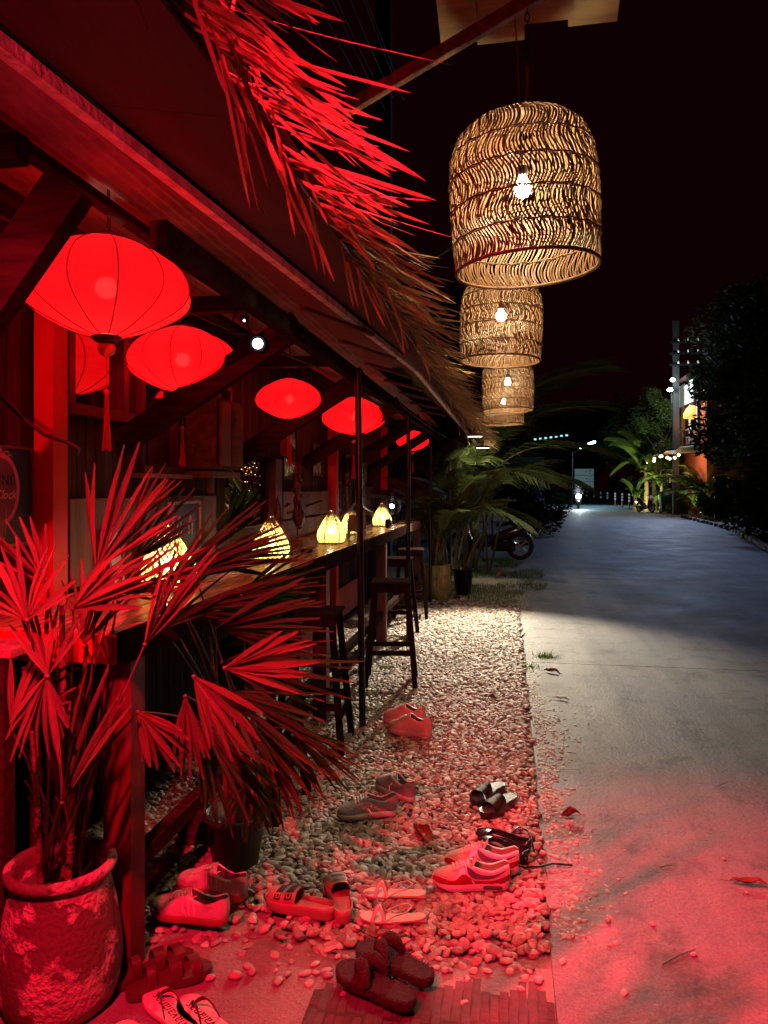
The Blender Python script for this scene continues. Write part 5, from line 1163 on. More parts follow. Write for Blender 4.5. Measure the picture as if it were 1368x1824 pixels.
def runner(t):
    L = .285
    s = MB(); zt = lambda u: .030+.010*(1-u)**1.2+.006*max(0, u-.85)/.15; zb = lambda u: .002+.016*max(0, u-.72)**1.5/.148
    sole(s, L, [(zb, .90), (lambda u: zb(u)+.006, 1.0), (lambda u: .5*(zt(u)+zb(u)), 1.03), (lambda u: zt(u)-.004, 1.02), (zt, .97)])
    s.build('midsole', mWh2, t)
    u = MB(); pt = shoe_upper(u, L, .030, .060, .066, 0, 1); u.build('upper', [mWh, mIn2], t)
    for sd in (-1, 1):
        a = MB(); patch(a, pt, [(x, 0, lerp_tab([(0, .26), (.08, .24), (.2, .19), (.33, .14), (.45, .13), (.52, .20), (.58, .36), (.63, .36), (.69, .20), (.74, .18), (.80, .24), (.86, .36), (.92, .50), (.985, .62)], x)) for x in [.006+.979*k/30 for k in range(31)]], .0022, 0, sd); a.build('mudguard', mRd, t)
        a = MB(); patch(a, pt, [(.05, .42, .45), (.12, .37, .45), (.2, .30, .43), (.28, .24, .40), (.36, .20, .39), (.44, .19, .42), (.50, .23, .52), (.535, .34, .62), (.55, .50, .66)], .0036, 0, sd); a.build('swoosh', mSw, t)
        a = MB(); patch(a, pt, [(x, lerp_tab([(.64, .52), (.7, .34), (.76, .26), (.82, .32), (.9, .48), (.97, .64)], x), 1.0) for x in [.64+.33*k/10 for k in range(11)]], .0012, 0, sd); a.build('toe_mesh', mBe, t)
        w = MB(); y0 = sd*hw(.24, L)*1.03+cy(.24); w.box((L*.22, y0-sd*.000, .0185), (.070, .006, .014), bev=.0025); w.build('heel_window', mat('smoky_window', (.09, .07, .06), .25, bump=0), t)
    a = MB(); laces(a, pt, m=0); a.build('laces', mLc, t)
    a = MB(); a.grid(lambda u, v: (.135-.02*u, (v-.5)*.045+.003, .085+.034*u), 3, 4); a.build('tongue', mBe, t)
(p0, r0, l0), (p1, r1, l1) = place((905, 1586), (778, 1582)), place((925, 1560), (797, 1550))
pair('sneaker', '', 'sneaker', (p0, p1), (r0, r1), runner, labs=('front white and red running sneaker with a grey swoosh and air window', 'rear shoe of the white and red running sneakers, half hidden behind its twin'), group='white and red running sneakers')
def court(body, solem, lin, lacem, L=.27, hc=.062, H=.066, chunky=.028, stripes=None):
    def f(t):
        s = MB(); zt = lambda u: chunky; zb = lambda u: .002+.008*max(0, u-.8)**1.5/.09
        sole(s, L, [(zb, .95), (lambda u: zb(u)+.004, 1.01), (lambda u: zt(u)-.003, 1.01), (zt, .97)]); s.build('sole', solem, t)
        u = MB(); pt = shoe_upper(u, L, chunky-.001, hc, H, 0, 1); u.build('upper', [body, lin], t)
        a = MB(); laces(a, pt, m=0, t0=.50, t1=.70, n=5); a.build('laces', lacem, t)
        for sd in (-1, 1):
            a = MB(); patch(a, pt, [(x, .05, .62) for x in (.006, .03, .07, .12, .16)], .0016, 0, sd); a.build('heel_patch', body, t)
            if stripes:
                for k in range(3):
                    x = .34+.07*k; a = MB(); patch(a, pt, [(x, .06, .10), (x+.014, .06, .35), (x+.03, .06, .62), (x+.045, .35, .66), (x+.06, .60, .66)][1:4], .002, 0, sd); a.build('stripe', stripes, t)
            a = MB(); patch(a, pt, [(x, .72, 1.0) for x in (.50, .55, .60, .66, .70)], .0014, 0, sd); a.build('eyelet_panel', body, t)
    return f
mPk2 = mat('pink_red_leather', (.62, .28, .27), .45, var=.12, bump=.2); mPkS = mat('pink_sole', (.60, .34, .34), .6, bump=.1)
(p0, r0, _), (p1, r1, _) = place((772, 1318), (692, 1306)), place((752, 1297), (690, 1288))
pair('sneaker', '', 'sneaker', (p0, p1), (r0, r1), court(mPk2, mPkS, mIn, mWh, L=.28, hc=.085, H=.088, chunky=.034), labs=('front shoe of the chunky plain pinkish sneakers beyond the fan palm tips', 'rear shoe of the chunky plain pinkish sneakers beyond the fan palm tips'), group='chunky pinkish sneakers')
mGy = mat('grey_canvas', (.26, .22, .22), .8, var=.15, bump=.5, bscale=150); mGyS = mat('pale_rubber_sole', (.5, .46, .42), .6, bump=.1)
(p0, r0, _), (p1, r1, _) = place((730, 1430), (680, 1404)), place((695, 1455), (612, 1462))
pair('sneaker', '', 'sneaker', (p0, p1), (r0, r1), court(mGy, mGyS, mIn, mWh, L=.27), labs=('grey low sneaker with its dark collar open, just right of the palm leaf tips', 'worn pinkish grey sneaker half under the drooping palm leaf tips'), group='grey low sneakers')
mWp = mat('pale_suede', (.55, .42, .40), .75, var=.12, bump=.3, bscale=150); mGum = mat('gum_sole', (.30, .08, .05), .6, bump=.1)
(p0, r0, _), (p1, r1, _) = place((415, 1652), (272, 1628)), place((448, 1612), (318, 1580))
pair('sneaker', '', 'sneaker', (p0, p1), (r0, r1), court(mWp, mGum, mIn, mLc, L=.29, hc=.060, H=.064, stripes=mWh), labs=('front pale low sneaker with side stripes and tied laces, by the dark counter post', 'rear pale low striped sneaker, behind its twin'), group='pale striped sneakers')
# slides
mSl = mat('black_rubber', (.016, .014, .014), .28, bump=.1); mSl2 = mat('black_footbed', (.03, .028, .028), .5, bump=.3)
def slide(t, L=.265):
    s = MB(); sole(s, L, [(lambda u: .001, .97), (lambda u: .008, 1.0), (lambda u: .026+.006*(1-u), 1.0), (lambda u: .030+.006*(1-u), .95)]); s.build('sole', mSl, t)
    s = MB(); sole(s, L, [(lambda u: .028+.006*(1-u), .88), (lambda u: .0315+.006*(1-u), .86)]); s.build('footbed', mSl2, t)
    b = MB()
    def band(u, v, k=1):
        x = .50+.32*u; w = hw(x, L)*1.02*k; ph = PI*v; h = (.060-.014*u)*k; return (x*L-.012*math.cos(ph)*(.5-u), w*math.copysign(abs(math.cos(ph))**.7, math.cos(ph))+cy(x), .016+h*math.sin(ph)**.85)
    b.grid(band, 8, 16); b.grid(lambda u, v: band(u, 1-v, .94), 8, 16)
    for e in (0, 1): b.grid(lambda u, v, e=e: tuple(V(band(e, v)).lerp(V(band(e, v, .94)), u if e else 1-u)), 1, 16)
    b.build('band', mSl, t)
(p0, r0, _), (p1, r1, _) = place((912, 1432), (862, 1462)), place((892, 1412), (846, 1440))
pair('slide_sandal', '', 'sandal', (p0, p1), (r0, r1), slide, labs=('black glossy slide sandal, front one of the pair near the concrete edge', 'black glossy slide sandal, rear one of the pair near the concrete edge'), group='black slide sandals')
# ballet flats with long straps
mFl = mat('black_patent', (.014, .012, .012), .25, bump=.05); mFi = mat('grey_insole', (.22, .20, .18), .55, bump=.2)
def flat(t, L=.25):
    s = MB(); sole(s, L, [(lambda u: .001, .88), (lambda u: .004, .92), (lambda u: .009, .92)]); s.build('sole', mFl, t)
    s = MB(); sole(s, L, [(lambda u: .009, .80), (lambda u: .011, .78)]); s.build('insole', mFi, t)
    w = MB(); ts = TS[1:]; 
    vs = []
    for sg in (1, -1):
        rows = []
        for x in (TS[1:-1] if sg > 0 else TS[1:-1]):
            h = .036+.012*max(0, .15-x)/.15-.010*max(0, x-.6)/.4; wd = hw(x, L)*.9; rows.append([(x*L, sg*wd*.98+cy(x), .004), (x*L, sg*wd*1.02+cy(x), h*.6), (x*L, sg*wd*.93+cy(x), h), (x*L, sg*wd*.88+cy(x), h-.002), (x*L, sg*wd*.93+cy(x), .012)])
        n = 5; w.add([p for r in rows for p in r], [(i*n+k, i*n+k+1, (i+1)*n+k+1, (i+1)*n+k) for i in range(len(rows)-1) for k in range(n-1)], 0, True)
    w.grid(lambda u, v: ((.74+.25*u)*L, (hw(min(.985, .74+.25*u), L)*.92)*math.cos(PI*v)+cy(.8), .006+(.030-.018*u*u)*math.sin(PI*v)**.6), 8, 12); w.grid(lambda u, v: ((.004+.01*u)*L, .017*(1-2*v)+.001, .006+.044*math.sin(PI*min(1, .5+0*v))), 1, 4)
    w.build('upper', mFl, t)
(p0, r0, _), (p1, r1, _) = place((935, 1540), (850, 1500)), place((945, 1522), (840, 1490))
pr = pair('flat_shoe', '', 'shoe', (p0, p1), (r0, r1), flat, labs=('black flat shoe with grey insole, nearer one behind the running sneakers', 'black flat shoe with grey insole and long strap, farther one behind the running sneakers'), group='black flat shoes')
for t, pp in ((pr[1], [(905, 1505), (913, 1490), (925, 1485), (940, 1492), (948, 1508), (953, 1525)]), (pr[0], [(915, 1540), (935, 1546), (960, 1546), (985, 1540), (1020, 1543)])):
    m_ = MB(); mi = t.matrix_basis.inverted() if False else None
    M0 = Matrix.LocRotScale(t.location, t.rotation_euler, t.scale).inverted()
    pts_ = [M0 @ (G(*a, .012)+V((0, 0, .03*math.sin(PI*k/(len(pp)-1)) if t is pr[1] else .004))) for k, a in enumerate(pp)]; m_.tube(pts_, .004, 6); m_.build('ankle_strap', mFl, t)
# strappy sandals with small heel
mSn = mat('pale_satin_sandal', (.58, .44, .36), .32, var=.12, bump=.1)
def strappy(t, L=.24):
    zf = lambda u: .020-.012*min(1, u/.5)
    s = MB(); sole(s, L, [(lambda u: zf(u)-.004, .78), (lambda u: zf(u), .84), (lambda u: zf(u)+.004, .82)]); s.build('sole', mSn, t)
    s = MB(); s.box((.024, .001, .010), (.044, .046, .020), bev=.004); s.build('heel', mat('stacked_heel', (.25, .16, .12), .5, bump=.2), t)
    s = MB()
    for a, b, h in (((.60, 1), (.78, -1), .040), ((.60, -1), (.78, 1), .040)):
        n = 12; p_ = []
        for k in range(n+1):
            u = k/n; x = a[0]+(b[0]-a[0])*u; y = a[1]+(b[1]-a[1])*u; p_.append(V((x*L, y*hw(x, L)*.80+cy(x), .010+h*math.sin(PI*u))))
        vs = []
        for p in p_: vs += [p+V((-.006, 0, 0)), p+V((.006, 0, 0)), p+V((.006, 0, .002)), p+V((-.006, 0, .002))]
        s.add(vs, [(i*4+k, i*4+(k+1) % 4, i*4+4+(k+1) % 4, i*4+4+k) for i in range(n) for k in range(4)], 0, True)
    s.tube([V((.60*L, .034, .012)), V((.45*L, .032, .034)), V((.30*L, .028, .045)), V((.22*L, .0, .052)), V((.30*L, -.026, .045)), V((.45*L, -.030, .034)), V((.60*L, -.032, .012))], .0025, 6)
    s.build('straps', mSn, t)
(p0, r0, _), (p1, r1, _) = place((750, 1648), (634, 1640)), place((752, 1606), (638, 1598))
pair('strappy_sandal', '', 'sandal', (p0, p1), (r0, r1), strappy, labs=('pale thin strapped sandal with low heel, nearer of the two side by side', 'pale thin strapped sandal with low heel, farther of the two side by side'), group='pale strappy sandals')
# buckled clogs
mCl = mat('dusty_rose_rubber', (.34, .15, .13), .55, var=.15, bump=.25)
def clog(t, L=.27):
    s = MB(); sole(s, L, [(lambda u: .001, .95), (lambda u: .006, 1.0), (lambda u: .026, 1.03), (lambda u: .034+.012*(1-u), 1.03), (lambda u: .034+.012*(1-u), .93), (lambda u: .024, .86)]); s.build('sole', mCl, t)
    u = MB()
    def up(a, v, k=1): x = .50+.485*a; w = hw(min(.985, x), L)*1.02*k; return (x*L, w*math.copysign(abs(math.cos(PI*v))**.7, math.cos(PI*v))+cy(x), .024+k*(.052-.022*a-.02*max(0, a-.8)/.2)*math.sin(PI*v)**.8+.012*(1-a)*(1-math.sin(PI*v)))
    u.grid(up, 12, 16); u.grid(lambda a, v: up(a, 1-v, .94), 12, 16); u.grid(lambda a, v: tuple(V(up(0, v)).lerp(V(up(0, v, .94)), 1-a)), 1, 16); u.build('upper', mCl, t)
    for x0 in (.10, .42):
        for v0, v1 in ((.12, .30), (.36, .62)):
            b = MB(); b.grid(lambda a, v: tuple(V(up(x0+.20*a, v0+(v1-v0)*v, 1.03))), 4, 4); b.build('strap_cutout', mat('dark_cutout', (.02, .01, .01), .6, bump=0), t)
    for x0 in (.19, .50):
        b = MB(); e = [V(up(x0+.05*math.cos(k*PI/6), .24+.07*math.sin(k*PI/6), 1.07)) for k in range(13)]; b.tube(e, .0022, 5); b.build('buckle', mCl, t)
(p0, r0, _), (p1, r1, _) = place((592, 1640), (480, 1612)), place((612, 1648), (596, 1583))
pair('buckled_clog', '', 'clog', (p0, p1), (r0, r1), clog, labs=('dusty rose rubber clog with two cut out buckle straps, toe pointing left', 'dusty rose rubber clog seen from the heel, toe pointing away'), group='dusty rose clogs')
# fuzzy slippers
mFz = mat('dark_fuzzy_plush', (.045, .012, .014), .95, var=.5, scale=60, bump=1, bscale=180)
def fuzzy(t, L=.27):
    q = random.Random(3); s = MB(); sole(s, L, [(lambda u: .001, 1.0), (lambda u: .008, 1.12), (lambda u: .024, 1.14), (lambda u: .032, 1.04), (lambda u: .030, .86)]); s.build('sole', mFz, t)
    s = MB()
    for sg in (-1, 1):
        n = 10; p_ = [V((.74*L-.26*L*(k/n)**.9, sg*hw(.6, L)*1.08*(k/n)**.8, .032+.040*math.sin(PI*(k/n)**.8))) for k in range(n+1)]; s.tube(p_, [.011+.010*math.sin(PI*k/n) for k in range(n+1)], 8)
    s.build('strap', mFz, t)
    g_ = MB()
    for k in range(70):
        u = q.random(); sg = q.choice((-1, 1)); p = V((.74*L-.26*L*u**.9, sg*hw(.6, L)*1.08*u**.8, .032+.040*math.sin(PI*u**.8)+.018)); g_.box(p+V((q.uniform(-.007, .007), q.uniform(-.007, .007), q.uniform(-.004, .002))), (.0022, .0022, .0022), mt=Matrix.Rotation(q.uniform(0, 3), 3, (1, 1, 0)))
    tag(g_.build('glitter', mat('gold_glitter', (.9, .55, .2), .15, metal=1, bump=0), t), kind='stuff')
    f = MB()
    for k in range(900):
        u = q.random(); sg = q.choice((-1, 1)); x = u; w = hw(x, L)*1.10; z = q.uniform(.004, .034); p = V((x*L, sg*w+cy(x), z)); d = V((q.uniform(-.5, .5)+(.6 if x > .9 else (-.6 if x < .1 else 0)), sg*1, q.uniform(-.4, .7))).normalized()*.008; e = V((.0012, 0, .0008)); f.add([p-e, p+e, p+d], [(0, 1, 2)])
    tag(f.build('fuzz', mFz, t), kind='stuff')
(p0, r0, _), (p1, r1, _) = place((728, 1802), (612, 1740)), place((745, 1752), (660, 1712))
pair('fuzzy_slipper', '', 'slipper', (p0, p1), (r0, r1), fuzzy, labs=('dark fuzzy slipper with glittering strap, nearer one at the bottom of the picture', 'dark fuzzy slipper, farther one touching its twin'), group='dark fuzzy slippers')
# flip flops with printed script
mFf = mat('pale_pink_rubber', (.66, .38, .36), .5, var=.06, bump=.1); mFs = mat('dark_maroon_strap', (.05, .01, .015), .35, bump=.1); mInk = mat('maroon_print_ink', (.05, .008, .014), .6, bump=0)
def flop(t, L=.265, txt=True):
    s = MB(); sole(s, L, [(lambda u: .001, .97), (lambda u: .003, 1.0), (lambda u: .014, 1.0), (lambda u: .017, .97)]); s.build('sole', mFf, t)
    s = MB()
    for sg in (-1, 1):
        n = 12; p_ = []
        for k in range(n+1):
            u = k/n; p_.append(V(((.76-.34*u**1.1)*L, cy(.7)+sg*(hw(.45, L)*.88*(u**.75)), .017+.034*math.sin(PI*min(1, u*.92+.08)**1.1))))
        vs = []
        for k, p in enumerate(p_): w = .004+.004*math.sin(PI*k/n); vs += [p+V((-w, 0, -.001)), p+V((w, 0, -.001)), p+V((w*.7, 0, .004)), p+V((-w*.7, 0, .004))]
        s.add(vs, [(i*4+k, i*4+(k+1) % 4, i*4+4+(k+1) % 4, i*4+4+k) for i in range(n) for k in range(4)], 0, True)
    s.tube([(.765*L, cy(.7), .012), (.765*L, cy(.7), .034)], .004, 8); s.build('strap', mFs, t)
    if txt:
        m = Matrix.Translation((.45*L, cy(.5)-.012, .0172)) @ Matrix.Rotation(PI, 4, 'Z') if False else Matrix.Translation((.52*L, cy(.5)-.012, .0172))
        text_mesh('havaianas', .046, mInk, 'lettering', t, m, extr=.0004, shear=.15)
def toe_at(toe, ang): a = G(*toe, .01); return (a.x-.265*math.cos(ang), a.y-.265*math.sin(ang)), ang
(p0, r0) = toe_at((268, 1764), R(143)); (p1, r1) = toe_at((325, 1780), R(146))
for (p, r, lab) in ((p0, r0, 'pale flip flop with dark strap and printed script word, left one of the pair'), (p1, r1, 'pale flip flop with dark strap and printed script word, right one of the pair')):
    t = thing('flip_flop', lab, 'flip flop', (*p, .004), r, 'printed flip flops'); flop(t)
(p2, r2) = toe_at((212, 1826), R(140)); t = thing('flip_flop', 'second pale flip flop cut off by the bottom edge, left of the printed pair', 'flip flop', (*p2, .004), r2); flop(t, txt=False)
t.location.z = .004
# dark strap sandals and shoes in the shadow
mBr = mat('dark_brown_leather', (.07, .025, .02), .4, var=.2, bump=.3)
def strap_sandal(t, L=.26):
    s = MB(); sole(s, L, [(lambda u: .001, .95), (lambda u: .02, 1.0), (lambda u: .026, .96)]); s.build('sole', mBr, t)
    for x0, w_, h in ((.28, .10, .055), (.55, .14, .055), (.78, .13, .042)):
        b = MB(); b.grid(lambda u, v: ((x0+w_*(u-.5))*L, hw(x0, L)*1.0*math.cos(PI*v)+cy(x0), .018+h*math.sin(PI*v)**.8), 3, 12); b.build('strap', mBr, t)
(p0, r0, _), (p1, r1, _) = place((262, 1765), (348, 1735)), place((240, 1742), (310, 1715))
pair('strap_sandal', '', 'sandal', (p0, p1), (r0, r1), strap_sandal, labs=('dark brown strap sandal in shadow beside the counter post, nearer one', 'dark brown strap sandal in shadow beside the counter post, farther one'), group='dark brown strap sandals', z=.004)
(p0, r0, _), (p1, r1, _) = place((420, 1510), (330, 1500)), place((400, 1480), (300, 1478))
pair('dark_shoe', '', 'shoe', (p0, p1), (r0, r1), court(mat('black_canvas', (.02, .015, .016), .7, bump=.3), mBr, mIn, mBr, L=.28), labs=('dark lace up shoe in the shade under the fan palm, nearer one', 'dark lace up shoe in the shade under the fan palm, farther one'), group='dark lace up shoes')
# ---------------------------------------------------------------- dry leaves, twigs
mDl = mat('dry_brown_leaf', (.16, .065, .03), .75, var=.4, scale=20, bump=.6, bscale=80)
def dry(lab, px, py, L, w, rz, curl=.5, seed=0):
    m_ = MB(); q = random.Random(seed); a_ = q.uniform(0, 6)
    def f(u, v): j = (v-.5)*2; ww = w*math.sin(PI*min(.999, u+.02))**.7*(1+.12*math.sin(u*19+a_)); c = curl*3*j*(.6+.5*math.sin(u*3+a_)); return ((u-.5)*L, ww*math.sin(c)/max(.3, abs(curl)*3) if curl > .1 else ww*j, ww*(1-math.cos(c))*.8+.006+.02*curl*math.sin(u*PI)+.006*math.sin(u*11+a_))
    m_.grid(f, 16, 6); t = thing('dry_leaf', lab, 'leaf', G(px, py, .006), rz)
    m_.build('leaf_blade', mDl, t); s = MB(); s.tube([(-L*.5-.03, .004, .008), (-L*.5, 0, .008), (0, 0, .012), (L*.5, 0, .008)], .0015, 4); s.build('midrib', M_stem, t)
for a in (('long curled brown leaf on the gravel edge beside the green tufts', 985, 1199, .16, .03, -.5, .5, 1), ('narrow dark leaf lying on the concrete below the curled brown one', 998, 1246, .13, .02, -.35, .3, 2), ('crumpled dark leaf on the concrete right of the black slides', 1022, 1457, .12, .03, .4, .7, 3),
          ('large curled dark red leaf on the gravel left of the running sneakers', 758, 1500, .20, .05, -1.0, .6, 4), ('crumpled brown leaf on the pebbles below the strappy sandals', 658, 1672, .15, .045, -.6, .8, 5), ('small crumpled leaf on the gravel right of the pinkish sneakers', 875, 1248, .07, .025, .5, .9, 6),
          ('brown leaf lying flat where gravel meets grass', 875, 1092, .20, .05, .2, .3, 7), ('curled brown leaf on the grass patch', 893, 1030, .26, .09, .8, .9, 8), ('pointed brown leaf at the sandy edge of the grass', 955, 1043, .35, .07, -.3, .6, 9), ('pale dry leaf at the left of the grass patch', 832, 1030, .2, .06, .2, .6, 10), ('thin strip of brown leaf on the sandy verge behind the grass', 925, 1030, .4, .05, .05, .2, 12),
          ('flat dry leaf at the foot of the palm leaves on the pebbles', 600, 1552, .16, .02, .1, .3, 13), ('long dark leaf on the road at the right edge of the picture', 1340, 1577, .16, .02, -.05, .4, 14), ('small brown leaf on the gravel by the planter', 812, 1068, .14, .05, .3, .5, 15)): dry(*a)
for (a, b, lab) in (((1180, 1718), (1240, 1690), 'thin dark twig lying on the red lit road'), ((1175, 1545), (1205, 1541), 'short dark twig on the road in the middle distance of the red light')):
    A_, B_ = G(*a, .007), G(*b, .007); t = thing('twig', lab, 'twig', A_); m_ = MB(); m_.tube([(0, 0, 0), tuple((B_-A_)*.5+V((0, .006, .002))), tuple(B_-A_)], [.0022, .0018, .001], 5); m_.build('twig_stick', M_stem, t)
# ---------------------------------------------------------------- background street
def kerb_pts(): pass
g = MB()
kp = [(5.25, -3), (5.3, 9.3), (5.45, 15), (6.0, 18)]
kp2 = [(7.65, 27), (8.45, 38), (8.3, 55), (9.6, 110)]
for tab, zz in ((kp, .0), (kp2, .0)):
    vs = []
    for x, y in tab: vs += [(x, y, .0), (x+6, y, .02)]
    g.add(vs, [(2*i, 2*i+1, 2*i+3, 2*i+2) for i in range(len(tab)-1)])
tag(g.build('roadside', M_sand), kind='structure')
m_ = MB(); kerb = thing('kerb', 'broken low concrete kerb along the far right side of the road', 'kerb', (5.6, 20, 0))
ky = 15.6
while ky < 38:
    x = edge(rr_, ky)+.05; q_ = MB(); q_.box((x-5.6+rnd.uniform(-.03, .03), ky-20+.45, .06), (.16, .86, .12+rnd.uniform(-.02, .02)), mt=Matrix.Rotation(rnd.uniform(-.06, .0)-.17, 3, 'Z'), bev=.012); q_.build('kerb_stone', M_concrete2, kerb); ky += .93
for (px, py, s_, lab) in ((1335, 938, .32, 'rounded boulder at the far right road edge, left one'), (1362, 942, .28, 'rounded boulder at the far right road edge, cut by the frame'), (1310, 932, .22, 'small rounded boulder at the far right road edge')):
    p = G(px, py); m_ = MB(); m_.ball((0, 0, 0), 1, 0, 12); m_.v = [tuple(V(p_)*(1+.3*noise.noise(V(p_)*1.2+V((px, 0, 0))))) for p_ in m_.v]
    o = put('boulder', m_.mesh('boulder', mat('grey_boulder', (.22, .20, .18), .85, bump=.8, bscale=12)), None, p+V((0, 0, s_*.5)), (0, 0, px), (s_*1.2, s_, s_*.75)); tag(o, lab, 'rock')
# utility pole on the right with street lamp
t = thing('utility_pole', 'tall dark utility pole on the right with cross arms, insulators and a bright street lamp', 'utility pole', (8.85, 41.6, 0))
m_ = MB(); m_.box((0, 0, 5.2), (.30, .26, 10.4), bev=.03); m_.build('pole', mat('dark_concrete_pole', (.012, .012, .016), .8, bump=.4), t)
for z in (9.2, 8.6, 8.0):
    m_ = MB(); m_.box((.5, -.16, z), (1.7, .09, .10)); m_.build('cross_arm', M_black, t)
    for k in range(3): m_ = MB(); m_.lathe([(.001, 0), (.05, 0), (.06, .05), (.04, .1), (.05, .14), (.001, .16)], 10, ((.1+.5*k), -.16, z+.05)); m_.build('insulator', mWh2, t)
m_ = MB(); m_.tube([(-.1, 0, 6.3), (-.35, -.3, 6.7), (-.45, -.6, 6.75)], .03, 6); m_.build('lamp_arm', M_black, t)
m_ = MB(); m_.ball((-.43, -.62, 6.62), .14, 0, 10, (1, 1, .6)); m_.build('lamp_head', glow('street_lamp_white', (.80, .95, 1), 70), t)
m_ = MB(); m_.ball((-.20, -.2, 7.2), .13, 0, 8, (1, 1, .8)); m_.build('lamp_head', glow('street_lamp_dim', (.85, 1, .9), 12), t)
m_ = MB(); m_.box((-.2, -.15, 1.9), (.25, .3, .35)); m_.build('meter_box', M_black, t)
# cables strung along the road
ct = thing('power_cable', 'bundle of power cables strung from the utility pole into the dark', 'cable', (8.85, 41.6, 8))
for k, (x0, z0) in enumerate(((0.1, 1.3), (.6, 1.3), (1.1, 1.3), (.1, .1), (.6, .7))):
    m_ = MB(); m_.tube([(x0+.9*e, -.16+3*e, z0-.5*math.sin(PI*e/14)*1.5+.15*e) for e in range(15)], .022, 4); m_.build('cable', M_wire, ct)
# left utility pole and cables over the bar
t = thing('utility_pole', 'shadowy concrete utility pole rising behind the thatch roof', 'utility pole', (-2.45, 14.6, 0)); m_ = MB(); m_.box((0, 0, 5.6), (.30, .26, 11.2), bev=.02); m_.build('pole', mat('dark_concrete_pole', (.012, .012, .016), .8, bump=.4), t)
m_ = MB(); m_.box((.2, -.16, 9.6), (1.5, .08, .1)); m_.build('cross_arm', M_black, t)
ct = thing('power_cable', 'sagging black cables crossing the night sky above the thatch', 'cable', (-2.45, 14.6, 8.6))
mCb = mat('dusty_cable', (.06, .05, .05), .6, bump=0)
for k in range(7):
    m_ = MB(); m_.tube([(.1*k-.2+.15*e/12*k*.1, -13.5*e/12, .25*(k % 3)-.7*math.sin(PI*e/12)+.1*k-.05*e) for e in range(13)], .006, 4); m_.build('cable', mCb, ct)
# street tube lamp
t = thing('street_lamp', 'thin street lamp with a slanted glowing tube far down the road', 'street lamp', (5.0, 60, 0)); m_ = MB(); m_.tube([(0, 0, 0), (0, 0, 4.3)], .06, 8); m_.tube([(0, 0, 4.1), (.9, 0, 4.7)], .03, 6); m_.build('pole', M_black, t)
m_ = MB(); m_.bar((.55, -.1, 4.56), (1.75, -.1, 5.04), .2, .2, bev=.05); m_.build('tube', glow('cyan_tube', (.35, .95, 1), 14), t)
t = thing('street_lamp', 'added street lamp out of view on the right verge, lighting the middle of the road blue', 'street lamp', (7.7, 16.4, 0)); m_ = MB(); m_.tube([(0, 0, 0), (0, 0, 5.5), (-.2, 0, 5.8), (-.5, .05, 5.85)], .05, 8); m_.build('pole', M_black, t); m_ = MB(); m_.box((-.5, .1, 5.80), (.35, .16, .05), bev=.01); m_.build('lamp_head', M_black, t); m_ = MB(); m_.box((-.5, .1, 5.772), (.30, .12, .004)); m_.build('lens', glow('blue_white_lens', (.6, .75, 1), 6), t)
# cyan string of lights far behind the palm
t = thing('roof_lights', 'short row of cyan lights on a far roof edge seen over the palm fronds', 'lights', (2.2, 62, 5.4))
for k in range(7):
    m_ = MB(); m_.box((k*.42, 0, .05*k), (.2, .05, .14)); m_.build('light', glow('cyan_dot', (.35, .85, 1), 1.2), t)
# road sign
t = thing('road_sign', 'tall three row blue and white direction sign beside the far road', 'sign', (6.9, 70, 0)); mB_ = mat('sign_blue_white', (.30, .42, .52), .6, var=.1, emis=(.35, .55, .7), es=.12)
m_ = MB(); m_.tube([(.55, 0, 0), (.55, 0, 1.4)], .05, 6); m_.tube([(-.45, 0, 0), (-.45, 0, 1.4)], .05, 6); m_.build('post', M_black, t)
for k, s_ in enumerate(('1', '1', '7')):
    m_ = MB(); m_.box((0, 0, 1.66+.60*k), (1.7, .06, .56), bev=.01); m_.build('panel', mB_, t)
    mm = Matrix.Rotation(PI/2, 4, 'X'); mm.translation = (.5, -.036, 1.5+.60*k); text_mesh(s_, .45, mS, 'lettering', t, mm); b_ = MB(); b_.box((.2, -.034, 1.66+.6*k), (.22, .004, .06)); b_.build('dash', mS, t)
# bollards
mO = mat('orange_bollard', (.45, .06, .02), .5, bump=0); mW_ = mat('glowing_band', (.7, .72, .8), .4, bump=0, emis=(.6, .7, 1), es=.18)  # bands glow by emission, standing in for light thrown back
def bol():
    t = thing('bollard', 'x', 'bollard', (0, 0, 0), 0, 'orange flexible bollards along the far road edge')
    m_ = MB(); m_.lathe([(.13, 0), (.13, .03), (.05, .05), (.045, 1.0), (.03, 1.03), (.001, 1.04)], 10); m_.build('post', mO, t)
    for z in (.45, .66, .87): m_ = MB(); m_.lathe([(.056, z), (.058, z+.01), (.058, z+.13), (.056, z+.14)], 10); m_.build('band', mW_, t)
    return t
b0 = bol(); snapshot(); BL = [(8.45, 50.5), (8.3, 53.5), (8.35, 57), (8.4, 61), (8.45, 66), (8.6, 72), (8.75, 79), (8.85, 87), (9.0, 95), (9.1, 104)]
for i, (x, y) in enumerate(BL):
    o = b0 if i == 0 else clone(b0); o.location = (x, y, 0); o['label'] = 'orange bollard with three white bands, number %s from the parked scooter' % ('one two three four five six seven eight nine ten'.split()[i])
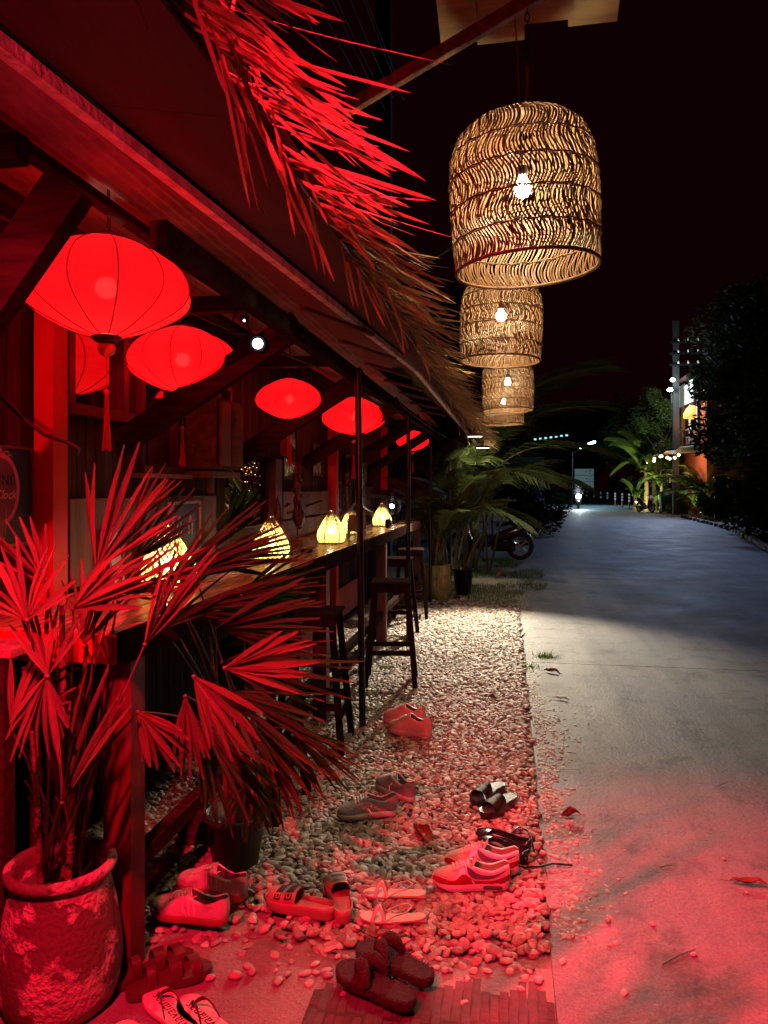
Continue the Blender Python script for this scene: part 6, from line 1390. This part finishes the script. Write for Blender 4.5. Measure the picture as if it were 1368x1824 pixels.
# scooters
def scooter(name, lab, loc, rz, tail=True, cat='scooter', light=None, mbody=None, grp=None):
    t = thing(name, lab, cat, loc, rz, grp); mb_ = mbody or mat('dark_scooter_plastic', (.03, .028, .035), .25, bump=0); mT = mat('tyre_rubber', (.02, .02, .02), .8, bump=.2)
    for x in (-.62, .62):
        m_ = MB(); m_.tube([(x+.235*math.cos(2*PI*k/28), 0, .285+.235*math.sin(2*PI*k/28)) for k in range(29)], .048, 8, cap=False); w = m_.build('wheel', mT, t)
        m_ = MB(); m_.tube([(x+.19*math.cos(2*PI*k/24), 0, .285+.19*math.sin(2*PI*k/24)) for k in range(25)], .014, 5, cap=False)
        for k in range(5): a = 2*PI*k/5; m_.bar((x, 0, .285), (x+.185*math.cos(a), 0, .285+.185*math.sin(a)), .02, .025)
        m_.tube([(x, -.05, .285), (x, .05, .285)], .03, 8); m_.build('rim', mat('alloy_rim', (.25, .27, .25), .35, metal=.7, bump=0), w)
    m_ = MB()
    # side profile of the body, swept in width
    prof_ = [(-.92, .88, .03), (-.80, .80, .09), (-.62, .72, .13), (-.40, .66, .15), (-.20, .58, .15), (-.02, .40, .14), (.15, .30, .14), (.30, .32, .15), (.40, .52, .17), (.46, .78, .15), (.50, .92, .10)]
    lowp = [.78, .66, .54, .42, .36, .26, .24, .24, .34, .62, .84]
    vs = []
    for (x, z, w), lo in zip(prof_, lowp):
        for k in range(10): a = 2*PI*k/10; vs.append((x, w*math.cos(a), (z+lo)/2+(z-lo)/2*math.sin(a)+.0))
    m_.add(vs, [(i*10+k, i*10+(k+1) % 10, (i+1)*10+(k+1) % 10, (i+1)*10+k) for i in range(len(prof_)-1) for k in range(10)]+[tuple(range(10)), tuple(range(len(vs)-1, len(vs)-11, -1))], 0, True); m_.build('body', mb_, t)
    m_ = MB(); m_.grid(lambda u, v: (-.86+.72*u, (v-.5)*(.20+.10*math.sin(PI*u)), .80-.10*u+.06*math.sin(PI*v)+.03*math.sin(u*6)), 10, 6); m_.grid(lambda u, v: (-.86+.72*u, (.5-v)*(.20+.10*math.sin(PI*u)), .76-.12*u), 10, 6); m_.build('seat', M_black, t)
    m_ = MB(); m_.tube([(.42, -.33, 1.02), (.46, -.12, 1.0), (.46, .12, 1.0), (.42, .33, 1.02)], .018, 6); m_.tube([(.48, 0, 1.0), (.56, 0, .6), (.62, 0, .285)], .028, 6); m_.build('handlebar', M_black, t)
    for s_ in (-1, 1): m_ = MB(); m_.tube([(.44, s_*.25, 1.02), (.40, s_*.32, 1.22)], .007, 5); m_.ball((.40, s_*.33, 1.26), .06, 0, 8, (1, 1, .7)); m_.build('mirror', M_black, t)
    m_ = MB(); m_.box((-.30, .0, .28), (.5, .22, .2), bev=.04); m_.tube([(-.2, -.14, .25), (-.75, -.15, .34), (-.85, -.15, .36)], .045, 8); m_.build('engine', M_black, t)
    m_ = MB(); m_.grid(lambda u, v: (.62+.30*math.cos(.3+2.2*u), (v-.5)*.12, .285+.30*math.sin(.3+2.2*u)), 8, 2); m_.grid(lambda u, v: (-.62-.31*math.cos(.5+1.6*u), (v-.5)*.13, .285+.31*math.sin(.5+1.6*u)), 8, 2); m_.build('mudguard', mb_, t)
    m_ = MB(); m_.box((-.93, 0, .80), (.05, .16, .08), bev=.015); m_.build('tail_light', mat('tail_lens', (.35, .01, .01), .2, emis=(1, .02, .02), es=.03), t)
    for s_ in (-1, 1): m_ = MB(); m_.ball((-.96, s_*.12, .70), .035, 0, 8); m_.build('indicator', mat('orange_lens', (.6, .2, .03), .3, bump=0), t)
    m_ = MB(); m_.box((-1.0, 0, .56), (.012, .22, .15), mt=Matrix.Rotation(-.5, 3, 'Y')); m_.build('number_plate', mWh2, t)
    m_ = MB(); m_.ball((.56, 0, .86), .17, 0, 10, (1, 1, .9)); m_.build('headlight', light or mat('headlight_lens', (.4, .42, .45), .15, bump=0), t)
    return t
def to_rear(px, py): p = G(px, py); return p
p = G(928, 998); scooter('parked_motorbike', 'dark parked motorbike with its rear wheel sticking out from the palm fronds', (p.x-.62*math.cos(PI-.15)*-1-1.22*0, p.y, 0), PI-.12, mbody=mat('dark_red_plastic', (.05, .015, .02), .2, bump=0), cat='motorbike').location = (p.x-.62-.02, p.y+.08, .0)
p = G(1150, 913); scooter('parked_scooter', 'dark scooter parked next to the green wheelie bin', (p.x, p.y, 0), -1.15)
p = G(1030, 906); ms = scooter('ridden_scooter', 'oncoming scooter with a glaring headlight on the far road', (p.x, p.y, 0), -PI/2-.05, light=glow('headlight_glare', (.85, .95, 1), 160))
lamp('headlight_beam', 'SPOT', (p.x, p.y-.75, .85), 700, (.8, .9, 1), .08, (p.x+.3, p.y-14, 0), 60, .8)
# rider: one continuous figure from a skinned skeleton
def skin_body(name, joints, bones, m, parent, loc=(0, 0, 0)):
    me = bpy.data.meshes.new(name); me.from_pydata([j[0] for j in joints], bones, []); o = bpy.data.objects.new(name, me); C.objects.link(o); o.parent = parent; o.location = loc
    sk_ = o.modifiers.new('skin', 'SKIN'); o.modifiers.new('sub', 'SUBSURF').render_levels = 1
    for v, j in zip(me.skin_vertices[0].data, joints): v.radius = (j[1], j[1])
    me.skin_vertices[0].data[0].use_root = True; me.materials.append(m); return o
rd = thing('person', 'person in dark clothes and a helmet riding the oncoming scooter', 'person', (p.x, p.y, 0), -PI/2-.05)
J = [((-.35, 0, .86), .13), ((-.33, 0, 1.08), .13), ((-.28, 0, 1.32), .14), ((-.24, 0, 1.46), .055), ((-.22, 0, 1.60), .095), ((-.21, 0, 1.70), .085),
     ((-.27, .17, 1.36), .06), ((-.05, .26, 1.14), .045), ((.34, .30, 1.04), .032), ((-.27, -.17, 1.36), .06), ((-.05, -.26, 1.14), .045), ((.34, -.30, 1.04), .032),
     ((-.30, .10, .84), .09), ((.12, .14, .78), .065), ((.16, .13, .40), .045), ((.28, .13, .34), .04), ((-.30, -.10, .84), .09), ((.12, -.14, .78), .065), ((.16, -.13, .40), .045), ((.28, -.13, .34), .04)]
E_ = [(0, 1), (1, 2), (2, 3), (3, 4), (4, 5), (2, 6), (6, 7), (7, 8), (2, 9), (9, 10), (10, 11), (0, 12), (12, 13), (13, 14), (14, 15), (0, 16), (16, 17), (17, 18), (18, 19)]
skin_body('body', J, E_, mat('dark_rider_clothes', (.05, .05, .07), .8, bump=0), rd)
m_ = MB(); m_.ball((-.215, 0, 1.69), .125, 0, 12); m_.build('helmet', mat('dark_helmet', (.04, .04, .05), .3, bump=0), rd)
# wheelie bin
p = G(1185, 913); t = thing('wheelie_bin', 'green plastic wheelie bin at the foot of the utility pole', 'bin', (p.x, p.y, 0)); mG = mat('green_bin_plastic', (.02, .10, .09), .5, bump=.05)
m_ = MB(); m_.add([(-.24, -.26, .06), (.24, -.26, .06), (.24, .26, .06), (-.24, .26, .06), (-.32, -.34, .95), (.32, -.34, .95), (.32, .34, .95), (-.32, .34, .95)], [(0, 3, 2, 1), (4, 5, 6, 7), (0, 1, 5, 4), (1, 2, 6, 5), (2, 3, 7, 6), (3, 0, 4, 7)]); m_.build('tub', mG, t)
m_ = MB(); m_.box((0, 0, 1.0), (.70, .74, .07), bev=.03); m_.box((0, .40, 1.0), (.5, .06, .05)); m_.build('lid', mG, t)
for s_ in (-1, 1): m_ = MB(); m_.tube([(s_*.24, .24, .1), (s_*.29, .24, .1)], .1, 12); m_.build('wheel', M_black, t)
# shop house on the right
t = thing('shop_house', 'two storey shop house with orange lit gallery, pale posts and a white banner', 'building', (9.5, 42.5, 0)); mOr = mat('orange_gallery_wall', (.42, .10, .035), .7, var=.2); mTl = mat('teal_post_paint', (.22, .36, .40), .6, bump=0)
m_ = MB(); m_.box((2.6, .4, 3.4), (4.6, 7.5, 6.8)); m_.build('wall', mOr, t)
m_ = MB(); m_.box((.0, .4, 3.55), (.9, 7.6, .22)); m_.build('gallery_floor', M_timber, t)
m_ = MB(); m_.box((1.3, .4, 7.15), (3.6, 7.9, .15)); m_.build('roof', M_timber, t)
for yy in (-3.0, -1.4, .4, 2.2): m_ = MB(); m_.box((.0, yy, 5.3), (.16, .16, 3.4)); m_.build('post', mTl, t)
for zz in (4.55, 4.15): m_ = MB(); m_.box((-.02, .2, zz), (.06, 7.0, .08)); m_.build('rail', mTl, t)
for k in range(8): m_ = MB(); m_.box((-.02, -3+.9*k, 3.95), (.08, .5, .45)); m_.build('rail_box', M_brown, t)
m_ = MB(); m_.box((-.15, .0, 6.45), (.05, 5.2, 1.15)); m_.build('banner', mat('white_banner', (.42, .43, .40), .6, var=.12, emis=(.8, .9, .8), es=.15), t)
mm = Matrix(((0, 0, -1), (-1, 0, 0), (0, 1, 0))).to_4x4()
for y_, z_, w_ in ((1.9, 6.62, .5), (1.3, 6.60, .35), (.85, 6.62, .4), (-1.3, 6.6, .5), (-1.8, 6.55, .4), (1.5, 6.2, .5), (.9, 6.18, .3)):
    m_ = MB(); m_.box((-.18, y_, z_), (.004, w_*.7, .06), mt=Matrix.Rotation(.3, 3, 'X')); m_.box((-.18, y_+.08, z_-.1), (.004, .05, .18)); m_.build('faded_print', mat('faded_grey_print', (.35, .36, .34), .7, bump=0), t)
m_ = MB(); m_.lathe([(.001, .42), (.12, .40), (.30, .25), (.42, .0), (.44, -.22), (.42, -.24), (.40, -.2), (.38, 0), (.26, .22), (.001, .36)], 20, (-.1, -2.1, 5.30)); o = m_.build('basket_lampshade', mat('amber_basket', (.6, .25, .06), .6, emis=(1, .38, .07), es=1.8), t)
t2 = thing('awning', 'grey fabric awning hung with bright bulbs in front of the shop house', 'awning', (9.0, 41.5, 3.1)); m_ = MB(); m_.grid(lambda u, v: (-.9+2.6*u, -4.5+8.5*v, .28+.25*u-.25*math.sin(PI*v*3)**2+.1*math.sin(v*17)), 8, 30); m_.build('fabric', mat('grey_canvas_awning', (.22, .19, .16), .9, var=.3), t2)
for k in range(9):
    m_ = MB(); m_.ball((-.8+.1*math.sin(k*3), -3.6+.95*k, -.05-.12*math.sin(k)), .07, 0, 6); m_.build('bulb', glow('shop_bulb', (1, .66, .34), 14), t2)
lamp('awning_glow', 'POINT', (8.5, 40.0, 2.7), 120, (1, .58, .26), .2)
areca('garden_palm', 'areca palm growing under the awning right of the utility pole', (9.5, 39.4, 0), rf(18, 1.3, .3, (1.5, 2.1), (30, 75)), [(.1, 0, 1.2, .2), (-.1, .1, 1.1, -.2)])
areca('garden_palm', 'areca palm left of the gate panel, lit green', (9.6, 37.3, 0), rf(18, 1.1, .3, (1.4, 1.9), (25, 75)), [(.1, 0, 1.0, .2), (-.1, .1, .9, -.2)])
areca('garden_palm', 'tall garden palm behind the banana plants', (9.3, 48.8, 0), rf(20, 3.2, .3, (2.0, 2.8), (20, 75)), [(.1, 0, 3.0, .2), (-.1, .1, 2.6, -.2)])
areca('garden_palm', 'garden palm between the green bin and the shop house', (9.9, 44.9, 0), rf(18, 2.2, .3, (1.8, 2.4), (20, 75)), [(.1, 0, 2.0, .2), (-.1, .1, 1.8, -.2)])
# dark gate post and wall at right
t = thing('gate_post', 'dark flat gate panel standing among the foliage at the right', 'gate', G(1283, 925)); m_ = MB(); m_.box((0, 0, .95), (.5, .12, 1.9), bev=.02); m_.build('panel', mat('dark_gate_panel', (.04, .05, .07), .6), t); m_ = MB(); m_.box((0, 0, 1.93), (.58, .18, .06)); m_.build('cap', M_black, t)
t = thing('house_window', 'small lit louvred house window glimpsed in the dark foliage at the right edge', 'window', G(1333, 925)+V((.6, 3, 1.2)))
m_ = MB(); m_.box((0, 0, .5), (1.4, .1, 1.3)); m_.build('wall', mat('grey_wall', (.12, .11, .11), .8), t)
for k in range(5): m_ = MB(); m_.box((-.25, -.08, .25+.09*k), (.45, .02, .05)); m_.build('louvre', mat('pale_louvre', (.4, .4, .4), .5, emis=(.7, .75, .8), es=.06), t)
m_ = MB(); m_.box((0, -.1, .95), (.22, .06, .09)); m_.build('lamp', glow('small_wall_lamp', (1, .85, .65), 3.0), t)
# dark shops far left of the road end
t = thing('far_shop', 'dark bluish low shop front at the far end of the road behind the palms', 'building', (-1.5, 66, 0)); m_ = MB(); m_.box((0, 0, 2), (9, 5, 4)); m_.build('wall', mat('bluish_dark_wall', (.05, .06, .09), .8), t); m_ = MB(); m_.box((0, -3, 3.6), (9.6, 2.2, .12)); m_.build('canopy', M_tin, t)
for k in range(5): m_ = MB(); m_.box((-3.6+1.8*k, -2.53, 1.3), (1.1, .04, 1.9)); m_.build('window', M_glass_b, t)
for k in range(4): m_ = MB(); m_.box((-3+2*k, -4, 1.8), (.1, .1, 3.6)); m_.build('post', M_black, t)
# ---------------------------------------------------------------- trees
def crown_mesh(name, n, rx, rz, leaf, m, seed, clumps=14):
    q = random.Random(seed); m_ = MB(); cs = []
    for k in range(clumps):
        a = q.uniform(0, 6.28); r = q.uniform(.2, .9); cs.append((V((r*rx*math.cos(a), r*rx*math.sin(a), q.uniform(-.8, .9)*rz)), q.uniform(.25, .5)*rx))
    for k in range(n):
        c, r = cs[q.randrange(clumps)]; d = V((q.gauss(0, 1), q.gauss(0, 1), q.gauss(0, 1))).normalized()*r*q.random()**.4; p = c+d
        u = V((q.gauss(0, 1), q.gauss(0, 1), q.gauss(0, .6))).normalized(); w = u.cross(V((q.gauss(0, 1), q.gauss(0, 1), 1))).normalized(); L = leaf*q.uniform(.6, 1.4)
        m_.add([p-u*L, p+w*L*.35, p+u*L, p-w*L*.35], [(0, 1, 2, 3)])
    return m_.mesh(name, m)
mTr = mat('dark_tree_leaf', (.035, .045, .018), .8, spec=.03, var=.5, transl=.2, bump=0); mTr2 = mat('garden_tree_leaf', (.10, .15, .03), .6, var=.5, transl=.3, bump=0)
mBk = mat('tree_bark', (.10, .07, .05), .9, bump=.8, bscale=20)
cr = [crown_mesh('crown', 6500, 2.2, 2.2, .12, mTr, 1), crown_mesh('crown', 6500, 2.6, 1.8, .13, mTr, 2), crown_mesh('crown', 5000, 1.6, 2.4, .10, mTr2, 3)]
def tree(lab, x, y, h, s_, k, cat='tree', name='tree'):
    t = thing(name, lab, cat, (x, y, 0), rnd.uniform(0, 6)); m_ = MB(); m_.tube([(0, 0, -.1), (.1, .05, h*.35), (-.05, .1, h*.75), (.1, 0, h)], [.16*s_, .13*s_, .09*s_, .04], 8)
    for e in range(5): a = e*1.3; m_.tube([(0, .05, h*(.4+.08*e)), (.6*s_*math.cos(a), .6*s_*math.sin(a), h*(.6+.08*e)), (1.3*s_*math.cos(a), 1.3*s_*math.sin(a), h*(.75+.08*e))], [.06*s_, .04*s_, .015], 6)
    m_.build('trunk', mBk, t); put('crown', cr[k], t, (0, 0, h), (0, 0, rnd.uniform(0, 6)), (s_, s_, s_)); return t
for a in (('tall dark tree towering over the right side of the road', 10.5, 30, 5.5, 1.5, 0), ('dark bushy tree at the right edge of the picture', 9.6, 21, 3.8, 1.15, 1), ('dark tree behind the boulders at the right', 10.8, 25.5, 3.0, 1.2, 0), ('dark leafy tree standing in front of the right half of the shop house', 11.1, 34.0, 4.6, 1.15, 0), ('tall dark tree in front of the shop house roof, right of the utility pole', 11.7, 35.5, 8.0, 1.25, 1),
          ('broad black tree over the shop house roof', 15, 46, 9.5, 2.2, 1),
          ('leafy tree lit from below behind the banana plants', 9.4, 50, 5.0, 1.15, 2), ('slim leafy tree left of the utility pole, lit by the street lamp', 8.9, 45.5, 5.2, .8, 2), ('dark tree behind the row of bollards', 12, 62, 5.0, 1.6, 1), ('wide dark tree at the end of the road', 7, 88, 5.5, 2.2, 0), ('dark tree behind the direction sign', 12.5, 78, 6.5, 2.2, 1), ('dark tree mass beyond the far shop', -3, 74, 6.0, 2.2, 0), ('dark tree behind the bar roof at the left', -5, 22, 5.0, 1.7, 1), ('tall dark tree behind the rear areca palm', -2.6, 27, 4.8, 1.5, 0), ('dark round tree right of the far shop', 2.0, 84, 5, 1.9, 1)): tree(*a)
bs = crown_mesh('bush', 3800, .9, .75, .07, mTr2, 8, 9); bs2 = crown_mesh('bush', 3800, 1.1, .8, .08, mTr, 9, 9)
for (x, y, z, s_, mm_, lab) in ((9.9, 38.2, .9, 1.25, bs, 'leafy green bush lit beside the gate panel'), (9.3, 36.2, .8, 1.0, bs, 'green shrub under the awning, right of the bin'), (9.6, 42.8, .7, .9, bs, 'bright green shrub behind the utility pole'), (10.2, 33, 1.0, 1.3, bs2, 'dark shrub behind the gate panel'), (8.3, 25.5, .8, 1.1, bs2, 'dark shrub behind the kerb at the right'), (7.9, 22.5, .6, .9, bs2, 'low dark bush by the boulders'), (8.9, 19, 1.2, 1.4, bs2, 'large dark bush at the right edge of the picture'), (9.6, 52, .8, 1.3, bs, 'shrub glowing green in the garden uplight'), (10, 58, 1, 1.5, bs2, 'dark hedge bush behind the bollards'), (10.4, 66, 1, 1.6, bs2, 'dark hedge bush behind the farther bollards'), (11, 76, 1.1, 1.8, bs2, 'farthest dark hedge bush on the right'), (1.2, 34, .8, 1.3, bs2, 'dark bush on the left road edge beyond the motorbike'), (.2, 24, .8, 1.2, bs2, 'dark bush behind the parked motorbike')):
    o = put('bush', mm_, None, (x, y, z), (0, 0, rnd.uniform(0, 6)), (s_, s_, s_)); tag(o, lab, 'bush')
# banana plants
bm_ = []
for k in range(3):
    m_ = MB(); dr = (.35, .6, .95)[k]
    m_.grid(lambda u, v: (u*(1-.25*dr*u), (v-.5)*.30*math.sin(PI*min(.99, u*.93+.06))**.6*(1+.06*math.sin(u*60)), .5*u-dr*u*u*1.15-.10*abs(v-.5)*2+.0), 18, 4); bm_.append(m_.mesh('banana_leaf', mat('banana_leaf', (.10, .15, .03), .4, var=.35, scale=3, stretch=(1, 14, 1), transl=.35, rand=.2)))
def banana(lab, x, y, h, n, L, seed):
    t = thing('banana_plant', lab, 'plant', (x, y, 0)); q = random.Random(seed); m_ = MB(); m_.tube([(0, 0, 0), (.05, 0, h*.5), (0, .05, h)], [.16, .13, .08], 9); m_.build('trunk', mat('banana_trunk', (.20, .11, .06), .7, bump=.5, stretch=(1, 1, .2)), t)
    for k in range(n):
        mt = Matrix.Translation((0, 0, h-.05)) @ Matrix.Rotation(2*PI*k/n+q.uniform(-.3, .3), 4, 'Z') @ Matrix.Rotation(-R(q.uniform(25, 70)), 4, 'Y') @ Matrix.Scale(L*q.uniform(.75, 1.1), 4); putm('banana_leaf', bm_[q.randrange(3)], t, mt)
banana('tall banana plant with long arching leaves above the parked scooter', 8.35, 47.5, 2.9, 14, 3.3, 1); banana('shorter banana plant lit bright green behind the scooter', 9.1, 46.6, 1.7, 8, 1.9, 2); banana('banana plant beside the green bin', 9.7, 44.6, 2.0, 8, 2.0, 3); banana('low banana plant glowing in the garden light', 8.0, 49.2, 1.0, 7, 1.5, 4)
for (p_, lab) in (((8.5, 47.3, .15), 'small garden uplight under the banana plants'), ((9.2, 37.8, .15), 'small garden uplight by the gate panel')):
    t = thing('garden_uplight', lab, 'lamp', p_); m_ = MB(); m_.lathe([(.001, 0), (.05, 0), (.07, .1), (.001, .1)], 12); m_.build('housing', M_black, t); m_ = MB(); m_.disc((0, 0, .103), .06, 12); m_.build('lens', glow('green_white_lens', (.9, 1, .5), 6), t)
# unseen warm light added to brighten the plants behind the wall opening
lamp('added_garden_glow', 'POINT', (-2.3, 6.3, 2.2), 30, (1, .62, .28), .03)
t = thing('added_garden_light', 'cord of the unseen warm light added behind the wall opening', 'lamp', (-2.3, 6.3, 2.25)); m_ = MB(); m_.tube([(0, 0, .4), (0, 0, .02)], .004, 5); m_.build('cord', M_wire, t)
